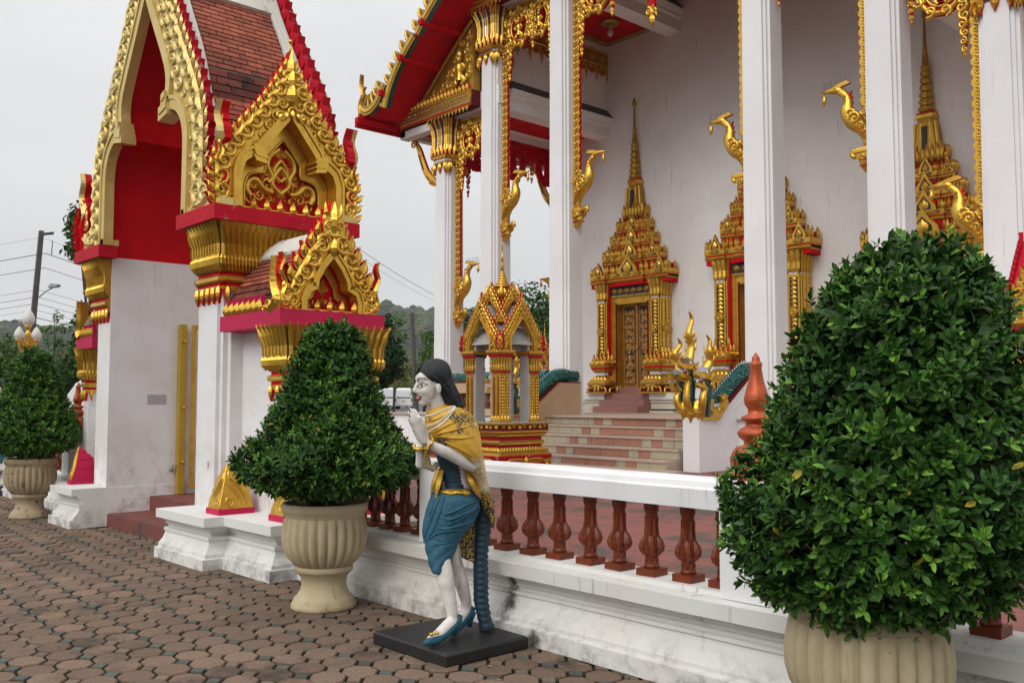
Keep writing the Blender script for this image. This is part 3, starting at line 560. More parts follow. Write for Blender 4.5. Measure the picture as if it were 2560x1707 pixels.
# ================================================================== PLANTERS AND TOPIARIES
def urn(c, label, worn, sc_=1.0):
    t = thing('planter_urn', label, 'planter', (c[0], c[1], 0), 'fluted urns along the balustrade'); m = 'urn_worn' if worn else 'urn_stone'
    mb = MB(); pr = [(0.235, 0), (0.245, 0.015), (0.24, 0.04), (0.222, 0.07), (0.218, 0.082), (0.205, 0.088), (0.178, 0.13), (0.165, 0.18), (0.172, 0.235), (0.20, 0.262), (0.205, 0.27), (0.215, 0.275), (0.215, 0.315), (0.195, 0.32)]
    mb.lathe(pr, 40, m, (c[0], c[1], 0)); mb.build('pedestal', t)
    mb = MB(); NG = 26; n = NG*6
    pr = [(0.19, 0.312), (0.225, 0.33), (0.262, 0.375), (0.292, 0.43), (0.307, 0.49), (0.310, 0.55), (0.306, 0.61), (0.298, 0.665), (0.285, 0.685)]
    def gad(th, z): k = math.sin(PI*min(max((z-0.305)/0.375, 0), 1))**0.35; return 1+0.135*k*(np.abs(np.sin(th*NG/2))**0.5-0.75)
    mb.lathe(pr, n, m, (c[0], c[1], 0), True, gad, (True, False)); mb.build('bowl', t)
    mb = MB(); mb.lathe([(0.286, 0.675), (0.302, 0.69), (0.300, 0.705), (0.316, 0.715), (0.322, 0.735), (0.322, 0.772), (0.312, 0.782), (0.285, 0.778), (0.275, 0.73)], 48, m, (c[0], c[1], 0), True, None, (False, False)); mb.build('rim', t)
    mb = MB(); mb.lathe([(0.28, 0.70), (0.28, 0.735)], 24, 'soil', (c[0], c[1], 0)); mb.build('soil', t)
    return t
urn((-6.19, 3.72), 'cream fluted stone urn standing between the gate and the bowing statue', False)
urn((-1.83, 3.575), 'large cream fluted urn at bottom right below the biggest clipped bush', False)
urn((-13.47, 3.62), 'stained and flaking fluted urn left of the gate', True)
LEAF2 = np.array([(0, 0, 0), (0.30, 0.23, 0.05), (0.35, 0, -0.01), (0.30, -0.23, 0.05), (0.70, 0.20, 0.02), (0.72, 0, -0.03), (0.70, -0.20, 0.02), (1.0, 0, -0.10)])
LF = [(0, 2, 1), (0, 3, 2), (1, 2, 5, 4), (2, 3, 6, 5), (4, 5, 7), (5, 6, 7)]
def leaf_at(mb, p, d, up, L, wk, m, tone, curlk=1.0):
    d = unit(d); s = np.cross(up, d)
    if np.linalg.norm(s) < 1e-3: s = np.cross(A(1, 0, 0.1), d)
    s = unit(s); u = np.cross(d, s); q = LEAF2*L
    mb.tone = tone; mb.add(p+q[:, :1]*d+q[:, 1:2]*wk*s+q[:, 2:]*u*curlk, LF, m)
def shoot(mb, p, nrm, L, wk, k, m, tone0, out):
    """a sprig: leaves in a spiral round a twig that points along nrm"""
    nrm = unit(nrm); a = unit(np.cross(nrm, A(0.3, 0.2, 1))); b = np.cross(nrm, a); ph = random.random()*6.28
    for i in range(k):
        t = i/max(k-1, 1); an = ph+i*2.4; rad = a*math.cos(an)+b*math.sin(an)
        d = nrm*(0.25+0.85*t)+rad*(0.95-0.45*t)+A(0, 0, 0.10)
        out.append((p+nrm*L*0.9*(t-0.6), d, rad*-1+nrm*1.2, L*(0.65+0.6*random.random())*(1.05-0.3*t), wk*random.uniform(0.85, 1.15), 'leaf_yellow' if random.random() < 0.004 else m, min(max(tone0+random.gauss(0, 0.16)+0.12*t, 0), 1)))
def surf_bush(prof, cx_of, z0, n, lumps):
    """points and outward normals on a lumpy solid of revolution with a leaning axis"""
    zz = np.array([p[1] for p in prof]); rr = np.array([p[0] for p in prof]); fine = np.linspace(zz[0], zz[-1], 200); rf = np.interp(fine, zz, rr)
    wgt = rf*np.hypot(1, np.gradient(rf, fine)); cdf = np.cumsum(wgt)/wgt.sum(); o = []
    for _ in range(n):
        z = np.interp(random.random(), cdf, fine); a = random.random()*2*PI; r = np.interp(z, zz, rr)
        dr = (np.interp(z+0.03, zz, rr)-np.interp(z-0.03, zz, rr))/0.06
        lump = 1+sum(k*math.sin(f1*a+p1)*math.sin(f2*z+p2) for k, f1, f2, p1, p2 in lumps)
        nn = unit(A(math.cos(a), math.sin(a), -np.clip(dr, -3, 3)))
        o.append((A(cx_of(z)[0]+r*lump*math.cos(a), cx_of(z)[1]+r*lump*math.sin(a), z), nn))
    return o
def topiary(name, c, prof, n, L, wk, label, m, lean=(0, 0), newf=0.05, inner=0.35, pick=300, seed=1, kk=(5, 9), tips=()):
    random.seed(seed); t = thing(name, label, 'topiary', (c[0], c[1], 0.72), 'clipped bushes in the urns')
    z0, z1 = prof[0][1], prof[-1][1]; cxf = lambda z: (c[0]+lean[0]*(max(z-z0, 0)/(z1-z0))**0.7, c[1]+lean[1]*(max(z-z0, 0)/(z1-z0))**0.7)
    lumps = [(0.045, random.choice((3, 4, 5, 6)), random.uniform(6, 14), random.random()*6, random.random()*6) for _ in range(5)]
    L_ = []; big = max(p[0] for p in prof)
    for p, nn in surf_bush(prof, cxf, z0, n, lumps):
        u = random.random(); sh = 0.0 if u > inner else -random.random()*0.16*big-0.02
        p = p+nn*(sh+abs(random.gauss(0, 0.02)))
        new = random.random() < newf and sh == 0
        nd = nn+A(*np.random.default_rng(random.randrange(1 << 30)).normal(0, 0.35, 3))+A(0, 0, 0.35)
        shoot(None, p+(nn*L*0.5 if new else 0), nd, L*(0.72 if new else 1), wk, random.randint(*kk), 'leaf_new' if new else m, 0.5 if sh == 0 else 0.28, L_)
    for (p, nd, ln) in tips:   # long unclipped shoots
        for i in range(6): shoot(None, A(*p)+unit(nd)*ln*i/6, A(*nd), L, wk, 4, 'leaf_new' if i > 2 else m, 0.6, L_)
    for _ in range(int(n*0.9)):   # larger, darker-toned leaves deeper inside
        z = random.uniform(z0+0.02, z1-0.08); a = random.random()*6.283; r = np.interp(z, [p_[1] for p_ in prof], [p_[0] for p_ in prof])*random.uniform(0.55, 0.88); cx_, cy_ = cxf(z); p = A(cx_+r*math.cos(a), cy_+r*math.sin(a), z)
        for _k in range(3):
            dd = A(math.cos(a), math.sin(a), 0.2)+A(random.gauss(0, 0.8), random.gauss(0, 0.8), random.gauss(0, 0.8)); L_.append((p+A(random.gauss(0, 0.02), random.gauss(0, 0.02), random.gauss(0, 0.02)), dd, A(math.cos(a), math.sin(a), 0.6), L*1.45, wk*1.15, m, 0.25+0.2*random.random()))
    camp = A(0, 0, EYE)
    P = np.array([q[0] for q in L_]); dist = np.linalg.norm(P-camp, axis=1); dn = np.array([np.dot(unit(q[0]-A(*cxf(q[0][2]), q[0][2])), unit(camp-q[0])) for q in L_])
    big_i = set(np.argsort(dist*1.0-dn*0.25)[:pick].tolist()) if pick else set()
    crown = MB()
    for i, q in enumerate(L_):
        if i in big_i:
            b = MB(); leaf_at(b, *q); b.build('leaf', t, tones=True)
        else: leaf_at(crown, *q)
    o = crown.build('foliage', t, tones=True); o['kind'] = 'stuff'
    tw = MB()
    for _ in range(60):
        z = random.uniform(z0+0.08, z1-0.1); a = random.random()*6.28; r = np.interp(z, [p[1] for p in prof], [p[0] for p in prof])*0.93; cx_, cy_ = cxf(z-0.1*(z-z0))
        tw.tube([(c[0], c[1], max(z-r*0.8, z0-0.15)), (cx_+r*0.5*math.cos(a), cy_+r*0.5*math.sin(a), z-r*0.25), (cx_+r*math.cos(a), cy_+r*math.sin(a), z+0.02)], [0.012, 0.007, 0.003], 'bark', 4)
    e = cxf(z1-0.12); tw.tube([(c[0], c[1], 0.70), (c[0], c[1], z0+0.2), (e[0], e[1], z1-0.12)], [0.045, 0.035, 0.01], 'bark', 7); tw.build('stem', t)
    return t
uR = RV[:2]
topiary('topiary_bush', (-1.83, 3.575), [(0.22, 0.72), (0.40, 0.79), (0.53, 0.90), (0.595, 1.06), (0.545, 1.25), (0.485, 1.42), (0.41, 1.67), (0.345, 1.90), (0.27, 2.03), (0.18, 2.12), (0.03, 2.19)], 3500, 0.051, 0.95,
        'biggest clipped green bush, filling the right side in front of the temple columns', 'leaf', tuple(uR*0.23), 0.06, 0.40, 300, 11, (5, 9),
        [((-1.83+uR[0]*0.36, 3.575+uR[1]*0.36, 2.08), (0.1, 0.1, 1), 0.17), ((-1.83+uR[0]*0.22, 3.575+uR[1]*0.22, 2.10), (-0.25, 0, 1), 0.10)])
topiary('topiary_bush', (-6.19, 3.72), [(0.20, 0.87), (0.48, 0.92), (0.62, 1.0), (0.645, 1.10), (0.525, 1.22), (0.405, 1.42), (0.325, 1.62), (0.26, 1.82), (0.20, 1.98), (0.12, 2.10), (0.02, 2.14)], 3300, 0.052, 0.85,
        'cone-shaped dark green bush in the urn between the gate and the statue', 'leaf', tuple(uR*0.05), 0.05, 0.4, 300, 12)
topiary('topiary_bush', (-13.47, 3.62), [(0.2, 0.84), (0.45, 0.95), (0.57, 1.06), (0.56, 1.20), (0.47, 1.36), (0.34, 1.60), (0.27, 1.85), (0.20, 2.05), (0.10, 2.18), (0.02, 2.22)], 2300, 0.056, 0.85,
        'round-topped lighter green bush in the flaking urn left of the gate', 'leaf_left', (0, 0), 0.13, 0.35, 0, 13)
topiary('topiary_bush', (-17.6, 3.95), [(0.2, 0.84), (0.50, 0.90), (0.62, 1.05), (0.58, 1.3), (0.48, 1.65), (0.36, 1.95), (0.22, 2.25), (0.02, 2.42)], 1200, 0.07, 0.9,
        'clipped bush farther back, half hidden behind the left topiary', 'leaf_left', (0, 0), 0.08, 0.35, 0, 14)
urn((-17.6, 3.95), 'fluted urn hidden behind the left topiary, holding the farther clipped bush', True)
# ================================================================== GATE
X0, Y0 = -10.6, 4.68
gate = thing('temple_gate', 'tall white temple gate with red vault, gilded gables and brick tiled roof', 'gate', (X0, Y0, 0))
GL = (X0, Y0, 0)
SQ = lambda v: np.column_stack([X0+np.sign(v[:, 0]-X0)*np.where(np.abs(v[:, 0]-X0) > 1.87, 1.87+(np.abs(v[:, 0]-X0)-1.87)*0.52, np.abs(v[:, 0]-X0)), v[:, 1:]])
def both(fn, name, parent=None, only=None, sq=False, **kw):
    """build a part on the right of the gate axis and its mirror image on the left"""
    o = []
    for s in (1, -1):
        if only and s != only: continue
        b = MB(); fn(b); r = b
        if s < 0:
            r = MB(); r.merge(b, (lambda v: SQ(v*A(-1, 1, 1)+A(2*X0, 0, 0))) if sq else (lambda v: v*A(-1, 1, 1)+A(2*X0, 0, 0)), True)   # the far wing is narrower
        o.append(r.build(name, parent or gate, GL, **kw))
    return o
def solid_profile(mb, foot, prof, m):
    """plan polygon (ccw list) grown by offset per level: prof = [(offset,z)]"""
    foot = np.asarray(foot, float); k = len(foot)
    nx = np.roll(foot, -1, 0)-foot; nx /= np.linalg.norm(nx, axis=1)[:, None]; n_ = np.stack([nx[:, 1], -nx[:, 0]], 1); npv = np.roll(n_, 1, 0)
    off = n_+npv; off = np.where(np.abs(off) > 0.5, np.sign(off), 0)
    rings = [np.column_stack([foot+off*o, np.full(k, z)]) for o, z in prof]; mb.loft(rings, m, True)
PP = [(0.14, 0), (0.14, 0.10), (0.10, 0.105), (0.10, 0.135), (0.085, 0.15), (0.055, 0.185), (0.035, 0.225), (0.03, 0.25), (0.045, 0.255), (0.045, 0.285), (0.0, 0.29), (0.0, 0.315), (0.025, 0.32), (0.025, 0.345), (0.04, 0.35), (0.065, 0.375), (0.07, 0.39), (0.13, 0.392), (0.13, 0.475)]
def plinth(mb): solid_profile(mb, [(-9.44, 3.79), (-8.31, 3.79), (-8.31, 3.98), (-7.41, 3.98), (-7.41, 5.3), (-9.44, 5.3)], PP, 'plinth_white')
# cut flush on the passage side: the profile is built 14 cm into the passage and hidden by the passage wall
def plinth2(mb):
    b = MB(); plinth(b); v = b.verts(); 
    mb.merge(b, lambda v: np.column_stack([np.maximum(v[:, 0], -9.297), v[:, 1:]]))
both(plinth2, 'plinth', sq=True)
def pillar(mb):
    rings = [np.array([(-9.30, 4.06, z), (-8.86, 4.06, z), (-8.86, 4.10, z), (-8.80, 4.10, z), (-8.80, 4.15, z), (-8.73, 4.15, z), (-8.73, 5.30, z), (-9.30, 5.30, z)]) for z in (0.47, 3.33)]
    mb.loft(rings, 'gate_white', True)
both(pillar, 'pillar')
both(lambda mb: mb.box((-9.31, 3.66, -0.0), (-9.297, 5.3, 0.475), 'gate_white') if False else mb.box((-9.306, 4.062, 0.0), (-9.30, 5.3, 0.47), 'gate_white'), 'passage_wall')
both(lambda mb: (mb.box((-8.73, 4.28, 0.475), (-7.86, 5.1, 2.22), 'gate_white'), mb.box((-7.86, 4.15, 0.475), (-7.53, 4.49, 1.66), 'gate_white'), mb.box((-7.86, 4.71, 0.475), (-7.53, 5.05, 1.66), 'gate_white'), mb.box((-7.86, 4.49, 0.475), (-7.60, 4.71, 2.22), 'gate_white')), 'porch_wall', sq=True)
def capital(mb, c, hx, hy, z0, z1, nx, ny, k=1.0):
    h = z1-z0; bell = [(hx+0.030*k, hy+0.030*k, z0+h*0.36), (hx+0.060*k, hy+0.060*k, z0+h*0.42), (hx+0.066*k, hy+0.066*k, z0+h*0.50), (hx+0.055*k, hy+0.055*k, z0+h*0.58), (hx+0.06*k, hy+0.06*k, z0+h*0.72), (hx+0.095*k, hy+0.095*k, z0+h*0.88), (hx+0.15*k, hy+0.15*k, z0+h)]
    rd = 0.024*k
    mb.sq(bell, 'gold_dark', c, rd)
    mb.sq([(hx+0.012, hy+0.012, z0+h*0.16), (hx+0.012, hy+0.012, z0+h*0.36)], 'red', c, rd)
    mb.sq([(hx+0.028*k, hy+0.028*k, z0+h*0.215), (hx+0.05*k, hy+0.05*k, z0+h*0.24), (hx+0.05*k, hy+0.05*k, z0+h*0.285), (hx+0.028*k, hy+0.028*k, z0+h*0.31)], 'gold', c, rd)
    b2 = [(hx+0.06*k, hy+0.06*k, z0+h*0.46)]+[(p[0]+0.004, p[1]+0.004, p[2]) for p in bell[3:]]
    b2[-1] = (bell[-1][0], bell[-1][1], bell[-1][2]+h*0.045)
    petals(mb, c, b2, nx, ny, 'gold', 0.36, 0.030*k, 'gold_dark')
    petals(mb, c, [(bell[0][0]+0.02*k, bell[0][1]+0.02*k, z0+h*0.38), (bell[1][0]+0.016*k, bell[1][1]+0.016*k, z0+h*0.45), (bell[2][0]+0.015*k, bell[2][1]+0.015*k, z0+h*0.52), (bell[2][0]+0.006*k, bell[2][1]+0.006*k, z0+h*0.575)], int(nx*1.6), int(ny*1.6), 'gold', 0.45, 0.024*k)
    mb.sq([(hx+0.022, hy+0.022, z0+h*0.10), (hx+0.022, hy+0.022, z0+h*0.165)], 'gold', c, rd)
    spikes(mb, c, hx+0.02, hy+0.02, z0+h*0.13, h*0.20, 0.036*k, 'gold', max(3, nx//2), 'red')
def main_cap(mb):
    b = MB(); capital(b, (-9.015, 4.68), 0.29, 0.63, 2.56, 3.31, 11, 24, 1.0); mb.merge(b, lambda v: np.column_stack([np.maximum(v[:, 0], -9.286), v[:, 1:]]))
    vv = mb.verts()[:, 0]; keep = [i for i, q in enumerate(mb.F) if max(vv[list(q)]) > -9.2855]; mb.F = [mb.F[i] for i in keep]; mb.M = [mb.M[i] for i in keep]; mb.S = [mb.S[i] for i in keep]; mb.T = [mb.T[i] for i in keep]
    h = 0.75; pf = [(0.0, 0.165), (0.05, 0.24), (0.05, 0.285), (0.012, 0.31), (0.012, 0.36), (0.066, 0.42), (0.07, 0.50), (0.06, 0.58), (0.065, 0.72), (0.10, 0.88), (0.155, 1.0)]
    mb.prism([(4.05-o, 2.56+h*t) for o, t in pf]+[(4.2, 3.31), (4.2, 2.69)], Fr((-9.286, 0, 0), (0, 1, 0), (-1, 0, 0)), -0.02, 0.0, 'gold_dark')
both(main_cap, 'capital')
both(lambda mb: (capital(mb, (-7.695, 4.32), 0.175, 0.18, 1.58, 2.22, 7, 7, 0.8), capital(mb, (-7.695, 4.88), 0.175, 0.18, 1.58, 2.22, 7, 7, 0.8)), 'porch_capital', sq=True)
def lint(mb): mb.box((-9.43, 3.85, 3.31), (-8.52, 4.08, 3.46), 'red_worn'); mb.box((-9.295, 4.08, 3.31), (-8.52, 5.51, 3.46), 'red_worn')
both(lint, 'lintel')
def plint(mb): mb.box((-8.73, 4.03, 2.22), (-7.51, 5.15, 2.37), 'pink_red')
both(plint, 'porch_lintel', sq=True)
# red vault over the passage
def vault(mb):
    p = [(1.302, 3.318), (1.302, 4.45), (1.27, 4.60), (1.16, 4.69), (0.74, 4.71), (0.74, 4.95), (0.72, 5.10), (0.60, 5.38), (0.40, 5.70), (0.18, 6.08), (0, 6.32)]
    q = p+[(-u, z) for u, z in p[::-1][1:]]
    mb.loft([np.array([(X0+u, y, z) for u, z in q]) for y in (4.02, 5.42)], 'red', False, (False, False))
    o = [(1.56, 3.318), (1.62, 4.3), (1.34, 4.95), (0.8, 5.7), (0.2, 6.7)]
    for y, fl in ((4.02, 1), (5.42, -1)):
        for sgn in (1, -1):
            a = resample(p, 20)*[sgn, 1]; b = resample(o, 20)*[sgn, 1]
            mb.add(np.array([(X0+u, y, z) for u, z in np.vstack([a, b])]), [(i, i+1, 21+i, 20+i) for i in range(19)], 'red')
b_ = MB(); vault(b_); b_.build('vault', gate, GL)
both(lambda mb: mb.box((-9.29, 4.08, 3.318), (-9.10, 5.30, 4.30), 'red'), 'vault_side')
# steps through the gate
b_ = MB(); b_.box((X0-1.299, 4.08, 0.0), (X0+1.299, 5.6, 0.155), 'step_red'); b_.build('step', gate, GL)
b_ = MB(); b_.box((X0-1.298, 4.60, 0.155), (X0+1.298, 5.6, 0.334), 'step_red'); b_.build('step', gate, GL)
# ---- front and back gables
OUT = [(1.62, 3.46), (1.63, 3.95), (1.62, 4.35), (1.52, 4.70), (1.33, 5.02), (1.12, 5.32), (0.90, 5.65), (0.68, 5.98), (0.45, 6.38), (0.20, 6.85), (0, 7.2)]
INN = [(1.16, 3.46), (1.165, 4.25), (1.14, 4.42), (1.06, 4.56), (0.94, 4.65), (0.82, 4.69), (0.64, 4.70), (0.645, 4.86), (0.68, 5.02), (0.64, 5.18), (0.50, 5.42), (0.30, 5.72), (0.12, 6.0), (0, 6.2)]
FRF = Fr((X0, 3.93, 0), (1, 0, 0), (0, -1, 0)); FRB = Fr((X0, 5.44, 0), (-1, 0, 0), (0, 1, 0))
b_ = MB(); gable(b_, FRF, INN, OUT, 0.085, 0.15, 'gold_pale_lit', 'red_worn', 0.145, True, 'gold_pale_lit', None, True, 1.0, None, 0.085)
for sg in (1, -1):   # cusp blocks with stepped leaves
    for k in range(4): b_.prism([(sg*(0.56+0.03*k), 4.60+0.065*k), (sg*(0.80-0.02*k), 4.64+0.065*k), (sg*(0.80-0.02*k), 4.71+0.065*k), (sg*(0.56+0.03*k), 4.68+0.065*k)], FRF, -0.12, 0.06+0.012*(k % 2), 'gold_pale_lit')
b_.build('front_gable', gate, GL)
b_ = MB(); gable(b_, FRB, INN, OUT, 0.12, 0.16, 'gold_pale_lit', 'red_worn', 0.20, False, 'gold_pale_lit', 'red_worn', True, 1.0, None, 0.10); 
b_.build('back_gable', gate, GL)
def naga_tail(mb, fr, sg, x0, z0, hgt, wd, mg, ms, th=0.085):
    """hang hong: flame-shaped tail at the foot of a barge board"""
    pth = spline([(sg*x0, z0), (sg*(x0+wd*0.42), z0+hgt*0.04), (sg*(x0+wd*0.82), z0+hgt*0.22), (sg*(x0+wd*0.70), z0+hgt*0.45), (sg*(x0+wd*0.92), z0+hgt*0.68), (sg*(x0+wd*0.80), z0+hgt*0.86), (sg*(x0+wd*0.90), z0+hgt)], 24)
    t = np.linspace(0, 1, len(pth)); w_ = wd*(0.18*(1-t)**1.1+0.012)*np.where(t < 0.08, t/0.08*0.7+0.3, 1)
    flame(mb, fr, pth, w_, -th, 0.0, mg, ms, wd*0.10)
    for q in (0.15, 0.32, 0.50, 0.66, 0.80):   # licks along the outer edge
        i = int(q*(len(pth)-1)); p = pth[i]; s = wd*0.20*(1.15-q*0.8)
        mb.prism([p+(sg*s*0.1, -s*0.7), p+(sg*s*0.95, -s*0.1), p+(sg*s*0.75, s*0.75), p+(sg*s*0.35, s*0.35)], fr, -th*0.9, -0.004, mg, ms)
    curl(mb, fr, (sg*(x0+wd*0.30), z0+hgt*0.12), wd*0.20, 0, sg, mg, 0.01); curl(mb, fr, (sg*(x0+wd*0.72), z0+hgt*0.13), wd*0.17, PI, -sg, mg, 0.01)
    curl(mb, fr, (sg*(x0+wd*0.60), z0+hgt*0.30), wd*0.13, PI, -sg, mg, 0.01)
for fr, mg, nm in ((FRF, 'gold_pale_lit', 'front'), (FRB, 'gold_pale_lit', 'back')):
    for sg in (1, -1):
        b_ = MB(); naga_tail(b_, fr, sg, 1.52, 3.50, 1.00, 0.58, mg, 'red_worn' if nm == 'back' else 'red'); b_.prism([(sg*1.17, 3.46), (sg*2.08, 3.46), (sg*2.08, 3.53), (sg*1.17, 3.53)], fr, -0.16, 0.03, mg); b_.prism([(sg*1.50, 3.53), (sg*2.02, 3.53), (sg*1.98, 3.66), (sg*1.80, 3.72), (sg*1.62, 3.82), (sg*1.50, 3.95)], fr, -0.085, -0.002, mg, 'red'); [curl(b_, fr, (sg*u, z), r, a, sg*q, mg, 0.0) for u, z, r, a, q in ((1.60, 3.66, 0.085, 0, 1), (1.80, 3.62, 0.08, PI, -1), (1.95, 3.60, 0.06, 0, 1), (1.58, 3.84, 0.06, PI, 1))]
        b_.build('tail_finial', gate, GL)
# ---- brick roof
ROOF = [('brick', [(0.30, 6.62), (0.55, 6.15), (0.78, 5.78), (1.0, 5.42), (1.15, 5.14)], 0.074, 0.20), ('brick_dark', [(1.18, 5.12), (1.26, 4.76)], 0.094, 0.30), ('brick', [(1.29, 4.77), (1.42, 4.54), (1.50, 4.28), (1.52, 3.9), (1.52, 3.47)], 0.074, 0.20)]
roof = MB()
prof = [(0.0, 7.15)]+[p for r in ROOF for p in r[1]]
rr_ = resample(prof, 60)
for sgn in (1, -1): roof.add(np.array([(X0+sgn*u, y, z) for y in (4.08, 5.32) for u, z in rr_]), [(i, i+1, 61+i, 60+i) for i in range(59)], 'mortar')
roof_o = roof.build('roof', gate, GL)
bricks = []
def brick_mb(a, b, nrm, L, m, th=0.016):
    """one tile: a = lower-left corner, b = edge vectors (along, up)"""
    mb = MB(); al, up = b; g_ = 0.006
    p = [a+unit(al)*g_+unit(up)*g_, a+al-unit(al)*g_+unit(up)*g_, a+al-unit(al)*g_+up-unit(up)*g_, a+unit(al)*g_+up-unit(up)*g_]
    lo = np.array(p)-nrm*0.01; hi = np.array(p)+nrm*th*np.array([1.15, 1.15, 0.9, 0.9])[:, None]
    mb.loft([lo, hi], m, True, (False, True)); return mb
BV = {}
def lay_bricks(roofobj, surf, ch, bl, along, y0, y1, m, nrm_fn, quota, cut=None):
    pr = np.asarray(surf, float); L = np.linalg.norm(np.diff(pr, axis=0), axis=1).sum(); n = max(1, int(round(L/ch))); q = resample(pr, n+1); extra = MB(); c = 0
    for i in range(n):
        lo, hi = q[i+1], q[i]; off = (i % 2)*bl*0.5+random.uniform(-0.02, 0.02); y = y0-off
        while y < y1-0.02:
            a, b = max(y, y0), min(y+bl, y1); y += bl
            if b-a < 0.03: continue
            P0 = along(lo, a); al = along(lo, b)-P0; up = along(hi, a)-P0; nn = nrm_fn(lo, hi)
            if cut and cut((P0+al*0.5+up*0.5)): continue
            k = brick_mb(P0, (al, up), nn, bl, m); k.tone = random.random(); k.T = [random.random()]*len(k.F)
            if c < quota: k.build('brick', roofobj, P0-0 if False else tuple(P0), tones=True).location = tuple(P0-A(*worldloc(roofobj))); c += 1
            else: extra.merge(k)
    if extra.F: kind(extra.build('brick_field', roofobj, tones=True), 'stuff')
random.seed(5)
hid = lambda c: c[2] < 3.50
def nr_(lo, hi): d = hi-lo; return unit(A(d[1], 0, -d[0])) if True else None
for m, pr, ch, bl in ROOF:
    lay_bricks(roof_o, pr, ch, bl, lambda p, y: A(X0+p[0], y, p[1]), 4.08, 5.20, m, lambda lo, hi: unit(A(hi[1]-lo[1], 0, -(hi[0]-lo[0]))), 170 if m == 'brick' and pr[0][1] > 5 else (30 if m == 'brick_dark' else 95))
    lay_bricks(roof_o, pr, ch, bl, lambda p, y: A(X0-p[0], y, p[1]), 4.08, 5.20, m, lambda lo, hi: unit(A(-(hi[1]-lo[1]), 0, -(hi[0]-lo[0]))), 0)
def edge_band(mb):
    pr = resample([(0.30, 6.62)]+ROOF[0][1][1:]+ROOF[2][1], 30); 
    for o0, o1, h in ((5.19, 5.33, 0.05), (5.23, 5.30, 0.075), (4.06, 4.14, 0.05)):
        nn = norm2(pr)*-1
        R = [np.array([(X0+p[0]+n_[0]*-0.02, o0, p[1]+n_[1]*-0.02), (X0+p[0]+n_[0]*-0.02, o1, p[1]+n_[1]*-0.02), (X0+p[0]+n_[0]*h, o1, p[1]+n_[1]*h), (X0+p[0]+n_[0]*h, o0, p[1]+n_[1]*h)]) for p, n_ in zip(pr, nn)]
        mb.loft(R, 'roof_white', True)
    mb.prism([(0.27, 6.62), (0.55, 6.155), (0.59, 6.19), (0.40, 6.52)], Fr((X0, 4.06, 0), (1, 0, 0), (0, 1, 0)), 0, 1.26, 'roof_white')
    mb.prism([(0.0, 6.5), (0.42, 6.42), (0.36, 6.58), (0.28, 6.62), (0.30, 6.75), (0.16, 7.0), (0.18, 7.1), (0.0, 7.3)], Fr((X0, 4.06, 0), (1, 0, 0), (0, 1, 0)), 0, 1.26, 'roof_white')
both(edge_band, 'roof_border')
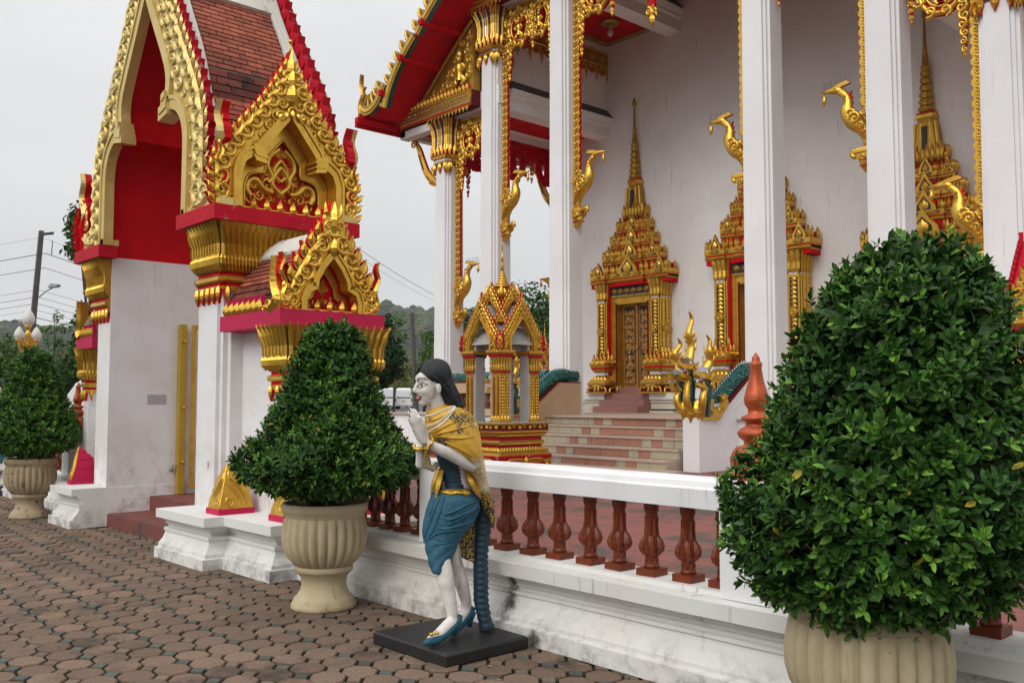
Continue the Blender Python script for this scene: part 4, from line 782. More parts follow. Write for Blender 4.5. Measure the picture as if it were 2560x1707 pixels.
# ---- side gable facing +X
SO = [(0.80, 3.47), (0.82, 3.80), (0.76, 4.02), (0.58, 4.24), (0.37, 4.48), (0.20, 4.72), (0.08, 4.92), (0, 5.06)]
SI = [(0.53, 3.47), (0.535, 3.82), (0.50, 3.93), (0.42, 3.99), (0.31, 4.00), (0.285, 4.10), (0.15, 4.27), (0, 4.46)]
FRS = Fr((-8.56, Y0, 0), (0, 1, 0), (1, 0, 0))
def side_gable(mb):
    gable(mb, FRS, SI, SO, 0.14, 0.10, 'gold', 'red', 0.105, True, 'gold', 'gold', True, 0.72)
    I2 = [(0.53, 3.47), (0.535, 3.82), (0.50, 3.93), (0.42, 3.99), (0.31, 4.00), (0.285, 4.10), (0.15, 4.27), (0, 4.46)]
    # reveal, inner frame and red ground
    for sg in (1, -1):
        a = resample(I2, 30)*[sg, 1]; mb.add(np.vstack([FRS.P(a, -0.14), FRS.P(a, -0.20)]), [(i, i+1, 31+i, 30+i) for i in range(29)], 'red')
    IN = [(0.54, 3.47), (0.54, 3.80), (0.50, 3.92), (0.42, 3.985), (0.30, 4.00), (0.28, 4.10), (0.14, 4.28), (0, 4.46)]; OU = IN
    J = [(0.43, 3.47), (0.43, 3.74), (0.39, 3.84), (0.29, 3.88), (0.205, 3.89), (0.20, 4.02), (0.10, 4.16), (0, 4.27)]
    for sg in (1, -1):
        a = resample(IN, 30)*[sg, 1]; b = resample(J, 30)*[sg, 1]
        mb.add(np.vstack([FRS.P(a, -0.15), FRS.P(b, -0.15), FRS.P(b, -0.21)]), [(i, i+1, 31+i, 30+i) for i in range(29)]+[(30+i, 31+i, 61+i, 60+i) for i in range(29)], 'gold')
        rel_tube(mb, FRS, b, 0.014, 'gold', -0.15)
    mb.prism([(-0.45, 3.47), (0.45, 3.47), (0.42, 3.9), (0.2, 4.05), (0, 4.3), (-0.2, 4.05), (-0.42, 3.9)], FRS, -0.26, -0.215, 'red')
    D = -0.215
    for sg in (1, -1):   # scrollwork
        rel_tube(mb, FRS, spline([(0, 3.70), (sg*0.10, 3.80), (sg*0.05, 3.92), (sg*0.0, 3.98)], 14), 0.030, 'gold', D, 1.6)
        rel_tube(mb, FRS, spline([(0, 3.83), (sg*0.07, 3.90), (sg*0.07, 3.97), (0, 4.06)], 14), 0.024, 'gold', D, 1.6)
        rel_tube(mb, FRS, spline([(sg*0.03, 4.17), (sg*0.13, 4.08), (sg*0.155, 3.97), (sg*0.10, 3.86), (sg*0.15, 3.80)], 18), 0.034, 'gold', D, 1.6)
        curl(mb, FRS, (sg*0.135, 3.765), 0.082, PI/2, -sg, 'gold', D); curl(mb, FRS, (sg*0.11, 3.95), 0.045, 0, sg, 'gold', D)
        rel_tube(mb, FRS, spline([(sg*0.10, 3.70), (sg*0.20, 3.73), (sg*0.28, 3.81), (sg*0.36, 3.79), (sg*0.385, 3.70), (sg*0.34, 3.63)], 22), 0.040, 'gold', D, 1.6)
        curl(mb, FRS, (sg*0.345, 3.61), 0.065, PI/2, sg, 'gold', D); curl(mb, FRS, (sg*0.235, 3.665), 0.065, PI, -sg, 'gold', D); curl(mb, FRS, (sg*0.30, 3.57), 0.035, 0, sg, 'gold', D)
        for (a, b, q) in (((0.16, 3.82), (0.24, 3.90), 0.02), ((0.30, 3.82), (0.38, 3.86), 0.018), ((0.14, 4.0), (0.19, 4.08), 0.016), ((0.20, 3.66), (0.12, 3.60), 0.02), ((0.05, 3.66), (0.10, 3.58), 0.022), ((0.10, 4.10), (0.12, 4.17), 0.014)):
            leaf(mb, FRS, (sg*a[0], a[1]), (sg*b[0], b[1]), q, 'gold', D, 0.03)
    for sg in (1, -1):
        for (a, b, q) in (((0.09, 4.12), (0.03, 4.18), 0.02), ((0.155, 4.02), (0.20, 3.96), 0.02), ((0.06, 3.98), (0.11, 4.04), 0.016), ((0.33, 3.80), (0.39, 3.74), 0.02), ((0.27, 3.82), (0.30, 3.89), 0.02), ((0.21, 3.76), (0.20, 3.84), 0.02), ((0.38, 3.70), (0.41, 3.62), 0.018), ((0.30, 3.70), (0.27, 3.76), 0.018), ((0.10, 3.66), (0.16, 3.60), 0.022), ((0.05, 3.72), (0.02, 3.66), 0.016), ((0.19, 3.62), (0.24, 3.56), 0.02), ((0.38, 3.58), (0.41, 3.52), 0.016)):
            leaf(mb, FRS, (sg*a[0], a[1]), (sg*b[0], b[1]), q, 'gold', D, 0.04, bend=0.2*sg)
        for (u, z, r) in ((0.07, 3.87, 0.035), (0.05, 4.12, 0.03), (0.17, 3.90, 0.035), (0.31, 3.75, 0.04), (0.13, 3.63, 0.035), (0.41, 3.70, 0.03)): curl(mb, FRS, (sg*u, z), r, PI/2, sg, 'gold', D+0.01, 1.3, 12, 0.32)
    leaf(mb, FRS, (0, 3.64), (0, 3.78), 0.06, 'gold', D, 0.05); leaf(mb, FRS, (0, 4.06), (0, 4.23), 0.045, 'gold', D, 0.04); leaf(mb, FRS, (0, 3.90), (0, 4.02), 0.02, 'gold', D, 0.04)
    for i in range(8):   # standing lotus buds on the lintel
        u = -0.52+i*0.148
        mb.prism([(u-0.035, 3.465), (u+0.035, 3.465), (u+0.03, 3.53), (u, 3.62), (u-0.03, 3.53)], FRS, -0.09, -0.05, 'red'); leaf(mb, FRS, (u, 3.45), (u, 3.61), 0.042, 'gold', -0.048, 0.045)
        curl(mb, FRS, (u-0.022, 3.49), 0.018, 0, 1, 'gold', -0.02, 1.1, 8); curl(mb, FRS, (u+0.022, 3.49), 0.018, PI, -1, 'gold', -0.02, 1.1, 8)
    rel_tube(mb, FRS, [(-0.62, 3.475), (0.62, 3.475)], 0.016, 'gold', -0.05)
    # apex spire of stacked leaves
    for (z, hh, ww) in ((4.62, 0.26, 0.09), (4.78, 0.26, 0.07), (4.92, 0.24, 0.05), (5.03, 0.17, 0.026)):
        leaf(mb, FRS, (0, z-0.05), (0, z+hh), ww*1.25, 'gold', 0.0, ww); mb.prism([(-ww, z-0.03), (ww, z-0.03), (ww*0.5, z+hh*0.6), (0, z+hh*0.96), (-ww*0.5, z+hh*0.6)], FRS, -0.12, 0.002, 'gold', 'red')
        for sg in (1, -1): curl(mb, FRS, (sg*ww*0.9, z+0.02), ww*0.45, 0, sg, 'gold', 0.0, 1.1, 10)
    mb.tube([FRS.P([(0, 5.14)], -0.03)[0], FRS.P([(0, 5.28)], -0.03)[0]], [0.018, 0.008], 'gold', 6); mb.ball(FRS.P([(0, 5.29)], -0.03)[0], 0.022, 'gold')
    for u, sg in ((-0.22, -1), (0.0, 1), (0.22, -1)): curl(mb, FRS, (u*0.6, 4.47+0.05*(u == 0)), 0.06, 0, sg, 'gold', 0.03)
    for k in range(5): leaf(mb, FRS, (-0.12+0.06*k, 4.54-0.03*abs(k-2)), (-0.16+0.08*k, 4.42+0.0*k), 0.026, 'gold', 0.045, 0.03)
    for sg in (1, -1):   # stepped cusp blocks
        for k in range(3): mb.prism([(sg*0.27, 3.93+0.05*k), (sg*0.40, 3.95+0.05*k), (sg*0.43, 4.01+0.05*k), (sg*0.30, 4.0+0.05*k)], FRS, -0.13, 0.05+0.01*(k % 2), 'gold')
both(side_gable, 'side_gable')
[both(lambda mb, sg=sg: naga_tail(mb, FRS, sg, 0.56, 3.47, 0.62, 0.27, 'gold', 'red', 0.07), 'tail_finial') for sg in (1, -1)]
def dormer(mb):
    o = resample(SO, 20)
    for sg in (1, -1): mb.add(np.array([(x, Y0+sg*u*0.80, z-0.22) for x in (-8.62, -9.12) for u, z in o]), [(i, i+1, 21+i, 20+i) for i in range(19)], 'brick')
both(dormer, 'dormer_roof')
# ---- small porch roof and gable
PO = [(0.45, 2.375), (0.46, 2.52), (0.41, 2.66), (0.33, 2.80), (0.25, 2.93), (0.15, 3.06), (0.06, 3.20), (0, 3.28)]
PI_ = [(0.27, 2.375), (0.275, 2.46), (0.25, 2.54), (0.16, 2.58), (0.15, 2.66), (0.09, 2.77), (0, 2.88)]
FRP = Fr((-7.56, 4.59, 0), (0, 1, 0), (1, 0, 0))
def porch_gable(mb):
    gable(mb, FRP, PI_, PO, 0.10, 0.065, 'gold', 'red', 0.12, True, 'gold', 'gold', True, 0.85)
    for sg in (1, -1):
        a = resample(PI_, 20)*[sg, 1]; mb.add(np.vstack([FRP.P(a, -0.10), FRP.P(a, -0.17)]), [(i, i+1, 21+i, 20+i) for i in range(19)], 'red')
        b = resample([(0.20, 2.375), (0.20, 2.47), (0.12, 2.52), (0.11, 2.60), (0.05, 2.70), (0, 2.76)], 20)*[sg, 1]
        mb.add(np.vstack([FRP.P(a, -0.15), FRP.P(b, -0.15)]), [(i, i+1, 21+i, 20+i) for i in range(19)], 'gold'); rel_tube(mb, FRP, b, 0.010, 'gold', -0.15)
        curl(mb, FRP, (sg*0.09, 2.47), 0.045, PI/2, sg, 'gold', -0.17); curl(mb, FRP, (sg*0.15, 2.44), 0.03, PI/2, -sg, 'gold', -0.17); leaf(mb, FRP, (sg*0.03, 2.46), (sg*0.10, 2.54), 0.02, 'gold', -0.17)
        curl(mb, FRP, (sg*0.03, 2.60), 0.03, PI, -sg, 'gold', -0.17)
    mb.prism([(-0.25, 2.37), (0.25, 2.37), (0.2, 2.6), (0, 2.85), (-0.2, 2.6)], FRP, -0.21, -0.175, 'red')
    for z, h in ((2.44, 0.10), (2.53, 0.10), (2.61, 0.10)): leaf(mb, FRP, (0, z), (0, z+h), 0.032, 'gold', -0.17, 0.03)
    for i in range(5):
        u = -0.28+i*0.135; mb.prism([(u-0.03, 2.37), (u+0.03, 2.37), (u, 2.50)], FRP, -0.07, -0.02, 'red'); leaf(mb, FRP, (u, 2.36), (u, 2.49), 0.036, 'gold', -0.018, 0.04)
    rel_tube(mb, FRP, [(-0.36, 2.38), (0.36, 2.38)], 0.014, 'gold', -0.03)
    # crowning leaf
    mb.prism([(-0.11, 3.10), (0.11, 3.10), (0.125, 3.20), (0.05, 3.30), (0.035, 3.38), (0, 3.42), (-0.035, 3.38), (-0.05, 3.30), (-0.125, 3.20)], FRP, -0.07, 0.03, 'gold', 'red')
    curl(mb, FRP, (-0.06, 3.18), 0.05, 0, 1, 'gold', 0.03); curl(mb, FRP, (0.06, 3.18), 0.05, PI, -1, 'gold', 0.03); leaf(mb, FRP, (0, 3.12), (0, 3.42), 0.05, 'gold', 0.032, 0.05)
    for u, sg in ((-0.12, 1), (0.12, -1)): curl(mb, FRP, (u, 2.99), 0.055, PI/2, sg, 'gold', 0.02)
    leaf(mb, FRP, (0, 2.90), (0, 3.08), 0.05, 'gold', 0.03, 0.05)
both(porch_gable, 'porch_gable', sq=True)
[both(lambda mb, sg=sg: naga_tail(mb, FRP, sg, 0.32, 2.37, 0.52, 0.23, 'gold', 'red', 0.07), 'tail_finial', sq=True) for sg in (1, -1)]
def corner_antefix(mb):   # gilded antefixes along the porch eave, facing the plaza
    fe = Fr((0, 4.05, 0), (1, 0, 0), (0, -1, 0))
    for i in range(7):
        x = -8.62+i*0.115; mb.prism([(x-0.032, 2.37), (x+0.032, 2.37), (x+0.025, 2.45), (x, 2.53), (x-0.025, 2.45)], fe, -0.05, 0.0, 'pink_red'); leaf(mb, fe, (x, 2.36), (x, 2.49), 0.04, 'gold', 0.002, 0.05)
        curl(mb, fe, (x-0.02, 2.40), 0.018, 0, 1, 'gold', 0.02, 1.1, 8); curl(mb, fe, (x+0.02, 2.40), 0.018, PI, -1, 'gold', 0.02, 1.1, 8)
    pth = spline([(-7.72, 2.37), (-7.60, 2.46), (-7.66, 2.62), (-7.64, 2.86)], 14); t = np.linspace(0, 1, len(pth)); flame(mb, fe, pth, 0.085*(1-t)+0.006, -0.10, 0.0, 'gold', 'gold', 0.05)
    curl(mb, fe, (-7.78, 2.42), 0.05, 0, 1, 'gold', 0.0); curl(mb, fe, (-7.62, 2.43), 0.045, PI, -1, 'gold', 0.02); curl(mb, fe, (-7.86, 2.40), 0.035, 0, -1, 'gold', 0.0)
both(corner_antefix, 'eave_antefix', sq=True)
pr_ = [(0.0, 3.10), (0.16, 2.95), (0.30, 2.78), (0.42, 2.60), (0.49, 2.42), (0.50, 2.37)]
def porch_roof(mb):
    q = resample(pr_, 24)
    for sg in (1, -1): mb.add(np.array([(x, 4.59+sg*u, z-0.012) for x in (-8.74, -7.60) for u, z in q]), [(i, i+1, 25+i, 24+i) for i in range(23)], 'mortar')
pro = both(porch_roof, 'porch_roof', sq=True)
pl1, pl2 = [(0.17, 2.94), (0.30, 2.78), (0.38, 2.66)], [(0.385, 2.655), (0.46, 2.52), (0.50, 2.38)]
random.seed(9)
lay_bricks(pro[0], pl1, 0.062, 0.20, lambda p, x: A(x, 4.59-p[0], p[1]), -8.73, -7.62, 'brick', lambda lo, hi: unit(A(0, -(hi[1]-lo[1]), (lo[0]-hi[0]))), 60)
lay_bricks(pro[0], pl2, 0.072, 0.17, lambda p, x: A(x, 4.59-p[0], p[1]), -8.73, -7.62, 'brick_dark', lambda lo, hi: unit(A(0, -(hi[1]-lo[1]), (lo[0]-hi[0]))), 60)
def porch_ridge(mb):
    mb.loft([np.array([(x, 4.59-0.175, 2.955), (x, 4.59-0.18, 2.985), (x, 4.59-0.10, 3.09), (x, 4.59, 3.17), (x, 4.59+0.10, 3.09), (x, 4.59+0.18, 2.985), (x, 4.59+0.175, 2.955)]) for x in (-8.74, -7.63)], 'roof_white', True)
    q = resample(pr_[1:-1], 12); nn = -norm2(q)
    mb.loft([np.array([(-7.70, 4.59-p[0]+0.0, p[1]-0.01), (-7.64, 4.59-p[0], p[1]-0.01), (-7.64, 4.59-p[0]-0.03, p[1]+0.035), (-7.70, 4.59-p[0]-0.03, p[1]+0.035)]) for p in q], 'roof_white', True)
both(porch_ridge, 'porch_ridge_cap', sq=True)
# ---- corner leaf ornaments on the plinths (gilded on two faces, red behind)
def corner_leaf(mb, kx, ky, z=0.475):
    """flame leaf folded round the corner (kx, ky): gilded on the two outer faces, red behind"""
    WX, WY_ = 0.25, 0.34
    mb.box((kx-WX-0.012, ky-0.012, z), (kx+0.012, ky+WY_+0.012, z+0.055), 'pink_red')
    P_ = [(1.0, 0.055, 0.0), (0.99, 0.09, 0.008), (0.93, 0.15, 0.03), (0.84, 0.195, 0.048), (0.90, 0.205, 0.05), (0.76, 0.27, 0.07), (0.64, 0.305, 0.082), (0.69, 0.315, 0.085), (0.50, 0.37, 0.10), (0.34, 0.40, 0.108), (0.36, 0.41, 0.11), (0.03, 0.475, 0.135)]
    R = []
    for s, h, l in P_: R.append(np.array([(kx-l*0.55-WX*s, ky+l*0.8, z+h), (kx-l*0.55, ky+l*0.8, z+h), (kx-l*0.55, ky+l*0.8+WY_*s*(1-l*1.2), z+h), (kx-l*0.55-WX*s, ky+l*0.8+WY_*s*(1-l*1.2), z+h)]))
    f = []; ms = []
    for i in range(len(R)-1):
        for j, m_ in enumerate(('gold', 'gold', 'pink_red', 'pink_red')): f.append((i*4+j, i*4+(j+1) % 4, (i+1)*4+(j+1) % 4, (i+1)*4+j)); ms.append(m_)
    mb.add(np.concatenate(R), f, ms)
    fx = Fr((kx, ky, z), (0, 1, 0), unit(A(1, 0, 0.16)), unit(A(-0.16, 0.02, 1))); fy = Fr((kx, ky, z), (-1, 0, 0), unit(A(0, -1, 0.22)), unit(A(0, 0.22, 1)))
    for fr, W_ in ((fx, WY_), (fy, WX)):
        k = W_/0.34
        curl(mb, fr, (0.10*k, 0.125), 0.052*k, -PI/2, 1, 'gold', 0.004, 1.5, 14, 0.30); rel_tube(mb, fr, spline([(0.21*k, 0.07), (0.20*k, 0.16), (0.12*k, 0.27), (0.06*k, 0.31)], 12), 0.016*k, 'gold', 0.0, 1.5); rel_tube(mb, fr, spline([(0.28*k, 0.08), (0.25*k, 0.19), (0.17*k, 0.30), (0.09*k, 0.37)], 12), 0.014*k, 'gold', 0.0, 1.5)
        leaf(mb, fr, (0.10*k, 0.28), (0.10*k, 0.44), 0.035*k, 'gold', 0.0, 0.02)
    mb.tube(np.array([(kx-l*0.55-0.004, ky+l*0.8+0.004, z+h) for s, h, l in P_]), 0.012, 'gold', 6)
both(lambda mb: corner_leaf(mb, -8.30, 3.86), 'leaf_ornament', sq=True); both(lambda mb: corner_leaf(mb, -7.42, 4.05), 'leaf_ornament', sq=True); both(lambda mb: corner_leaf(mb, -7.42, 4.90), 'leaf_ornament', sq=True)
# ---- gate post, leaf of scrolled metal, padlock, repair patch
b_ = MB(); b_.box((-11.895, 4.92, 0.34), (-11.80, 5.0, 2.53), 'gold_flat')
for z in (0.75, 1.45, 2.30): b_.tube([(-11.80, 4.96, z), (-11.74, 4.98, z)], 0.018, 'gold_flat', 6)
b_.build('gate_post', gate, GL)
lf = MB(); gx, gy = -11.74, 5.04
fg = Fr((gx, gy, 0), (0.25, 1, 0), (1, -0.25, 0))
for (u0, u1, z0, z1) in ((0, 0.055, 0.42, 2.52), (1.05, 1.105, 0.42, 2.52), (0.055, 1.05, 0.42, 0.475), (0.055, 1.05, 2.465, 2.52), (0.055, 1.05, 1.0, 1.03), (0.055, 1.05, 1.95, 1.98)): lf.prism([(u0, z0), (u1, z0), (u1, z1), (u0, z1)], fg, -0.02, 0.02, 'gold')
lfo = lf.build('gate_leaf', gate, GL)
sw = MB()
for i in range(6):
    u = 0.14+i*0.165
    sw.tube(fg.P(spline([(u, 1.03), (u+0.02, 1.3), (u-0.015, 1.6), (u, 1.95)], 12)), 0.009, 'gold', 5)
    for z, sg in ((0.60, 1), (0.78, -1), (0.92, 1), (1.30, -1), (1.45, 1), (1.60, -1), (2.08, 1), (2.22, -1), (2.36, 1)):
        sw.tube(fg.P(spiral((u, z), 0.07, sg*PI/2, 1.2, sg, 14)), 0.008, 'gold', 5)
for i in range(5): sw.tube(fg.P(spline([(0.1+i*0.2, 2.52), (0.14+i*0.2, 2.60), (0.1+i*0.2, 2.66), (0.13+i*0.2, 2.71)], 10)), [0.010]*4+[0.009]*(len(spline([(0, 0), (1, 1), (2, 2), (3, 3)], 10))-4), 'gold', 5)
sw.build('scrollwork', lfo, GL)
b_ = MB(); b_.ball((-11.875, 4.86, 0.66), (0.03, 0.03, 0.035), 'metal_grey'); b_.tube([(-11.88, 4.86, 0.69), (-11.85, 4.90, 0.72), (-11.84, 4.93, 0.69)], 0.008, 'metal_grey', 5); b_.build('padlock', gate, GL)
b_ = MB(); b_.box((-11.90, 4.54, 1.50), (-11.894, 4.78, 1.62), 'cement'); b_.build('wall_patch', gate, GL)
# ================================================================== TEMPLE
XT = -12.12; FZ = 1.22; CY = 15.05; WY = 19.1
temple = thing('temple', 'white temple hall with tall columns, gilded doorways and a red and gold roof', 'temple', (XT, 16.5, CF))
TL = worldloc(temple)
def tb(mb, name, parent=None, **k): return mb.build(name, parent or temple, TL if not parent else None, **k)
b_ = MB(); b_.box((-20.4, 14.05, CF), (-14.25, 24, FZ-0.03), 'white_wall'); b_.box((-9.95, 14.05, CF), (-3.9, 24, FZ-0.03), 'white_wall'); b_.box((-14.25, 14.06, CF), (-9.95, 24, FZ-0.03), 'white_wall'); tb(b_, 'podium')
b_ = MB(); b_.box((-20.5, 13.98, FZ-0.03), (-3.8, 24, FZ), 'tread'); tb(b_, 'terrace_floor')
# stairs with coloured granite tiles on the risers
st = MB(); NR, RH, TD = 5, 0.178, 0.36
for k in range(NR): st.box((-14.24, 14.06-TD*k-(TD if k else 0)*0, CF), (-9.96, 14.06-TD*k+TD+0.002, FZ-0.032-RH*k), 'tread')
st.box((-14.6, 12.0, CF), (-9.6, 12.62, CF+0.03), 'tread'); sto = tb(st, 'staircase')
TX = [-14.24, -14.21-0.0, -12.94, -12.70, -12.46, -11.78, -11.10, -10.86, -10.61, -9.97]
TM = ['granite_tan', 'granite_tan', 'granite_pink', 'granite_tan', 'granite_pink', 'granite_pink', 'granite_tan', 'granite_pink', 'granite_tan']
TX = [-14.24, -13.6, -12.94, -12.70, -12.46, -11.78, -11.10, -10.86, -10.61, -9.97]
for k in range(NR):
    yf = 14.05-TD*k; zt = FZ-RH*k
    for i in range(9):
        b_ = MB(); b_.tone = random.random(); b_.box((TX[i]+0.004, yf-0.012, zt-RH+0.006), (TX[i+1]-0.004, yf+0.02, zt-0.034), TM[i]); b_.T = [random.random()]*6; b_.build('riser_tile', sto, tones=True)
    b_ = MB(); b_.box((-14.24, yf-0.035, zt-0.032), (-9.97, yf+TD+0.01, zt-0.002), 'tread'); b_.build('tread', sto)
# walls
b_ = MB(); b_.box((-18.75, WY, FZ), (-5.45, WY+0.4, 16), 'white_wall'); b_.box((-18.76, WY+0.0, FZ), (-18.35, WY+0.02, 8.9), 'white_wall') if False else None; b_.box((-5.9, WY+0.4, FZ), (-5.45, 28, 16), 'white_wall'); b_.box((-18.75, WY+0.4, FZ), (-18.3, 28, 12), 'white_wall'); tb(b_, 'hall_wall')
for a, b in ((-18.8, -17.45), (-14.45, -13.55), (-10.55, -9.75), (-6.75, -5.4)):
    mb = MB(); mb.loft([np.array([(x, y, z) for y, z in ((WY, 1.221), (WY-0.20, 1.221), (WY-0.20, 1.26), (WY-0.14, 1.28), (WY-0.14, 1.32), (WY-0.06, 1.40), (WY-0.06, 1.44), (WY-0.11, 1.46), (WY-0.11, 1.50), (WY-0.015, 1.52), (WY-0.015, 1.58), (WY, 1.58))]) for x in (a, b)], 'cream_moulding')
    tb(mb, 'wall_skirting')
# columns
def column(x, ztop):
    mb = MB(); h0, h1 = 0.325, 0.290
    mb.sq([(h0+0.03, FZ), (h0+0.03, FZ+0.02), (h0, FZ+0.03), (h0, FZ+1.0), (h1, ztop)], 'white_paint', (x, CY), 0.055); return mb
def lotus_cap(mb, c, h, z0, z1):
    H = z1-z0; f = lambda o, t: (h+o, h+o, z0+H*t); rd = 0.055
    mb.sq([f(0.03, 0.17), f(0.055, 0.185), f(0.055, 0.215), f(0.03, 0.225)], 'gold_dark', c, rd); mb.sq([f(0.035, 0.225), f(0.035, 0.265)], 'mirror_glass', c, rd); mb.sq([f(0.04, 0.265), f(0.075, 0.29), f(0.075, 0.33), f(0.045, 0.35)], 'gold', c, rd); mb.sq([f(0.03, 0.145), f(0.03, 0.172)], 'scale_green', c, rd)
    bell = [f(0.05, 0.35), f(0.055, 0.42), f(0.03, 0.52), f(0.03, 0.70), f(0.06, 0.84), f(0.13, 0.96), f(0.15, 1.0)]
    mb.sq(bell, 'dark_red', c, rd); b2 = [(p[0]+0.006, p[1]+0.006, p[2]) for p in bell]
    for (ax, s) in ((1, -1), (0, 1), (1, 1), (0, -1)):
        for i in range(9):
            t = (i+0.5)/9*2-1; m_ = ('gold', 'gold', 'blue_glass', 'gold', 'mirror_glass', 'gold', 'blue_glass', 'gold', 'gold')[i]
            p = np.array([[c[0]+(t*q[0] if ax else s*(q[0]+0.004)), c[1]+(s*(q[1]+0.004) if ax else t*q[1]), q[2]] for q in b2[1:]]); sd = A(1, 0, 0) if ax else A(0, 1, 0); nn = A(0, s, 0) if ax else A(s, 0, 0)
            mb.ridge(p, sd, nn, 0.034 if m_ == 'gold' else 0.016, 0.028 if m_ == 'gold' else 0.008, m_)
    spikes(mb, c, h+0.075, h+0.075, z0+H*0.33, H*0.20, 0.05, 'gold', 5, 'red', True); spikes(mb, c, h+0.12, h+0.12, z0+H*0.95, H*0.07, 0.035, 'red_worn', 9, 'red', True)
    spikes(mb, c, h+0.035, h+0.035, z0+H*0.165, H*0.165, 0.075, 'gold', 3, 'red'); 
    for sx in (1, -1):
        for sy in (1, -1):
            for fr in (Fr((c[0]+sx*(h-0.02), c[1]+sy*(h+0.0), z0), (1, 0, 0), (0, sy, 0)), Fr((c[0]+sx*(h+0.0), c[1]+sy*(h-0.02), z0), (0, 1, 0), (sx, 0, 0))):
                for u in (-0.07, 0, 0.07): leaf(mb, fr, (u, H*0.17), (u, H*(-0.0 if u else -0.04)), 0.045, 'gold', 0.01-abs(u)*0.2, 0.04)
CX = [(-1, 6.87, 8.85, 7.45), (-1, 5.03, 11.25, 9.85), (-1, 2.60, 12.9, 11.4), (1, 2.60, 12.9, 11.4), (1, 5.03, 11.25, 9.85), (1, 6.87, 8.85, 7.45)]
cols = []
for s, dx, zt, zb in CX:
    x = XT+s*dx; o = tb(column(x, zt-0.02), 'column'); cols.append((x, zt)); b_ = MB(); lotus_cap(b_, (x, CY), 0.295, zb, zt); b_.build('capital', o)
for x in (-19.0, -5.25): tb((lambda m: (m.sq([(0.325, FZ), (0.29, 8.85)], 'white_paint', (x, 19.6), 0.055), m)[1])(MB()), 'column')
# jamb strips with rosettes, swan brackets
def strip(x, sg, z0, z1):
    mb = MB(); xc = x+sg*(0.30+0.085); fr = Fr((xc, CY-0.045, 0), (sg, 0, 0), (0, -1, 0))
    mb.box((xc-0.075, CY-0.04, z0), (xc+0.075, CY+0.05, z1), 'gold'); n = int((z1-z0)/0.165)
    for i in range(n):
        z = z0+(i+0.5)*(z1-z0)/n
        curl(mb, fr, (0.0, z), 0.062, PI/2, 1, 'gold', 0.0, 1.5, 10, 0.3); leaf(mb, fr, (-0.055, z+0.03), (0.06, z+0.10), 0.02, 'gold', 0.0, 0.03)
        mb.prism([(0.068, z-0.065), (0.105, z-0.035), (0.105, z+0.035), (0.068, z+0.065)], fr, -0.08, -0.01, 'gold', 'red')
    mb.box((xc+sg*0.076 if sg > 0 else xc-0.082, CY-0.03, z0), (xc+0.082 if sg > 0 else xc-0.076, CY+0.04, z1), 'red'); return mb
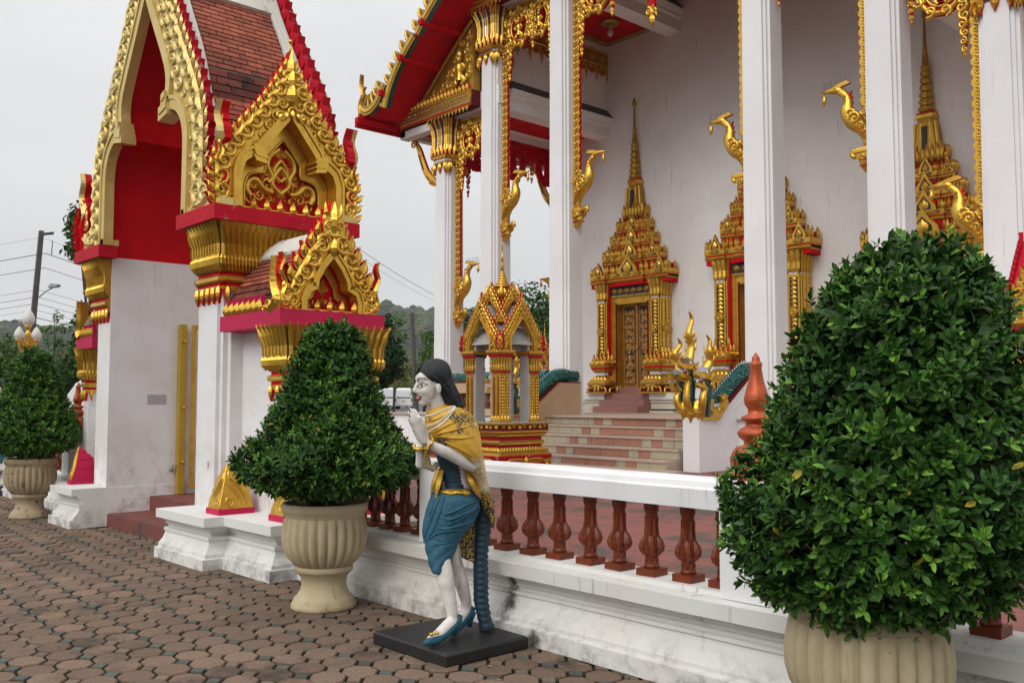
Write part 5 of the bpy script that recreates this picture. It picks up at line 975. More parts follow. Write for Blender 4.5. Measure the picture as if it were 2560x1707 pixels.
def swan():
    """gilded swan-headed bracket, facing +X, origin at the column face, z=0 at the bottom"""
    mb = MB(); m = 'gold'
    R = lambda pts, rad, n=8, fl=0.8: mb.tube([(p[0], 0, p[1]) for p in pts], rad, m, n, True, True, fl, (0, 1, 0))
    k = 22; body = spline([(0.10, 0.42), (0.12, 0.60), (0.22, 0.80), (0.38, 0.95), (0.46, 1.12), (0.44, 1.28), (0.50, 1.42), (0.60, 1.50)], k); t = np.linspace(0, 1, len(body))
    R(body, np.interp(t, [0, 0.15, 0.35, 0.55, 0.75, 1], [0.07, 0.09, 0.15, 0.135, 0.075, 0.065]))
    head = [(0.52, 1.47), (0.62, 1.53), (0.72, 1.545), (0.83, 1.55), (0.93, 1.55)]; R(head, [0.05, 0.075, 0.065, 0.035, 0.016])
    fr = Fr((0, -0.125, 0), (1, 0, 0), (0, -1, 0)); fb = Fr((0, 0.125, 0), (1, 0, 0), (0, 1, 0))
    fc = Fr((0, -0.035, 0), (1, 0, 0), (0, -1, 0))
    mb.prism([(0.38, 1.60), (0.60, 1.56), (0.75, 1.58), (0.62, 1.63), (0.45, 1.66)], fc, -0.07, 0.0, m, 'red')
    R([(0.90, 1.53), (0.88, 1.44), (0.89, 1.38), (0.885, 1.30)], [0.012, 0.035, 0.05, 0.006], 6)
    mb.prism([(0.42, 1.40), (0.36, 1.46), (0.40, 1.34), (0.34, 1.36), (0.39, 1.26), (0.33, 1.26), (0.40, 1.16), (0.46, 1.2)], fc, -0.05, -0.01, 'red')
    for f_ in (fr, fb):
        for (c, r, a, s) in (((0.27, 0.93), 0.10, 0, 1), ((0.35, 1.02), 0.08, PI, -1), ((0.17, 0.78), 0.06, 0, 1), ((0.66, 1.545), 0.028, 0, 1), ((0.10, 1.02), 0.06, 0, -1)): curl(mb, f_, c, r*1.15, a, s, m, -0.015 if c[1] < 1.1 else -0.075, 1.4, 14, 0.3)
        for i in range(6): leaf(mb, f_, (0.36-0.04*i, 0.92-0.06*i), (0.14-0.025*i, 0.92-0.085*i), 0.040, m, -0.02-0.006*i, 0.05)
        for i in range(5): leaf(mb, f_, (0.42+0.01*i, 1.12+0.07*i), (0.46+0.01*i, 1.05+0.07*i), 0.035, m, -0.065, 0.025)
    tail = spline([(0.10, 0.85), (0.02, 0.98), (0.08, 1.10), (0.17, 1.18), (0.10, 1.28), (0.03, 1.36), (0.07, 1.48)], 18); R(tail, np.linspace(0.075, 0.012, len(tail)))
    R(spline([(0.10, 1.22), (0.20, 1.24), (0.16, 1.12)], 8), 0.03)
    mb.sq([(0.12, 0.11, 0.40), (0.20, 0.13, 0.36), (0.21, 0.13, 0.32), (0.15, 0.12, 0.30), (0.12, 0.11, 0.20)][::-1], m, (0.12, 0))
    R(spline([(0.30, 0.36), (0.36, 0.40), (0.40, 0.34), (0.34, 0.28), (0.27, 0.30)], 12), 0.04)
    R([(0.12, 0.22), (0.16, 0.16), (0.15, 0.10), (0.10, 0.02), (0.08, -0.04)], [0.10, 0.105, 0.08, 0.07, 0.02]); mb.sq([(0.09, 0.095, 0.085), (0.09, 0.095, 0.10)], 'red', (0.12, 0))
    for f_ in (fr, fb): curl(mb, f_, (0.14, 0.22), 0.06, 0, 1, m, 0.0)
    mb.box((0.0, -0.06, 0.0), (0.08, 0.06, 1.40), m); sp = MB()
    for i in range(16):
        x = 0.42+i*0.033; sp.tube([(x, 0, 1.58), (x+0.03*math.sin(i*2.1), 0.03*math.cos(i*1.7), 1.70+0.02*(i % 3))], 0.0022, 'wire_black', 3, False)
    return mb, sp
sw_, sp_ = swan(); SWM = {}
for s in (1, -1):
    for key, src in (('swan_bracket', sw_), ('bird_spikes', sp_)):
        b_ = MB(); b_.merge(src, (lambda v: v*A(s, 1, 1)), s < 0); SWM[(key, s)] = b_.mesh(key)
for i, (x, zt) in enumerate(cols):
    sg = 1 if i < 3 else -1; zs = 3.45 if i in (0, 5) else 5.46; b_ = strip(x, sg, zs+1.15, zt-0.05 if i not in (2, 3) else 11.3); tb(b_, 'jamb_strip')
    o = inst('swan_bracket', SWM[('swan_bracket', sg)], temple, (x+sg*0.29-TL[0], CY-TL[1], zs-TL[2])); kind(inst('bird_spikes', SWM[('bird_spikes', sg)], o), 'stuff')
# one swan on the rear gallery column
o = inst('swan_bracket', SWM[('swan_bracket', -1)], temple, (-19.0-TL[0], 19.3-TL[1], 3.45-TL[2]), PI/2)
# valances
def deity(mb, fr, c, s, m):
    """small praying figure with a pointed crown, in relief"""
    u, z = c
    P = lambda a, b: (u+a*s, z+b*s)
    for sg in (1, -1):
        rel_tube(mb, fr, [P(sg*0.16, 0.10), P(sg*0.30, -0.06), P(sg*0.16, -0.16), P(0.02*sg, -0.02)], 0.055*s, m, 0.02, 1.3); rel_tube(mb, fr, [P(sg*0.08, -0.30), P(sg*0.26, -0.46), P(sg*0.12, -0.60)], 0.09*s, m, 0.0, 1.0)
    rel_tube(mb, fr, [P(0, -0.46), P(0, -0.30), P(0, -0.12), P(0, 0.06), P(0, 0.16)], np.array([0.15, 0.12, 0.11, 0.17, 0.06])*s, m, 0.0, 1.0, 7)
    mb.ball(fr.P([P(0, 0.27)], 0.05*s)[0], np.abs(0.10*s*fr.u)+np.abs(0.10*s*fr.n)+A(0, 0, 0.12*s), m, 8, 5); leaf(mb, fr, P(0, 0.30), P(0, 0.66), 0.10*s, m, 0.02, 0.09*s)
def valance_unit(mb, fr, c, r, m, sg):
    """fretted roundel with a deity"""
    n = 26; a = np.linspace(0, 2*PI, n); ring = np.stack([c[0]+r*0.86*np.cos(a), c[1]+r*np.sin(a)], 1)
    for q in range(n-1):   # pierced red backing ring
        pass
    rel_tube(mb, fr, ring, r*0.10, m, 0.0, 1.0); rel_tube(mb, fr, (ring-c)*0.74+c, r*0.05, m, 0.0, 1.0)
    for i in range(9): th = i*2*PI/9; p = np.array(c)+np.array([r*0.88*math.cos(th), r*1.0*math.sin(th)]); curl(mb, fr, p, r*0.26, th, sg, m, 0.02, 1.2, 10, 0.30); leaf(mb, fr, p, p+np.array([math.cos(th+0.6), math.sin(th+0.6)])*r*0.34, r*0.08, m, 0.0)
    deity(mb, fr, (c[0], c[1]-r*0.02), r*1.05, m)
def valance(x0, x1, zt, y, rnd, tails, fr=None, m='gold', solid=True):
    mb = MB(); L = x1-x0; fr = fr or Fr((x0, y-0.05, 0), (1, 0, 0), (0, -1, 0)); D0 = -0.09
    low = [(0, zt)]; steps = 60; prof = []
    for i in range(steps+1):
        u = L*i/steps; z = zt-0.28
        for (c, r) in rnd:
            d = abs(u-c[0])
            if d < r*1.08: z = min(z, c[1]-math.sqrt(max((r*1.08)**2-d*d, 0))*1.08)
        prof.append((u, z))
    # top band, red board with pierced bays: thin vertical ribs of board between the openings
    mb.prism([(0, zt), (0, zt-0.20), (L, zt-0.20), (L, zt)], fr, D0, -0.01, 'gold_dark' if m == 'gold' else 'red', 'red'); rel_tube(mb, fr, [(0, zt-0.19), (L, zt-0.19)], 0.03, m); rel_tube(mb, fr, [(0, zt-0.03), (L, zt-0.03)], 0.03, m)
    for (c, r) in rnd:
        a = np.linspace(0, 2*PI, 25); o = np.stack([c[0]+r*0.98*np.cos(a), c[1]+r*1.1*np.sin(a)], 1); q = np.stack([c[0]+r*0.60*np.cos(a), c[1]+r*0.70*np.sin(a)], 1)
        v = np.concatenate([fr.P(o, -0.012), fr.P(q, -0.012), fr.P(o, D0), fr.P(q, D0)]); f = []
        for i in range(24): f += [(i, i+1, 26+i, 25+i), (51+i, 50+i, 75+i, 76+i), (i+1, i, 50+i, 51+i), (25+i, 26+i, 76+i, 75+i)]
        mb.add(v, f, 'red'); mb.prism([(c[0]-r*0.22, c[1]-r*0.62), (c[0]+r*0.22, c[1]-r*0.62), (c[0]+r*0.16, c[1]+r*0.3), (c[0], c[1]+r*0.7), (c[0]-r*0.16, c[1]+r*0.3)], fr, D0, -0.012, 'red')
        valance_unit(mb, fr, c, r, m, 1)
    for (u0, z0, z1, w_, sg) in tails:   # foliage running down beside the jambs, or pendants
        n = max(2, int((z0-z1)/(w_*1.15)))
        poly = [(u0-w_*0.6, z0), (u0+w_*0.6, z0), (u0+w_*0.5, (z0*0.6+z1*0.4)), (u0+w_*0.22, z1*0.8+z0*0.2), (u0, z1), (u0-w_*0.22, z1*0.8+z0*0.2), (u0-w_*0.5, (z0*0.6+z1*0.4))]
        if solid: mb.prism(poly, fr, -0.055, -0.012, 'red')
        for i in range(n):
            t = (i+0.5)/n; z = z0+(z1-z0)*t*0.93; ww = w_*(1.0-0.62*t)
            if sg == 0:
                for s in (1, -1): curl(mb, fr, (u0+s*ww*0.6, z), ww*0.72, PI/2, s, m, 0.0, 1.2, 10, 0.34); leaf(mb, fr, (u0+s*ww*0.5, z), (u0+s*ww*1.1, z-ww*1.2), ww*0.26, m, 0.0)
                leaf(mb, fr, (u0, z+ww*0.4), (u0, z-ww*1.1), ww*0.3, m, 0.01)
            else:
                s = sg if i % 2 else -sg
                curl(mb, fr, (u0+s*ww*0.2, z), ww*1.0, PI/2, s, m, 0.0, 1.3, 12, 0.34); leaf(mb, fr, (u0-s*ww*0.6, z+ww*0.4), (u0-s*ww*0.1, z-ww*1.2), ww*0.3, m, 0.0, bend=0.2*s)
        leaf(mb, fr, (u0, z1+w_*0.8), (u0, z1-w_*0.2), w_*0.3, m, 0.0)
    for i in range(int(L/0.30)):   # foliage filling under the band
        u = 0.15+i*0.30; zz = zt-0.30
        curl(mb, fr, (u, zz), 0.09, 0, 1 if i % 2 else -1, m, 0.0, 1.2, 10); leaf(mb, fr, (u, zz), (u+0.08*(1 if i % 2 else -1), zz-0.20), 0.045, m, 0.0); mb.prism([(u-0.11, zt-0.18), (u+0.11, zt-0.18), (u+0.07, zz-0.10), (u, zz-0.20), (u-0.07, zz-0.10)], fr, D0, -0.012, 'red')
    return mb
c_ = [c[0] for c in cols]
def bay(i, zt, rnd, tails): tb(valance(c_[i]+0.3, c_[i+1]-0.3, zt, CY, rnd, tails), 'valance')
Lb = lambda i: c_[i+1]-c_[i]-0.6
L0, L1, L2 = Lb(0), Lb(1), Lb(2)
def mir(L, rnd, tails): return [((L-c[0], c[1]), r) for c, r in rnd], [(L-t[0], t[1], t[2], t[3], -t[4]) for t in tails]
R0 = [((0.60, 8.22), 0.42)]; T0 = [(0.27, 8.0, 6.95, 0.13, 1), (1.10, 8.6, 7.75, 0.10, 0)]
R1 = [((0.62, 10.62), 0.44), ((L1-0.50, 10.62), 0.40)]; T1 = [(0.28, 10.35, 9.35, 0.13, 1), (1.10, 10.9, 9.95, 0.12, 0), (L1-0.10, 10.3, 8.85, 0.11, -1)]
R2 = [((0.72, 10.72), 0.50), ((L2-0.72, 10.72), 0.50), ((1.62, 10.95), 0.45), ((L2-1.62, 10.95), 0.45)]; T2 = [(0.28, 10.5, 9.30, 0.13, 1), (L2-0.28, 10.5, 9.30, 0.13, -1), (1.20, 10.9, 9.95, 0.13, 0), (L2-1.20, 10.9, 9.95, 0.13, 0), (L2/2, 11.1, 9.40, 0.30, 0)]
bay(0, 8.80, R0, T0); bay(1, 11.2, R1, T1); bay(2, 11.4, R2, T2); bay(3, 11.2, *mir(L1, R1, T1)); bay(4, 8.80, *mir(L0, R0, T0))
sv = valance(0, 3.9, 8.80, 0, [((0.62, 8.2), 0.44), ((1.95, 8.2), 0.46), ((3.28, 8.2), 0.44)], [(0.27, 8.0, 6.95, 0.13, 1), (3.63, 8.0, 6.75, 0.13, -1), (1.28, 8.6, 7.7, 0.12, 0), (2.62, 8.6, 7.7, 0.12, 0)], Fr((-18.95, 15.38, 0), (0, 1, 0), (1, 0, 0)), 'red', False)
tb(sv, 'valance')
# beams, panels and ceilings of the gallery
def beam_y(x, z0, z1, h, y0=15.33, y1=WY):
    mb = MB(); H = z1-z0
    mb.loft([np.array([(x+s*q, y, z) for s, q, z in ((-1, h, z0), (1, h, z0), (1, h, z0+H*0.42), (1, h+0.05, z0+H*0.48), (1, h+0.05, z0+H*0.58), (1, h+0.10, z0+H*0.70), (1, h+0.12, z0+H*0.80), (-1, h+0.12, z0+H*0.80), (-1, h+0.10, z0+H*0.70), (-1, h+0.05, z0+H*0.58), (-1, h+0.05, z0+H*0.48), (-1, h, z0+H*0.42))]) for y in (y0, y1)], 'white_wall')
    mb.loft([np.array([(x+s*q, y, z) for s, q, z in ((-1, h+0.12, z0+H*0.801), (1, h+0.12, z0+H*0.801), (1, 0.04, z0+H*1.35), (-1, 0.04, z0+H*1.35))]) for y in (y0, y1)], 'weathered_top'); return mb
for s in (1, -1):
    tb(beam_y(XT+s*5.03, 8.80, 9.45, 0.22), 'gallery_beam'); tb(beam_y(XT+s*2.60, 11.10, 11.80, 0.24), 'gallery_beam'); tb(beam_y(XT+s*6.88, 8.80, 9.2, 0.2), 'gallery_beam')
    b_ = MB(); b_.box((XT+s*5.03-0.10, 15.3, 9.3), (XT+s*5.03+0.10, WY, 11.45), 'white_wall'); tb(b_, 'gallery_panel')
    b_ = MB(); b_.box((XT+s*2.6-0.10, 15.3, 11.6), (XT+s*2.6+0.10, WY, 13.7), 'white_wall'); tb(b_, 'gallery_panel')
    b_ = MB(); xs_ = sorted((XT+s*5.0, XT+s*6.9)); b_.box((xs_[0], 14.9, 9.0), (xs_[1], WY+1.2, 9.05), 'red'); tb(b_, 'ceiling')
    xs_ = sorted((XT+s*2.62, XT+s*4.93)); b_ = MB(); b_.box((xs_[0], 14.9, 11.45), (xs_[1], WY, 11.5), 'red')
    for (a, b) in (((xs_[0], WY-0.22, 11.40), (xs_[1], WY-0.02, 11.449)), ((xs_[0], 15.3, 11.40), (xs_[1], 15.5, 11.449)), ((xs_[0]+0.0, 15.5, 11.40), (xs_[0]+0.25, WY-0.22, 11.449)), ((xs_[1]-0.25, 15.5, 11.40), (xs_[1], WY-0.22, 11.449))): b_.box(a, b, 'gold_dark')
    tb(b_, 'ceiling')
    b_ = MB(); fl = Fr((XT+s*5.03-s*0.101, 15.3, 0), (0, 1, 0), (-s, 0, 0))
    b_.prism([(0, 11.2), (3.79, 11.2), (3.79, 10.78), (0, 10.78)], fl, 0, 0.05, 'gold_dark', 'dark_red'); rel_tube(b_, fl, [(0, 10.80), (3.79, 10.80)], 0.04, 'gold', 0.05); rel_tube(b_, fl, [(0, 11.18), (3.79, 11.18)], 0.03, 'gold', 0.05)
    for i in range(9):
        u = 0.2+i*0.425; b_.prism([(u-0.20, 10.78), (u+0.20, 10.78), (u+0.12, 10.60), (u, 10.52), (u-0.12, 10.60)], fl, 0.0, 0.03, 'gold_dark', 'red'); leaf(b_, fl, (u+0.21, 10.78), (u+0.21, 10.28), 0.075, 'gold', 0.01, 0.05); curl(b_, fl, (u-0.08, 10.70), 0.06, 0, 1, 'gold', 0.03); curl(b_, fl, (u+0.08, 10.70), 0.06, PI, -1, 'gold', 0.03)
        leaf(b_, fl, (u-0.13, 10.98), (u+0.13, 10.98), 0.10, 'gold', 0.052, 0.03)
    tb(b_, 'lambrequin')
b_ = MB(); b_.box((XT-2.5, 14.9, 13.7), (XT+2.5, WY, 13.75), 'red'); tb(b_, 'ceiling')
b_ = MB(); b_.box((XT-7.1, 14.86, 8.86), (XT-4.7, 15.24, 9.30), 'white_wall'); b_.box((XT+4.7, 14.86, 8.86), (XT+7.1, 15.24, 9.30), 'white_wall'); b_.box((XT-5.3, 14.86, 11.27), (XT+5.3, 15.24, 11.7), 'white_wall'); tb(b_, 'front_beam')
lp = MB(); lp.lathe([(0.02, 0), (0.10, -0.06), (0.22, -0.04), (0.26, 0.0), (0.26, 0.03)], 20, 'gold_dark', (-15.85, 17.9, 11.40)); lo = lp.build('ceiling_lamp', temple, TL)
lp = MB(); lp.lathe([(0.03, -0.06), (0.035, -0.14), (0.075, -0.22), (0.08, -0.28), (0.05, -0.34), (0.01, -0.36)], 14, 'lamp_glass', (-15.85, 17.9, 11.40)); lp.build('bulb', lo, TL)
# roof: low tier on each side with red soffit, gold mosaic barge boards and a pediment
BG1 = [(-20.86, 9.26), (-20.60, 9.14), (-20.30, 9.17), (-20.05, 9.30), (-19.87, 9.50), (-19.72, 9.72)]
BG2 = [(-19.68, 9.09), (-19.57, 9.34), (-19.42, 9.62), (-19.22, 9.90), (-18.88, 10.24), (-18.42, 10.60)]
BG3 = [(-18.29, 10.62), (-17.97, 10.93), (-17.45, 11.34), (-16.9, 11.8)]
YB = 13.5; FB = Fr((0, YB, 0), (1, 0, 0), (0, -1, 0))
def mirx(mb, s):
    if s > 0: return mb
    r = MB(); r.merge(mb, lambda v: v*A(-1, 1, 1)+A(2*XT, 0, 0), True); return r
sl = [(-21.05, 9.12), (-20.35, 9.13), (-19.9, 9.42), (-19.3, 9.95), (-18.5, 10.58), (-17.5, 11.36), (-16.6, 12.1)]
for s in (1, -1):
    b_ = MB(); P = resample(sl, 24); b_.loft([np.array([(x, YB+0.02, z-0.0), (x, 27, z-0.0), (x, 27, z+0.14), (x, YB+0.02, z+0.14)]) for x, z in P], 'red'); 
    b_.box((-21.08, YB-0.06, 8.88), (-20.98, 27, 9.14), 'red'); ro = tb(mirx(b_, s), 'roof')
    b_ = MB(); P2 = resample(sl, 30)+A(0, 0.145); b_.loft([np.array([(x, YB+0.1, z), (x, 27, z), (x, 27, z+0.05), (x, YB+0.1, z+0.05)]) for x, z in P2], 'brick'); tb(mirx(b_, s), 'roof_covering')
    for (x, z) in ((-20.82, 9.02), (-19.77, 9.50), (-18.92, 10.20), (-18.05, 10.86)):
        b_ = MB(); b_.box((x-0.055, YB-0.16, z-0.08), (x+0.055, 14.6, z+0.06), 'red'); b_.box((x-0.057, YB-0.165, z-0.082), (x+0.057, YB-0.155, z+0.062), 'red_worn'); tb(mirx(b_, s), 'purlin')
    for pts in (BG1, BG2, BG3):
        b_ = MB(); p = spline(pts, 16); n_ = norm2(p); n_ = np.where(n_[:, 1:] < 0, -n_, n_); w0 = 0.10
        poly = np.vstack([p-n_*0.04, (p+n_*0.20)[::-1]]); b_.prism(poly, FB, -0.10, 0.04, 'gold_dark', 'scale_green'); rel_tube(b_, FB, p+n_*0.07, 0.055, 'gold', 0.042, 0.5)
        d = np.linalg.norm(np.diff(p, axis=0), axis=1).sum(); k = max(2, int(d/0.27)); q = resample(p+n_*0.19, k+1)
        for i in range(k):   # fins
            a = q[i]; t = unit(q[i+1]-q[i]); nn = np.array([-t[1], t[0]]); h = 0.34
            b_.prism([a+t*0.02, a+t*0.22, a+t*0.20+nn*h*0.6, a+t*0.15+nn*h, a+t*0.03+nn*h*0.8, a-t*0.02+nn*h*0.4], FB, -0.06, 0.0, 'gold_dark', 'dark_red'); rel_tube(b_, FB, [a+t*0.04, a+t*0.04+nn*h*0.5, a+t*0.13+nn*h*0.92], 0.025, 'gold', 0.0); b_.prism([a+t*0.08+nn*0.03, a+t*0.17+nn*0.03, a+t*0.15+nn*h*0.65], FB, 0.0, 0.008, 'black_panel')
        if pts is not BG3:
            x0, z0 = p[0]
            if pts is BG1: fl = spline([(x0+0.02, z0-0.05), (x0-0.06, z0+0.20), (x0+0.06, z0+0.45), (x0-0.02, z0+0.75), (x0+0.02, z0+1.02)], 18); flame(b_, FB, fl, 0.10*(1-np.linspace(0, 1, len(fl)))**0.8+0.008, -0.06, 0.02, 'gold_dark', 'gold_dark', 0.04)
            if pts is BG1:
                for q_ in (0.25, 0.42, 0.6): i = int(q_*len(fl)); b_.prism([fl[i]+(0.03, -0.08), fl[i]+(0.17, 0.05), fl[i]+(0.05, 0.06)], FB, -0.05, 0.01, 'gold_dark')
        tb(mirx(b_, s), 'barge_board')
    # pediment of the low tier
    b_ = MB(); fp = Fr((0, 14.55, 0), (1, 0, 0), (0, -1, 0))
    b_.prism([(-20.55, 8.90), (-17.50, 8.90), (-17.50, 9.30), (-20.45, 9.30)], fp, -0.3, 0, 'gold_dark', 'dark_red'); b_.prism([(-20.5, 9.28), (-17.5, 9.28), (-17.5, 11.0), (-18.5, 10.30), (-19.4, 9.55)], fp, -0.3, -0.06, 'gold_dark')
    for z, r, m_ in ((9.285, 0.022, 'gold'), (9.08, 0.018, 'gold'), (9.03, 0.02, 'mirror_glass'), (8.99, 0.03, 'gold'), (8.93, 0.02, 'red')): rel_tube(b_, fp, [(-20.5, z), (-17.51, z)], r, m_, 0.0)
    for i in range(20):
        u = -20.42+i*0.145; leaf(b_, fp, (u-0.07, 9.18), (u+0.07, 9.18), 0.05, 'gold' if i % 2 else 'mirror_glass', 0.0, 0.03)
        if i < 24: b_.prism([(u-0.05, 9.30), (u+0.05, 9.30), (u+0.045, 9.38), (u, 9.52), (u-0.045, 9.38)], fp, -0.05, 0.0, 'red'); leaf(b_, fp, (u, 9.28), (u, 9.51), 0.055, 'gold', 0.002, 0.06)
        b_.prism([(u-0.07, 8.91), (u+0.07, 8.91), (u, 8.78)], fp, -0.02, 0.01, 'gold', 'scale_green') if u > -19.4 else None
    deity(b_, fp, (-17.95, 9.95), 0.75, 'gold')
    for (u, z, r, sg) in ((-18.45, 9.62, 0.13, 1), (-18.75, 9.58, 0.10, -1), (-18.25, 9.86, 0.12, 1), (-18.50, 9.90, 0.08, -1), (-17.67, 9.75, 0.13, -1), (-17.66, 10.10, 0.12, 1), (-17.75, 10.35, 0.12, -1), (-19.05, 9.52, 0.09, 1), (-17.95, 10.58, 0.10, 1), (-17.66, 10.68, 0.10, -1), (-19.3, 9.44, 0.07, -1), (-18.2, 10.2, 0.09, -1)):
        curl(b_, fp, (u, z), r, 0, sg, 'gold', -0.06); leaf(b_, fp, (u-r, z), (u+r*0.3, z+r*2.0), r*0.35, 'gold', -0.06, bend=0.2*sg); leaf(b_, fp, (u+r*0.4, z-r), (u+r*1.5, z+r*0.6), r*0.3, 'gold', -0.06)
    rel_tube(b_, fp, resample([(-19.6, 9.42), (-18.5, 10.34), (-17.5, 11.06)], 12), 0.05, 'gold_dark', -0.03); tb(mirx(b_, s), 'pediment')
    # eave brackets
    for yb in (15.05, 19.6):
        b_ = MB(); fe = Fr((0, yb-0.04, 0), (1, 0, 0), (0, -1, 0)); pth = spline([(-19.34, 6.95), (-19.42, 7.25), (-19.72, 7.46), (-19.98, 7.72), (-20.18, 8.10), (-20.34, 8.45), (-20.52, 8.66)], 22); t = np.linspace(0, 1, len(pth))
        flame(b_, fe, pth, 0.03+0.075*np.sin(PI*np.clip(t*0.9+0.08, 0, 1)), -0.08, 0.0, 'gold', 'red', 0.03); curl(b_, fe, (-20.52, 8.58), 0.13, 0, 1, 'gold', 0.0); curl(b_, fe, (-19.75, 7.44), 0.10, 0, -1, 'gold', 0.0)
        b_.prism([(-20.06, 7.80), (-20.00, 7.76), (-20.22, 8.24), (-20.28, 8.26)], fe, 0.0, 0.05, 'black_panel', 'gold'); b_.prism([(-19.66, 7.30), (-19.60, 7.26), (-19.86, 7.58), (-19.92, 7.60)], fe, 0.0, 0.05, 'black_panel', 'gold'); b_.prism([(-20.60, 8.66), (-20.44, 8.66), (-20.44, 9.14), (-20.60, 9.14)], fe, -0.06, -0.02, 'red'); tb(mirx(b_, s), 'eave_bracket')
    b_ = MB(); b_.box((-20.62, 14.62, 8.66), (-19.3, 14.9, 8.86), 'white_wall'); b_.box((-20.62, 14.62, 8.70), (-20.4, 24, 8.86), 'white_wall'); tb(mirx(b_, s), 'eave_beam')
# upper roof tiers (their undersides shade the gallery)
b_ = MB()
for (q0, q1, z0, z1, yy) in ((6.3, 2.4, 11.9, 16.0, 13.6), (4.0, 0.0, 14.2, 20.0, 13.9)):
    for s in (1, -1):
        P = resample([(XT+s*q0, z0), (XT+s*(q0*0.72+q1*0.28), z0+(z1-z0)*0.20), (XT+s*q1, z1)], 8)
        b_.loft([np.array([(x, yy, z), (x, 28, z), (x, 28, z+0.15), (x, yy, z+0.15)]) for x, z in P], 'red')
tb(b_, 'upper_roof')
b_ = MB(); b_.prism([(XT-4.9, 11.7), (XT+4.9, 11.7), (XT+4.6, 12.6), (XT+2.5, 15.2), (XT, 18.5), (XT-2.5, 15.2), (XT-4.6, 12.6)], Fr((0, 15.2, 0), (1, 0, 0), (0, -1, 0)), -0.2, 0, 'door_teal', 'red'); tb(b_, 'upper_pediment')
# second low-tier pediment band above the c1 capital
b_ = MB(); f2 = Fr((0, 14.55, 0), (1, 0, 0), (0, -1, 0))
b_.prism([(XT-5.9, 11.28), (XT+5.9, 11.28), (XT+5.8, 11.75), (XT-5.8, 11.75)], f2, -0.3, 0, 'gold_dark', 'dark_red')
for z in (11.32, 11.45, 11.70): rel_tube(b_, f2, [(XT-5.85, z), (XT+5.85, z)], 0.03, 'gold', 0.0)
for i in range(78): u = XT-5.8+i*0.15; leaf(b_, f2, (u-0.07, 11.58), (u+0.07, 11.58), 0.05, 'gold', 0.0, 0.03); b_.prism([(u-0.07, 11.29), (u+0.07, 11.29), (u, 11.16)], f2, -0.02, 0.01, 'gold', 'red')
tb(b_, 'frieze')
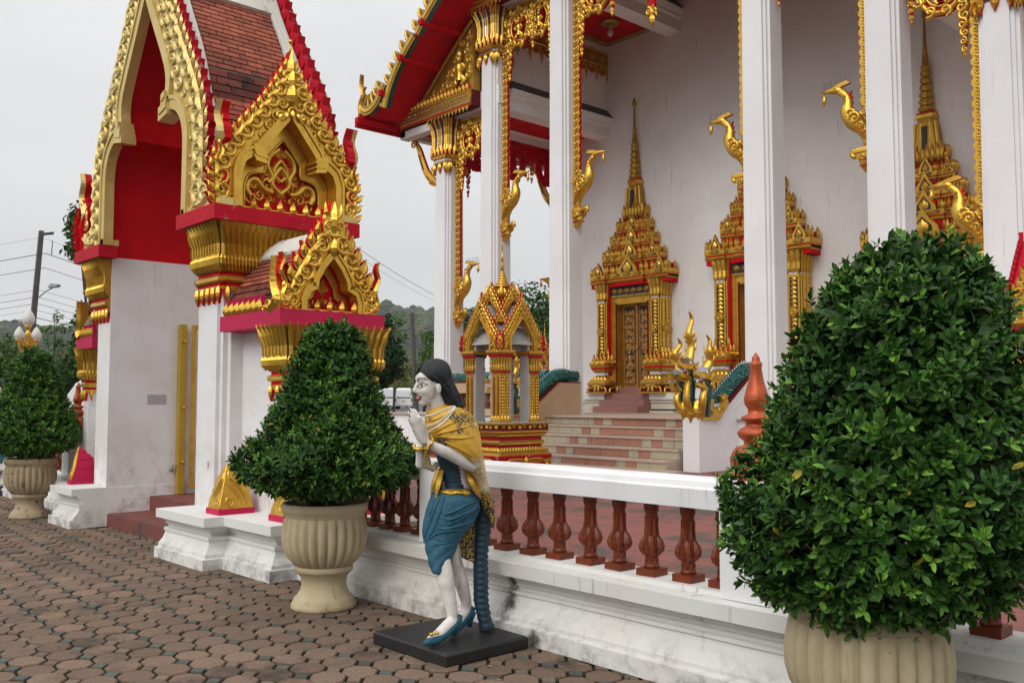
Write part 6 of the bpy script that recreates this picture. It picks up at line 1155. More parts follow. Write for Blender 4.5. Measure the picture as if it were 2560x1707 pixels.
# ---- doorways
def doorway(xc, sc_, label):
    root = bpy.data.objects.new('doorway', None); col.objects.link(root); root.parent = temple; root.location = (xc-TL[0], WY-TL[1], FZ-TL[2]); root['label'] = label
    O = (xc, WY, FZ); fr = Fr(O, (1, 0, 0), (0, -1, 0)); K = sc_
    def pt(mb, name, p=None): return mb.build(name, p or root, O if p is None else None)
    def bx(mb, u0, u1, d0, d1, z0, z1, m): mb.box((xc+u0*K, WY-d1, FZ+z0*K), (xc+u1*K, WY-d0, FZ+z1*K), m)
    # leaves
    for s in (-1, 1):
        mb = MB(); a, b = sorted((s*0.03, s*0.52)); bx(mb, a, b, 0.02, 0.05, 0.66, 2.88, 'door_wood'); bx(mb, a+0.05, b-0.05, 0.051, 0.056, 0.73, 2.82, 'door_teal')
        uc = (a+b)/2*K; f = Fr((xc+uc, WY-0.056, FZ), (1, 0, 0), (0, -1, 0)); w_ = 0.17*K; n = 11
        for i in range(n):
            z = (0.82+i*0.182)*K
            if 2 <= i <= 4: continue
            for q in (1, -1):
                curl(mb, f, (q*w_*0.5, z), w_*0.46, PI/2, q if i % 2 else -q, 'door_wood', 0, 1.2, 11, 0.40); leaf(mb, f, (q*w_*0.1, z-0.05), (q*w_*1.05, z+0.09*K), 0.036*K, 'door_wood', 0, 0.015); leaf(mb, f, (q*w_*1.0, z-0.02), (q*w_*0.35, z-0.12*K), 0.032*K, 'door_wood', 0, 0.015)
            leaf(mb, f, (0, z-0.07), (0, z+0.10), 0.045*K, 'door_wood', 0.0, 0.02)
        deity(mb, f, (0, 1.45*K), 0.48*K, 'door_wood')
        for q in (1, -1): rel_tube(mb, f, spline([(q*w_*0.9, 1.15*K), (q*w_, 1.4*K), (q*w_*0.5, 1.68*K), (0, 1.88*K)], 10), 0.012, 'door_wood')
        mb.prism([(-0.11*K, 1.12*K), (0.11*K, 1.12*K), (0.07*K, 1.24*K), (-0.07*K, 1.24*K)], f, 0, 0.02, 'door_wood'); pt(mb, 'door_leaf')
    mb = MB(); bx(mb, -0.03, 0.03, 0.05, 0.10, 0.66, 2.90, 'door_wood'); f = Fr((xc, WY-0.10, FZ), (1, 0, 0), (0, -1, 0))
    for z in (0.70, 1.75, 2.80): mb.prism([(0, (z-0.12)*K), (0.06, z*K), (0, (z+0.12)*K), (-0.06, z*K)], f, -0.03, 0.015, 'door_wood')
    pt(mb, 'door_batten')
    mb = MB()
    for s in (-1, 1):
        a, b = sorted((s*0.53, s*0.70)); bx(mb, a, b, 0.0, 0.30, 0.52, 3.06, 'gold'); a, b = sorted((s*0.62, s*0.70)); bx(mb, a, b, 0.30, 0.34, 0.52, 3.06, 'gold')
        a, b = sorted((s*0.525, s*0.56)); bx(mb, a, b, 0.30, 0.32, 0.52, 2.92, 'dark_red')
    bx(mb, -0.53, 0.53, 0.0, 0.30, 2.88, 3.06, 'gold'); bx(mb, -0.7, 0.7, 0.30, 0.36, 3.06, 3.12, 'gold_dark'); bx(mb, -0.72, 0.72, 0.0, 0.36, 3.12, 3.34, 'black_panel')
    f = Fr((xc, WY-0.36, FZ), (1, 0, 0), (0, -1, 0))
    for i in range(6): u = (-0.55+i*0.22)*K; leaf(mb, f, (u-0.10, 3.23*K), (u+0.10, 3.23*K), 0.07, 'gold_dark', 0, 0.03); mb.prism([(u-0.03, 3.11*K), (u+0.03, 3.11*K), (u, 3.07*K)], f, 0, 0.02, 'mirror_glass')
    pt(mb, 'door_frame')
    # pilasters with red cheek, pedestal and bell capital
    for s in (-1, 1):
        mb = MB(); c = (xc+s*0.92*K, WY-0.24); h = 0.155*K; zz = lambda z: FZ+z*K
        a, b = sorted((s*0.70, s*0.90)); bx(mb, a, b, 0.0, 0.42, 0.30, 3.42, 'red')
        mb.sq([(h, 0.24, zz(1.42)), (h, 0.24, zz(2.92))], 'gold_dark', c, 0.03); mb.box((c[0]-h*0.55, c[1]-0.243, zz(1.46)), (c[0]+h*0.55, c[1]-0.23, zz(2.88)), 'black_panel'); mb.box((c[0]+h-0.01, c[1]-0.02, zz(1.46)), (c[0]+h+0.003, c[1]+0.02, zz(2.88)), 'black_panel')
        for (hx, zz0, zz1) in ((h+0.012, 1.42, 1.46), (h+0.012, 2.88, 2.95)): mb.sq([(hx, 0.252, zz(zz0)), (hx, 0.252, zz(zz1))], 'gold', c, 0.03)
        for (o, u, n_, hw) in (((c[0], c[1]-0.24, 0), (1, 0, 0), (0, -1, 0), h), ((c[0]+h, c[1], 0), (0, 1, 0), (1, 0, 0), 0.24), ((c[0]-h, c[1], 0), (0, -1, 0), (-1, 0, 0), 0.24)):
            f = Fr(o, u, n_)
            for q in (-1, 1): rel_tube(mb, f, [(q*(hw-0.035), zz(1.42)), (q*(hw-0.035), zz(2.95))], 0.022, 'gold', 0.0)
            if hw < 0.22:
                for i in range(15): z = zz(1.50+i*0.095); leaf(mb, f, (0, z-0.04), (0, z+0.075), hw*0.48, 'gold', 0.002, 0.03)
            else:
                for uu in (-0.08, 0.06): rel_tube(mb, f, [(uu, zz(1.42)), (uu, zz(2.95))], 0.045, 'gold', 0.0); 
                for i in range(12): z = zz(1.5+i*0.12); leaf(mb, f, (0.15, z-0.05), (0.15, z+0.05), 0.03, 'mirror_glass', 0.0, 0.02)
            mb.prism([(-hw*0.9, zz(2.15)), (0, zz(2.02)), (hw*0.9, zz(2.15)), (0, zz(2.30))], f, 0.0, 0.05, 'gold_dark'); curl(mb, f, (0, zz(2.15)), 0.07, 0, 1, 'gold', 0.05)
        petal_prof = [(h+0.005, 0.245, zz(2.95)), (h+0.02, 0.26, zz(3.05)), (h+0.015, 0.255, zz(3.2)), (h+0.05, 0.29, zz(3.36)), (h+0.08, 0.32, zz(3.44))]
        mb.sq(petal_prof, 'gold_dark', c, 0.03); petals(mb, c, petal_prof, 3, 4, 'gold', 0.40, 0.025)
        mb.sq([(h+0.015, 0.255, zz(2.94)), (h+0.015, 0.255, zz(2.98))], 'mirror_glass', c, 0.03)
        # pedestal
        P_ = [(0.36, 0.50, 'gold'), (0.36, 0.535, 'gold'), (0.31, 0.54, 'dark_red'), (0.30, 0.70, 'dark_red'), (0.33, 0.72, 'gold_dark'), (0.33, 0.78, 'gold_dark'), (0.27, 0.87, 'gold_dark'), (0.20, 0.95, 'gold_dark'), (0.155, 0.99, 'gold'), (0.15, 1.00, 'mirror_glass'), (0.15, 1.05, 'mirror_glass'), (0.20, 1.07, 'gold_dark'), (0.25, 1.15, 'gold_dark'), (0.265, 1.20, 'red'), (0.27, 1.22, 'gold'), (0.29, 1.25, 'gold_dark'), (0.29, 1.33, 'gold_dark'), (0.26, 1.36, 'gold'), (0.17, 1.42, 'gold')]
        mb.sq([((p[0]+0.05)*K*1.0, (p[0]+0.13), zz(p[1])) for p in P_], [p[2] for p in P_[1:]], c, 0.03)
        for f in (Fr((c[0], c[1]-(0.30+0.13), 0), (1, 0, 0), (0, -1, 0)), Fr((c[0]+(0.35)*K, c[1], 0), (0, 1, 0), (1, 0, 0)), Fr((c[0]-(0.35)*K, c[1], 0), (0, -1, 0), (-1, 0, 0))):
            for q in (1, -1): rel_tube(mb, f, spline([(q*0.34, zz(0.54)), (q*0.30, zz(0.66)), (q*0.20, zz(0.64)), (q*0.12, zz(0.69)), (0, zz(0.71))], 10), 0.025, 'gold', 0.02); leaf(mb, f, (q*0.07, zz(0.52)), (q*0.05, zz(0.74)), 0.05, 'gold', 0.03, 0.04)
            for i in range(5): leaf(mb, f, (-0.24+i*0.12, zz(0.80)), (-0.22+i*0.11, zz(0.95)), 0.06, 'gold', 0.0-0.05, 0.03)
            for i in range(3): leaf(mb, f, (-0.18+i*0.18-0.07, zz(1.29)), (-0.18+i*0.18+0.07, zz(1.29)), 0.06, 'gold', -0.01, 0.03)
        spikes(mb, c, 0.26*K, 0.34, zz(1.36), 0.20*K, 0.055, 'gold', 4, 'red', True); spikes(mb, c, h+0.03, 0.27, zz(1.42), 0.28*K, 0.05, 'gold', 3, 'gold_dark', True)
        pt(mb, 'pilaster')
    # tiered crown
    tiers = [(3.44, 1.32, 0.50), (3.92, 0.96, 0.40), (4.36, 0.73, 0.33), (4.78, 0.55, 0.28), (5.17, 0.41, 0.23)]
    for i, (z, hw, hd) in enumerate(tiers):
        mb = MB(); c = (xc, WY-0.02); zz = FZ+z*K; hw = hw*K; t = (0.42-0.035*i)*K
        # plan with projecting centre and corner blocks
        blocks = [(0.0, hw, hd*0.86), (0.0, hw*0.42, hd)] + ([(s*hw*0.80, hw*0.20, hd*0.98) for s in (1, -1)] if i < 4 else [])
        for (u, bw, bd) in blocks:
            cc = (xc+u, WY-0.0)
            mb.sq([(bw*0.93, bd*0.93, zz-t*0.22), (bw*0.93, bd*0.93, zz-0.0)], 'red', cc); mb.sq([(bw*0.90, bd*0.9, zz), (bw*1.0, bd*1.0, zz+t*0.10), (bw*1.0, bd*1.0, zz+t*0.20), (bw*0.95, bd*0.95, zz+t*0.22)], 'gold_dark', cc); mb.sq([(bw*0.955, bd*0.955, zz+t*0.20), (bw*0.955, bd*0.955, zz+t*0.27)], 'red', cc)
            mb.sq([(bw*0.96, bd*0.96, zz+t*0.27), (bw*1.02, bd*1.02, zz+t*0.34), (bw*1.02, bd*1.02, zz+t*0.56), (bw*0.96, bd*0.96, zz+t*0.62)], 'gold', cc); mb.sq([(bw*0.80, bd*0.80, zz+t*0.62), (bw*0.76, bd*0.76, zz+t*0.95)], 'red', cc)
            n = max(1, int(bw*2/0.34)); f = Fr((xc+u, WY-bd*1.02, 0), (1, 0, 0), (0, -1, 0))
            for k in range(n):
                uu = -bw+(k+0.5)*2*bw/n; q = min(bw/n*0.8, 0.15); mb.prism([(uu-q, zz+t*0.45), (uu-q*0.6, zz+t*0.36), (uu+q*0.6, zz+t*0.36), (uu+q, zz+t*0.45), (uu+q*0.6, zz+t*0.54), (uu-q*0.6, zz+t*0.54)], f, 0, 0.006, 'black_panel'); leaf(mb, f, (uu-q*0.8, zz+t*0.45), (uu+q*0.8, zz+t*0.45), t*0.10, 'gold', 0.007, 0.02)
            f = Fr((xc+u, WY-bd*0.96, 0), (1, 0, 0), (0, -1, 0)); n = max(2, int(bw*2/(0.20-0.015*i)))
            big = (u == 0.0 and bw < hw)
            if big or (u != 0.0):
                w_ = bw*0.62; hh = t*(1.05 if big else 0.75)
                mb.prism([(-w_, zz+t*0.58), (w_, zz+t*0.58), (w_*0.9, zz+t*0.58+hh*0.30), (w_*0.45, zz+t*0.58+hh*0.62), (0, zz+t*0.58+hh*1.15), (-w_*0.45, zz+t*0.58+hh*0.62), (-w_*0.9, zz+t*0.58+hh*0.30)], f, -0.06, 0.01, 'gold', 'gold_dark')
                mb.prism([(-w_*0.6, zz+t*0.64), (w_*0.6, zz+t*0.64), (w_*0.55, zz+t*0.64+hh*0.25), (0, zz+t*0.64+hh*0.72), (-w_*0.55, zz+t*0.64+hh*0.25)], f, 0.01, 0.014, 'black_panel'); leaf(mb, f, (0, zz+t*0.62), (0, zz+t*0.62+hh*0.62), w_*0.42, 'gold', 0.015, 0.03)
                for s in (1, -1): leaf(mb, f, (s*bw*0.86, zz+t*0.55), (s*bw*0.90, zz+t*1.15), 0.06*(1-0.1*i), 'gold', 0.0, 0.05)
            else:
                for k in range(n):
                    uu = -bw+(k+0.5)*2*bw/n; mb.prism([(uu-0.05, zz+t*0.58), (uu+0.05, zz+t*0.58), (uu+0.04, zz+t*0.85), (uu, zz+t*1.25), (uu-0.04, zz+t*0.85)], f, -0.05, 0.0, 'red', 'red'); leaf(mb, f, (uu, zz+t*0.55), (uu, zz+t*1.22), 0.062*(1-0.07*i), 'gold', 0.002, 0.06)
            for s in (1, -1):   # side faces
                f = Fr((xc+u+s*bw*0.97, WY-bd*0.5, 0), (0, s, 0), (s, 0, 0))
                for k in range(2): uu = -bd*0.25+k*bd*0.5; leaf(mb, f, (uu, zz+t*0.55), (uu, zz+t*1.2), 0.07, 'gold', 0.0, 0.05)
        pt(mb, 'crown_tier')
    mb = MB(); c = (xc, WY-0.10); z = lambda q: FZ+q*K
    mb.sq([(0.30*K, 0.17, z(5.22)), (0.285*K, 0.17, z(5.4)), (0.24*K, 0.15, z(5.7)), (0.22*K, 0.14, z(5.98)), (0.17*K, 0.12, z(6.06))], 'gold_dark', c, 0.03); mb.box((xc-0.05*K, WY-0.285, z(5.45)), (xc+0.05*K, WY-0.2, z(5.92)), 'black_panel')
    f = Fr((xc, WY-0.27, 0), (1, 0, 0), (0, -1, 0))
    for uu in (-0.21, -0.09, 0.09, 0.21): rel_tube(mb, f, [(uu*1.25*K, z(5.2)), (uu*1.0*K, z(6.0))], 0.035, 'gold', -0.05)
    spikes(mb, c, 0.31*K, 0.19, z(5.25), 0.30*K, 0.05, 'gold', 6, 'gold_dark', True)
    mb.sq([(0.16*K, 0.12, z(6.06)), (0.20*K, 0.14, z(6.12)), (0.20*K, 0.14, z(6.18)), (0.15*K, 0.11, z(6.22))], 'gold', c, 0.02); mb.sq([(0.17*K, 0.12, z(6.20)), (0.17*K, 0.12, z(6.23))], 'red', c)
    pr = []; r = 0.165; zq = 6.23
    for i in range(6): pr += [(r*0.72*K, zq*K), (r*K, (zq+0.05)*K), (r*0.97*K, (zq+0.10)*K), (r*0.7*K, (zq+0.145)*K)]; zq += 0.15; r *= 0.91
    pr += [(0.085*K, 7.14*K), (0.10*K, 7.19*K), (0.075*K, 7.22*K), (0.045*K, 7.55*K), (0.055*K, 7.58*K), (0.035*K, 7.62*K), (0.025*K, 8.15*K), (0.02*K, 8.20*K), (0.058*K, 8.26*K), (0.045*K, 8.34*K), (0.006*K, 8.46*K)]
    mb.lathe(pr, 14, 'gold_dark', (xc, WY-0.13, FZ)); pt(mb, 'crown_spire')
    for k in range(4):
        mb = MB(); bx(mb, -0.76, 0.76, 0.0 if k > 1 else 0.1, 1.02-0.25*k, 0.001+0.166*k, 0.166*(k+1)-0.001, 'granite_rose'); pt(mb, 'door_step')
    for s in (-1, 1):
        mb = MB(); a, b = sorted((s*0.77, s*1.55)); bx(mb, a, b, 0.0, 0.56, 0.34, 0.50, 'white_paint'); a, b = sorted((s*0.775, s*1.53)); bx(mb, a, b, 0.0, 0.50, 0.10, 0.34, 'cream_moulding'); bx(mb, a, b, 0.0, 0.54, 0.27, 0.31, 'cream_moulding'); bx(mb, a, b, 0.0, 0.57, 0.0, 0.06, 'cream_moulding'); pt(mb, 'door_plinth')
doorway(-15.95, 1.0, 'gilded doorway nearest the gate, closed carved doors and full spire in view')
doorway(-12.05, 1.07, 'central gilded doorway half hidden by the third column')
doorway(-8.15, 1.0, 'gilded doorway mostly hidden behind the big clipped bush')
# terrace parapets with green scaled copings
def scaly(mb, path, r, m='scale_green', n=10, scw=0.075):
    path = np.asarray(path, float); mb.tube(path, r, 'scale_green', n)
    q = resample(path, max(2, int(np.linalg.norm(np.diff(path, axis=0), axis=1).sum()/(scw*0.55)))); tg = np.gradient(q, axis=0)
    for i in range(len(q)):
        t = unit(tg[i]); a = unit(np.cross((0, 0, 1), t)); b = np.cross(t, a); k = 11
        for j in range(k):
            th = 2*PI*(j+0.5*(i % 2))/k; nn = a*math.cos(th)+b*math.sin(th); s = np.cross(t, nn); p = q[i]+nn*r; mb.tone = random.random()
            mb.add([p-s*scw*0.42+nn*0.002, p+t*scw*0.55+nn*0.012, p+s*scw*0.42+nn*0.002, p-t*scw*0.5+nn*0.010, p+nn*0.016], [(0, 1, 4), (1, 2, 4), (2, 3, 4), (3, 0, 4)], 'scale_green')
            if random.random() < 0.30: mb.add([p-s*0.012+nn*0.017, p+t*0.012+nn*0.017, p+s*0.012+nn*0.017, p-t*0.012+nn*0.017], [(0, 1, 2, 3)], 'mirror_glass')
def parapet(x0, x1, y):
    t = thing('terrace_parapet', 'cream terrace parapet with green scaled coping behind the small shrine', 'parapet', ((x0+x1)/2, y, FZ))
    b_ = MB(); b_.box((x0, y-0.10, 1.72), (x1, y+0.10, 1.97), 'naga_cream'); b_.box((x0, y-0.12, FZ), (x1, y+0.12, FZ+0.12), 'naga_cream'); b_.box((x0, y-0.115, 1.97), (x1, y+0.115, 2.0), 'dark_red')
    x = x0+0.3
    while x < x1: b_.box((x-0.07, y-0.08, FZ+0.12), (x+0.07, y+0.08, 1.72), 'naga_cream') if int((x-x0)/0.26) % 5 == 2 else None; x += 0.26
    b_.build('wall', t); x = x0+0.2; L = worldloc(t)
    while x < x1: o = inst('baluster', BAL, t, (x-L[0], 0, 0.12)); o.scale = (1.2, 1.2, 0.86); x += 0.26
    b_ = MB(); scaly(b_, [(x0, y, 2.08), (x1, y, 2.08)], 0.125); b_.build('scaled_coping', t, tones=True)
    b_ = MB(); 
    for i in range(int((x1-x0)/0.09)): b_.ball((x0+0.05+i*0.09, y, 2.215), 0.022, 'pearl', 5, 3)
    kind(b_.build('bead_row', t), 'stuff')
parapet(-18.75, -14.75, 14.5)
# ---- naga stair rails
def naga(x, wallm, label):
    t = thing('naga_stair_rail', label, 'naga balustrade', (x, 13.8, CF), 'naga rails of the stairs'); L = worldloc(t); BYM = lambda mb, n, **k: mb.build(n, t, L, **k)
    b_ = MB(); fr = Fr((x, 0, 0), (0, 1, 0), (1, 0, 0)); b_.prism([(12.9, CF), (15.1, CF), (15.1, 1.93), (14.42, 1.93), (13.42, 1.25), (12.9, 1.25)], fr, -0.17, 0.17, wallm)
    rel_tube(b_, fr, [(13.3, 1.13), (13.9, 1.40), (14.5, 1.75)], 0.006, wallm, 0.17); BYM(b_, 'rail_wall')
    b_ = MB(); b_.prism([(13.40, 1.22), (13.44, 1.30), (14.38, 1.955), (15.1, 1.955), (15.1, 1.93), (14.41, 1.93)], fr, -0.18, 0.18, 'dark_red'); BYM(b_, 'red_band')
    path = spline([(x, 13.30, 1.30), (x, 13.50, 1.44), (x, 13.95, 1.76), (x, 14.35, 2.02), (x, 14.55, 2.08), (x, 15.08, 2.08)], 26); b_ = MB(); scaly(b_, path, 0.135); BYM(b_, 'scaled_body', tones=True)
    b_ = MB(); p2 = resample(path, 26)
    for q, tg in zip(p2, np.gradient(p2, axis=0)):
        n_ = unit(np.cross(unit(tg), (1, 0, 0)))*-1; n_ = n_ if n_[2] > 0 else -n_; b_.prism([(q[1]-0.03, q[2]+0.12), (q[1]+0.03, q[2]+0.12), (q[1]-0.01, q[2]+0.185)], fr, -0.01, 0.01, 'mirror_glass')
    BYM(b_, 'back_crest')
    for (dx, dz, cr, yy) in ((0.0, 0.13, 0.86, 12.88), (-0.27, -0.06, 0.60, 12.96), (0.27, -0.03, 0.60, 12.96)):
        b_ = MB(); hx = x+dx; z0 = 1.30
        nk = spline([(x+dx*0.3, 13.30, z0+0.02), (x+dx*0.7, 13.02, z0+0.06), (hx, yy-0.02, z0+0.26), (hx, yy+0.03, z0+0.48+dz), (hx, yy-0.08, z0+0.60+dz)], 18)
        b_.tube(nk, np.linspace(0.115, 0.085, len(nk)), 'scale_green', 10); fg_ = nk+A(0, -0.055, -0.02)
        b_.tube(fg_, np.linspace(0.085, 0.065, len(nk)), 'gold', 8)
        hz = z0+0.64+dz
        # upper and lower jaws, teeth, crest
        b_.loft([np.array([(hx-w_, yy+dy, hz+zl), (hx+w_, yy+dy, hz+zl), (hx+w_*0.8, yy+dy, hz+zh), (hx-w_*0.8, yy+dy, hz+zh)]) for dy, w_, zl, zh in ((0.10, 0.07, -0.06, 0.10), (0.0, 0.10, -0.03, 0.13), (-0.12, 0.085, 0.0, 0.10), (-0.24, 0.06, 0.02, 0.09), (-0.30, 0.035, 0.06, 0.13))], 'gold')
        b_.loft([np.array([(hx-w_, yy+dy, hz+zl), (hx+w_, yy+dy, hz+zl), (hx+w_*0.8, yy+dy, hz+zh), (hx-w_*0.8, yy+dy, hz+zh)]) for dy, w_, zl, zh in ((0.08, 0.07, -0.16, -0.05), (-0.08, 0.075, -0.17, -0.08), (-0.20, 0.055, -0.15, -0.09), (-0.25, 0.03, -0.12, -0.06))], 'gold')
        b_.box((hx-0.085, yy-0.13, hz+0.105), (hx+0.085, yy-0.02, hz+0.19), 'mirror_glass'); b_.box((hx-0.055, yy-0.20, hz-0.085), (hx+0.055, yy-0.02, hz-0.06), 'lip_red')
        for i in range(4):
            for q in (1, -1): b_.add([(hx+q*0.06-0.012, yy-0.08-0.045*i, hz+0.01), (hx+q*0.06+0.012, yy-0.08-0.045*i, hz+0.01), (hx+q*0.06, yy-0.09-0.045*i, hz-0.05)], [(0, 1, 2)], 'pearl')
        for q in (1, -1):
            b_.ball((hx+q*0.085, yy-0.08, hz+0.10), 0.026, 'pearl', 7, 4); f_ = Fr((hx+q*0.09, yy, hz), (0, 1, 0), (q, 0, 0)); leaf(b_, f_, (0.02, -0.02), (0.14, 0.14), 0.05, 'gold', 0, 0.03); leaf(b_, f_, (0.02, -0.10), (0.16, -0.04), 0.04, 'gold', 0, 0.03); curl(b_, f_, (-0.02, 0.02), 0.05, 0, 1, 'gold', 0.0)
        cp = spline([(hx, yy-0.02, hz+0.14), (hx+dx*0.25, yy+0.05, hz+0.14+cr*0.3), (hx+dx*0.35, yy-0.02, hz+0.14+cr*0.55), (hx+dx*0.15, yy+0.08, hz+0.14+cr*0.82), (hx+dx*0.1, yy+0.0, hz+0.14+cr)], 20); t_ = np.linspace(0, 1, len(cp))
        b_.tube(cp, 0.085*(1-t_)**0.75+0.014, 'gold', 8, True, True, 0.6, (0, 1, 0))
        for q in (0.15, 0.3, 0.42): c = cp[int(q*len(cp))]; b_.tube([c, c+A(0.10, 0, 0.05), c+A(0.13, 0, 0.16)], [0.04, 0.028, 0.006], 'gold', 6, True, True, 0.6, (0, 1, 0)); b_.tube([c, c+A(-0.10, 0, 0.04), c+A(-0.12, 0, 0.14)], [0.04, 0.028, 0.006], 'gold', 6, True, True, 0.6, (0, 1, 0))
        BYM(b_, 'naga_head')
    # base ruff with the makara jaw beside it
    b_ = MB(); f_ = Fr((x, 12.89, 1.25), (1, 0, 0), (0, -1, 0))
    for q in (-1, 0, 1): leaf(b_, f_, (q*0.12, 0.28), (q*0.16, -0.10 if q == 0 else -0.04), 0.12, 'gold', 0, 0.08)
    b_.box((x-0.20, 12.9, 1.25), (x+0.20, 13.3, 1.29), 'gold')
    for s in (1, -1):
        f2 = Fr((x+s*0.175, 0, 0), (0, 1, 0), (s, 0, 0)); b_.prism([(12.95, 1.22), (13.40, 1.20), (13.70, 1.48), (13.62, 1.66), (13.45, 1.62), (13.52, 1.52), (13.36, 1.40), (13.20, 1.42), (13.28, 1.56), (13.10, 1.58), (12.98, 1.40)], f2, -0.02, 0.05, 'gold')
        for (c, r) in (((13.15, 1.32), 0.07), ((13.45, 1.36), 0.07), ((13.58, 1.56), 0.06)): curl(b_, f2, c, r, 0, 1, 'gold', 0.05)
        for i in range(5): b_.prism([(13.26+0.05*i, 1.43), (13.30+0.05*i, 1.43), (13.28+0.05*i, 1.49)], f2, 0.0, 0.03, 'pearl')
    BYM(b_, 'makara_jaw'); return t
naga(-9.66, 'white_paint', 'white stair rail with golden three-headed naga and green scaled back, near the big bush')
naga(-14.48, 'naga_cream', 'cream stair rail with golden naga heads seen through the small shrine')
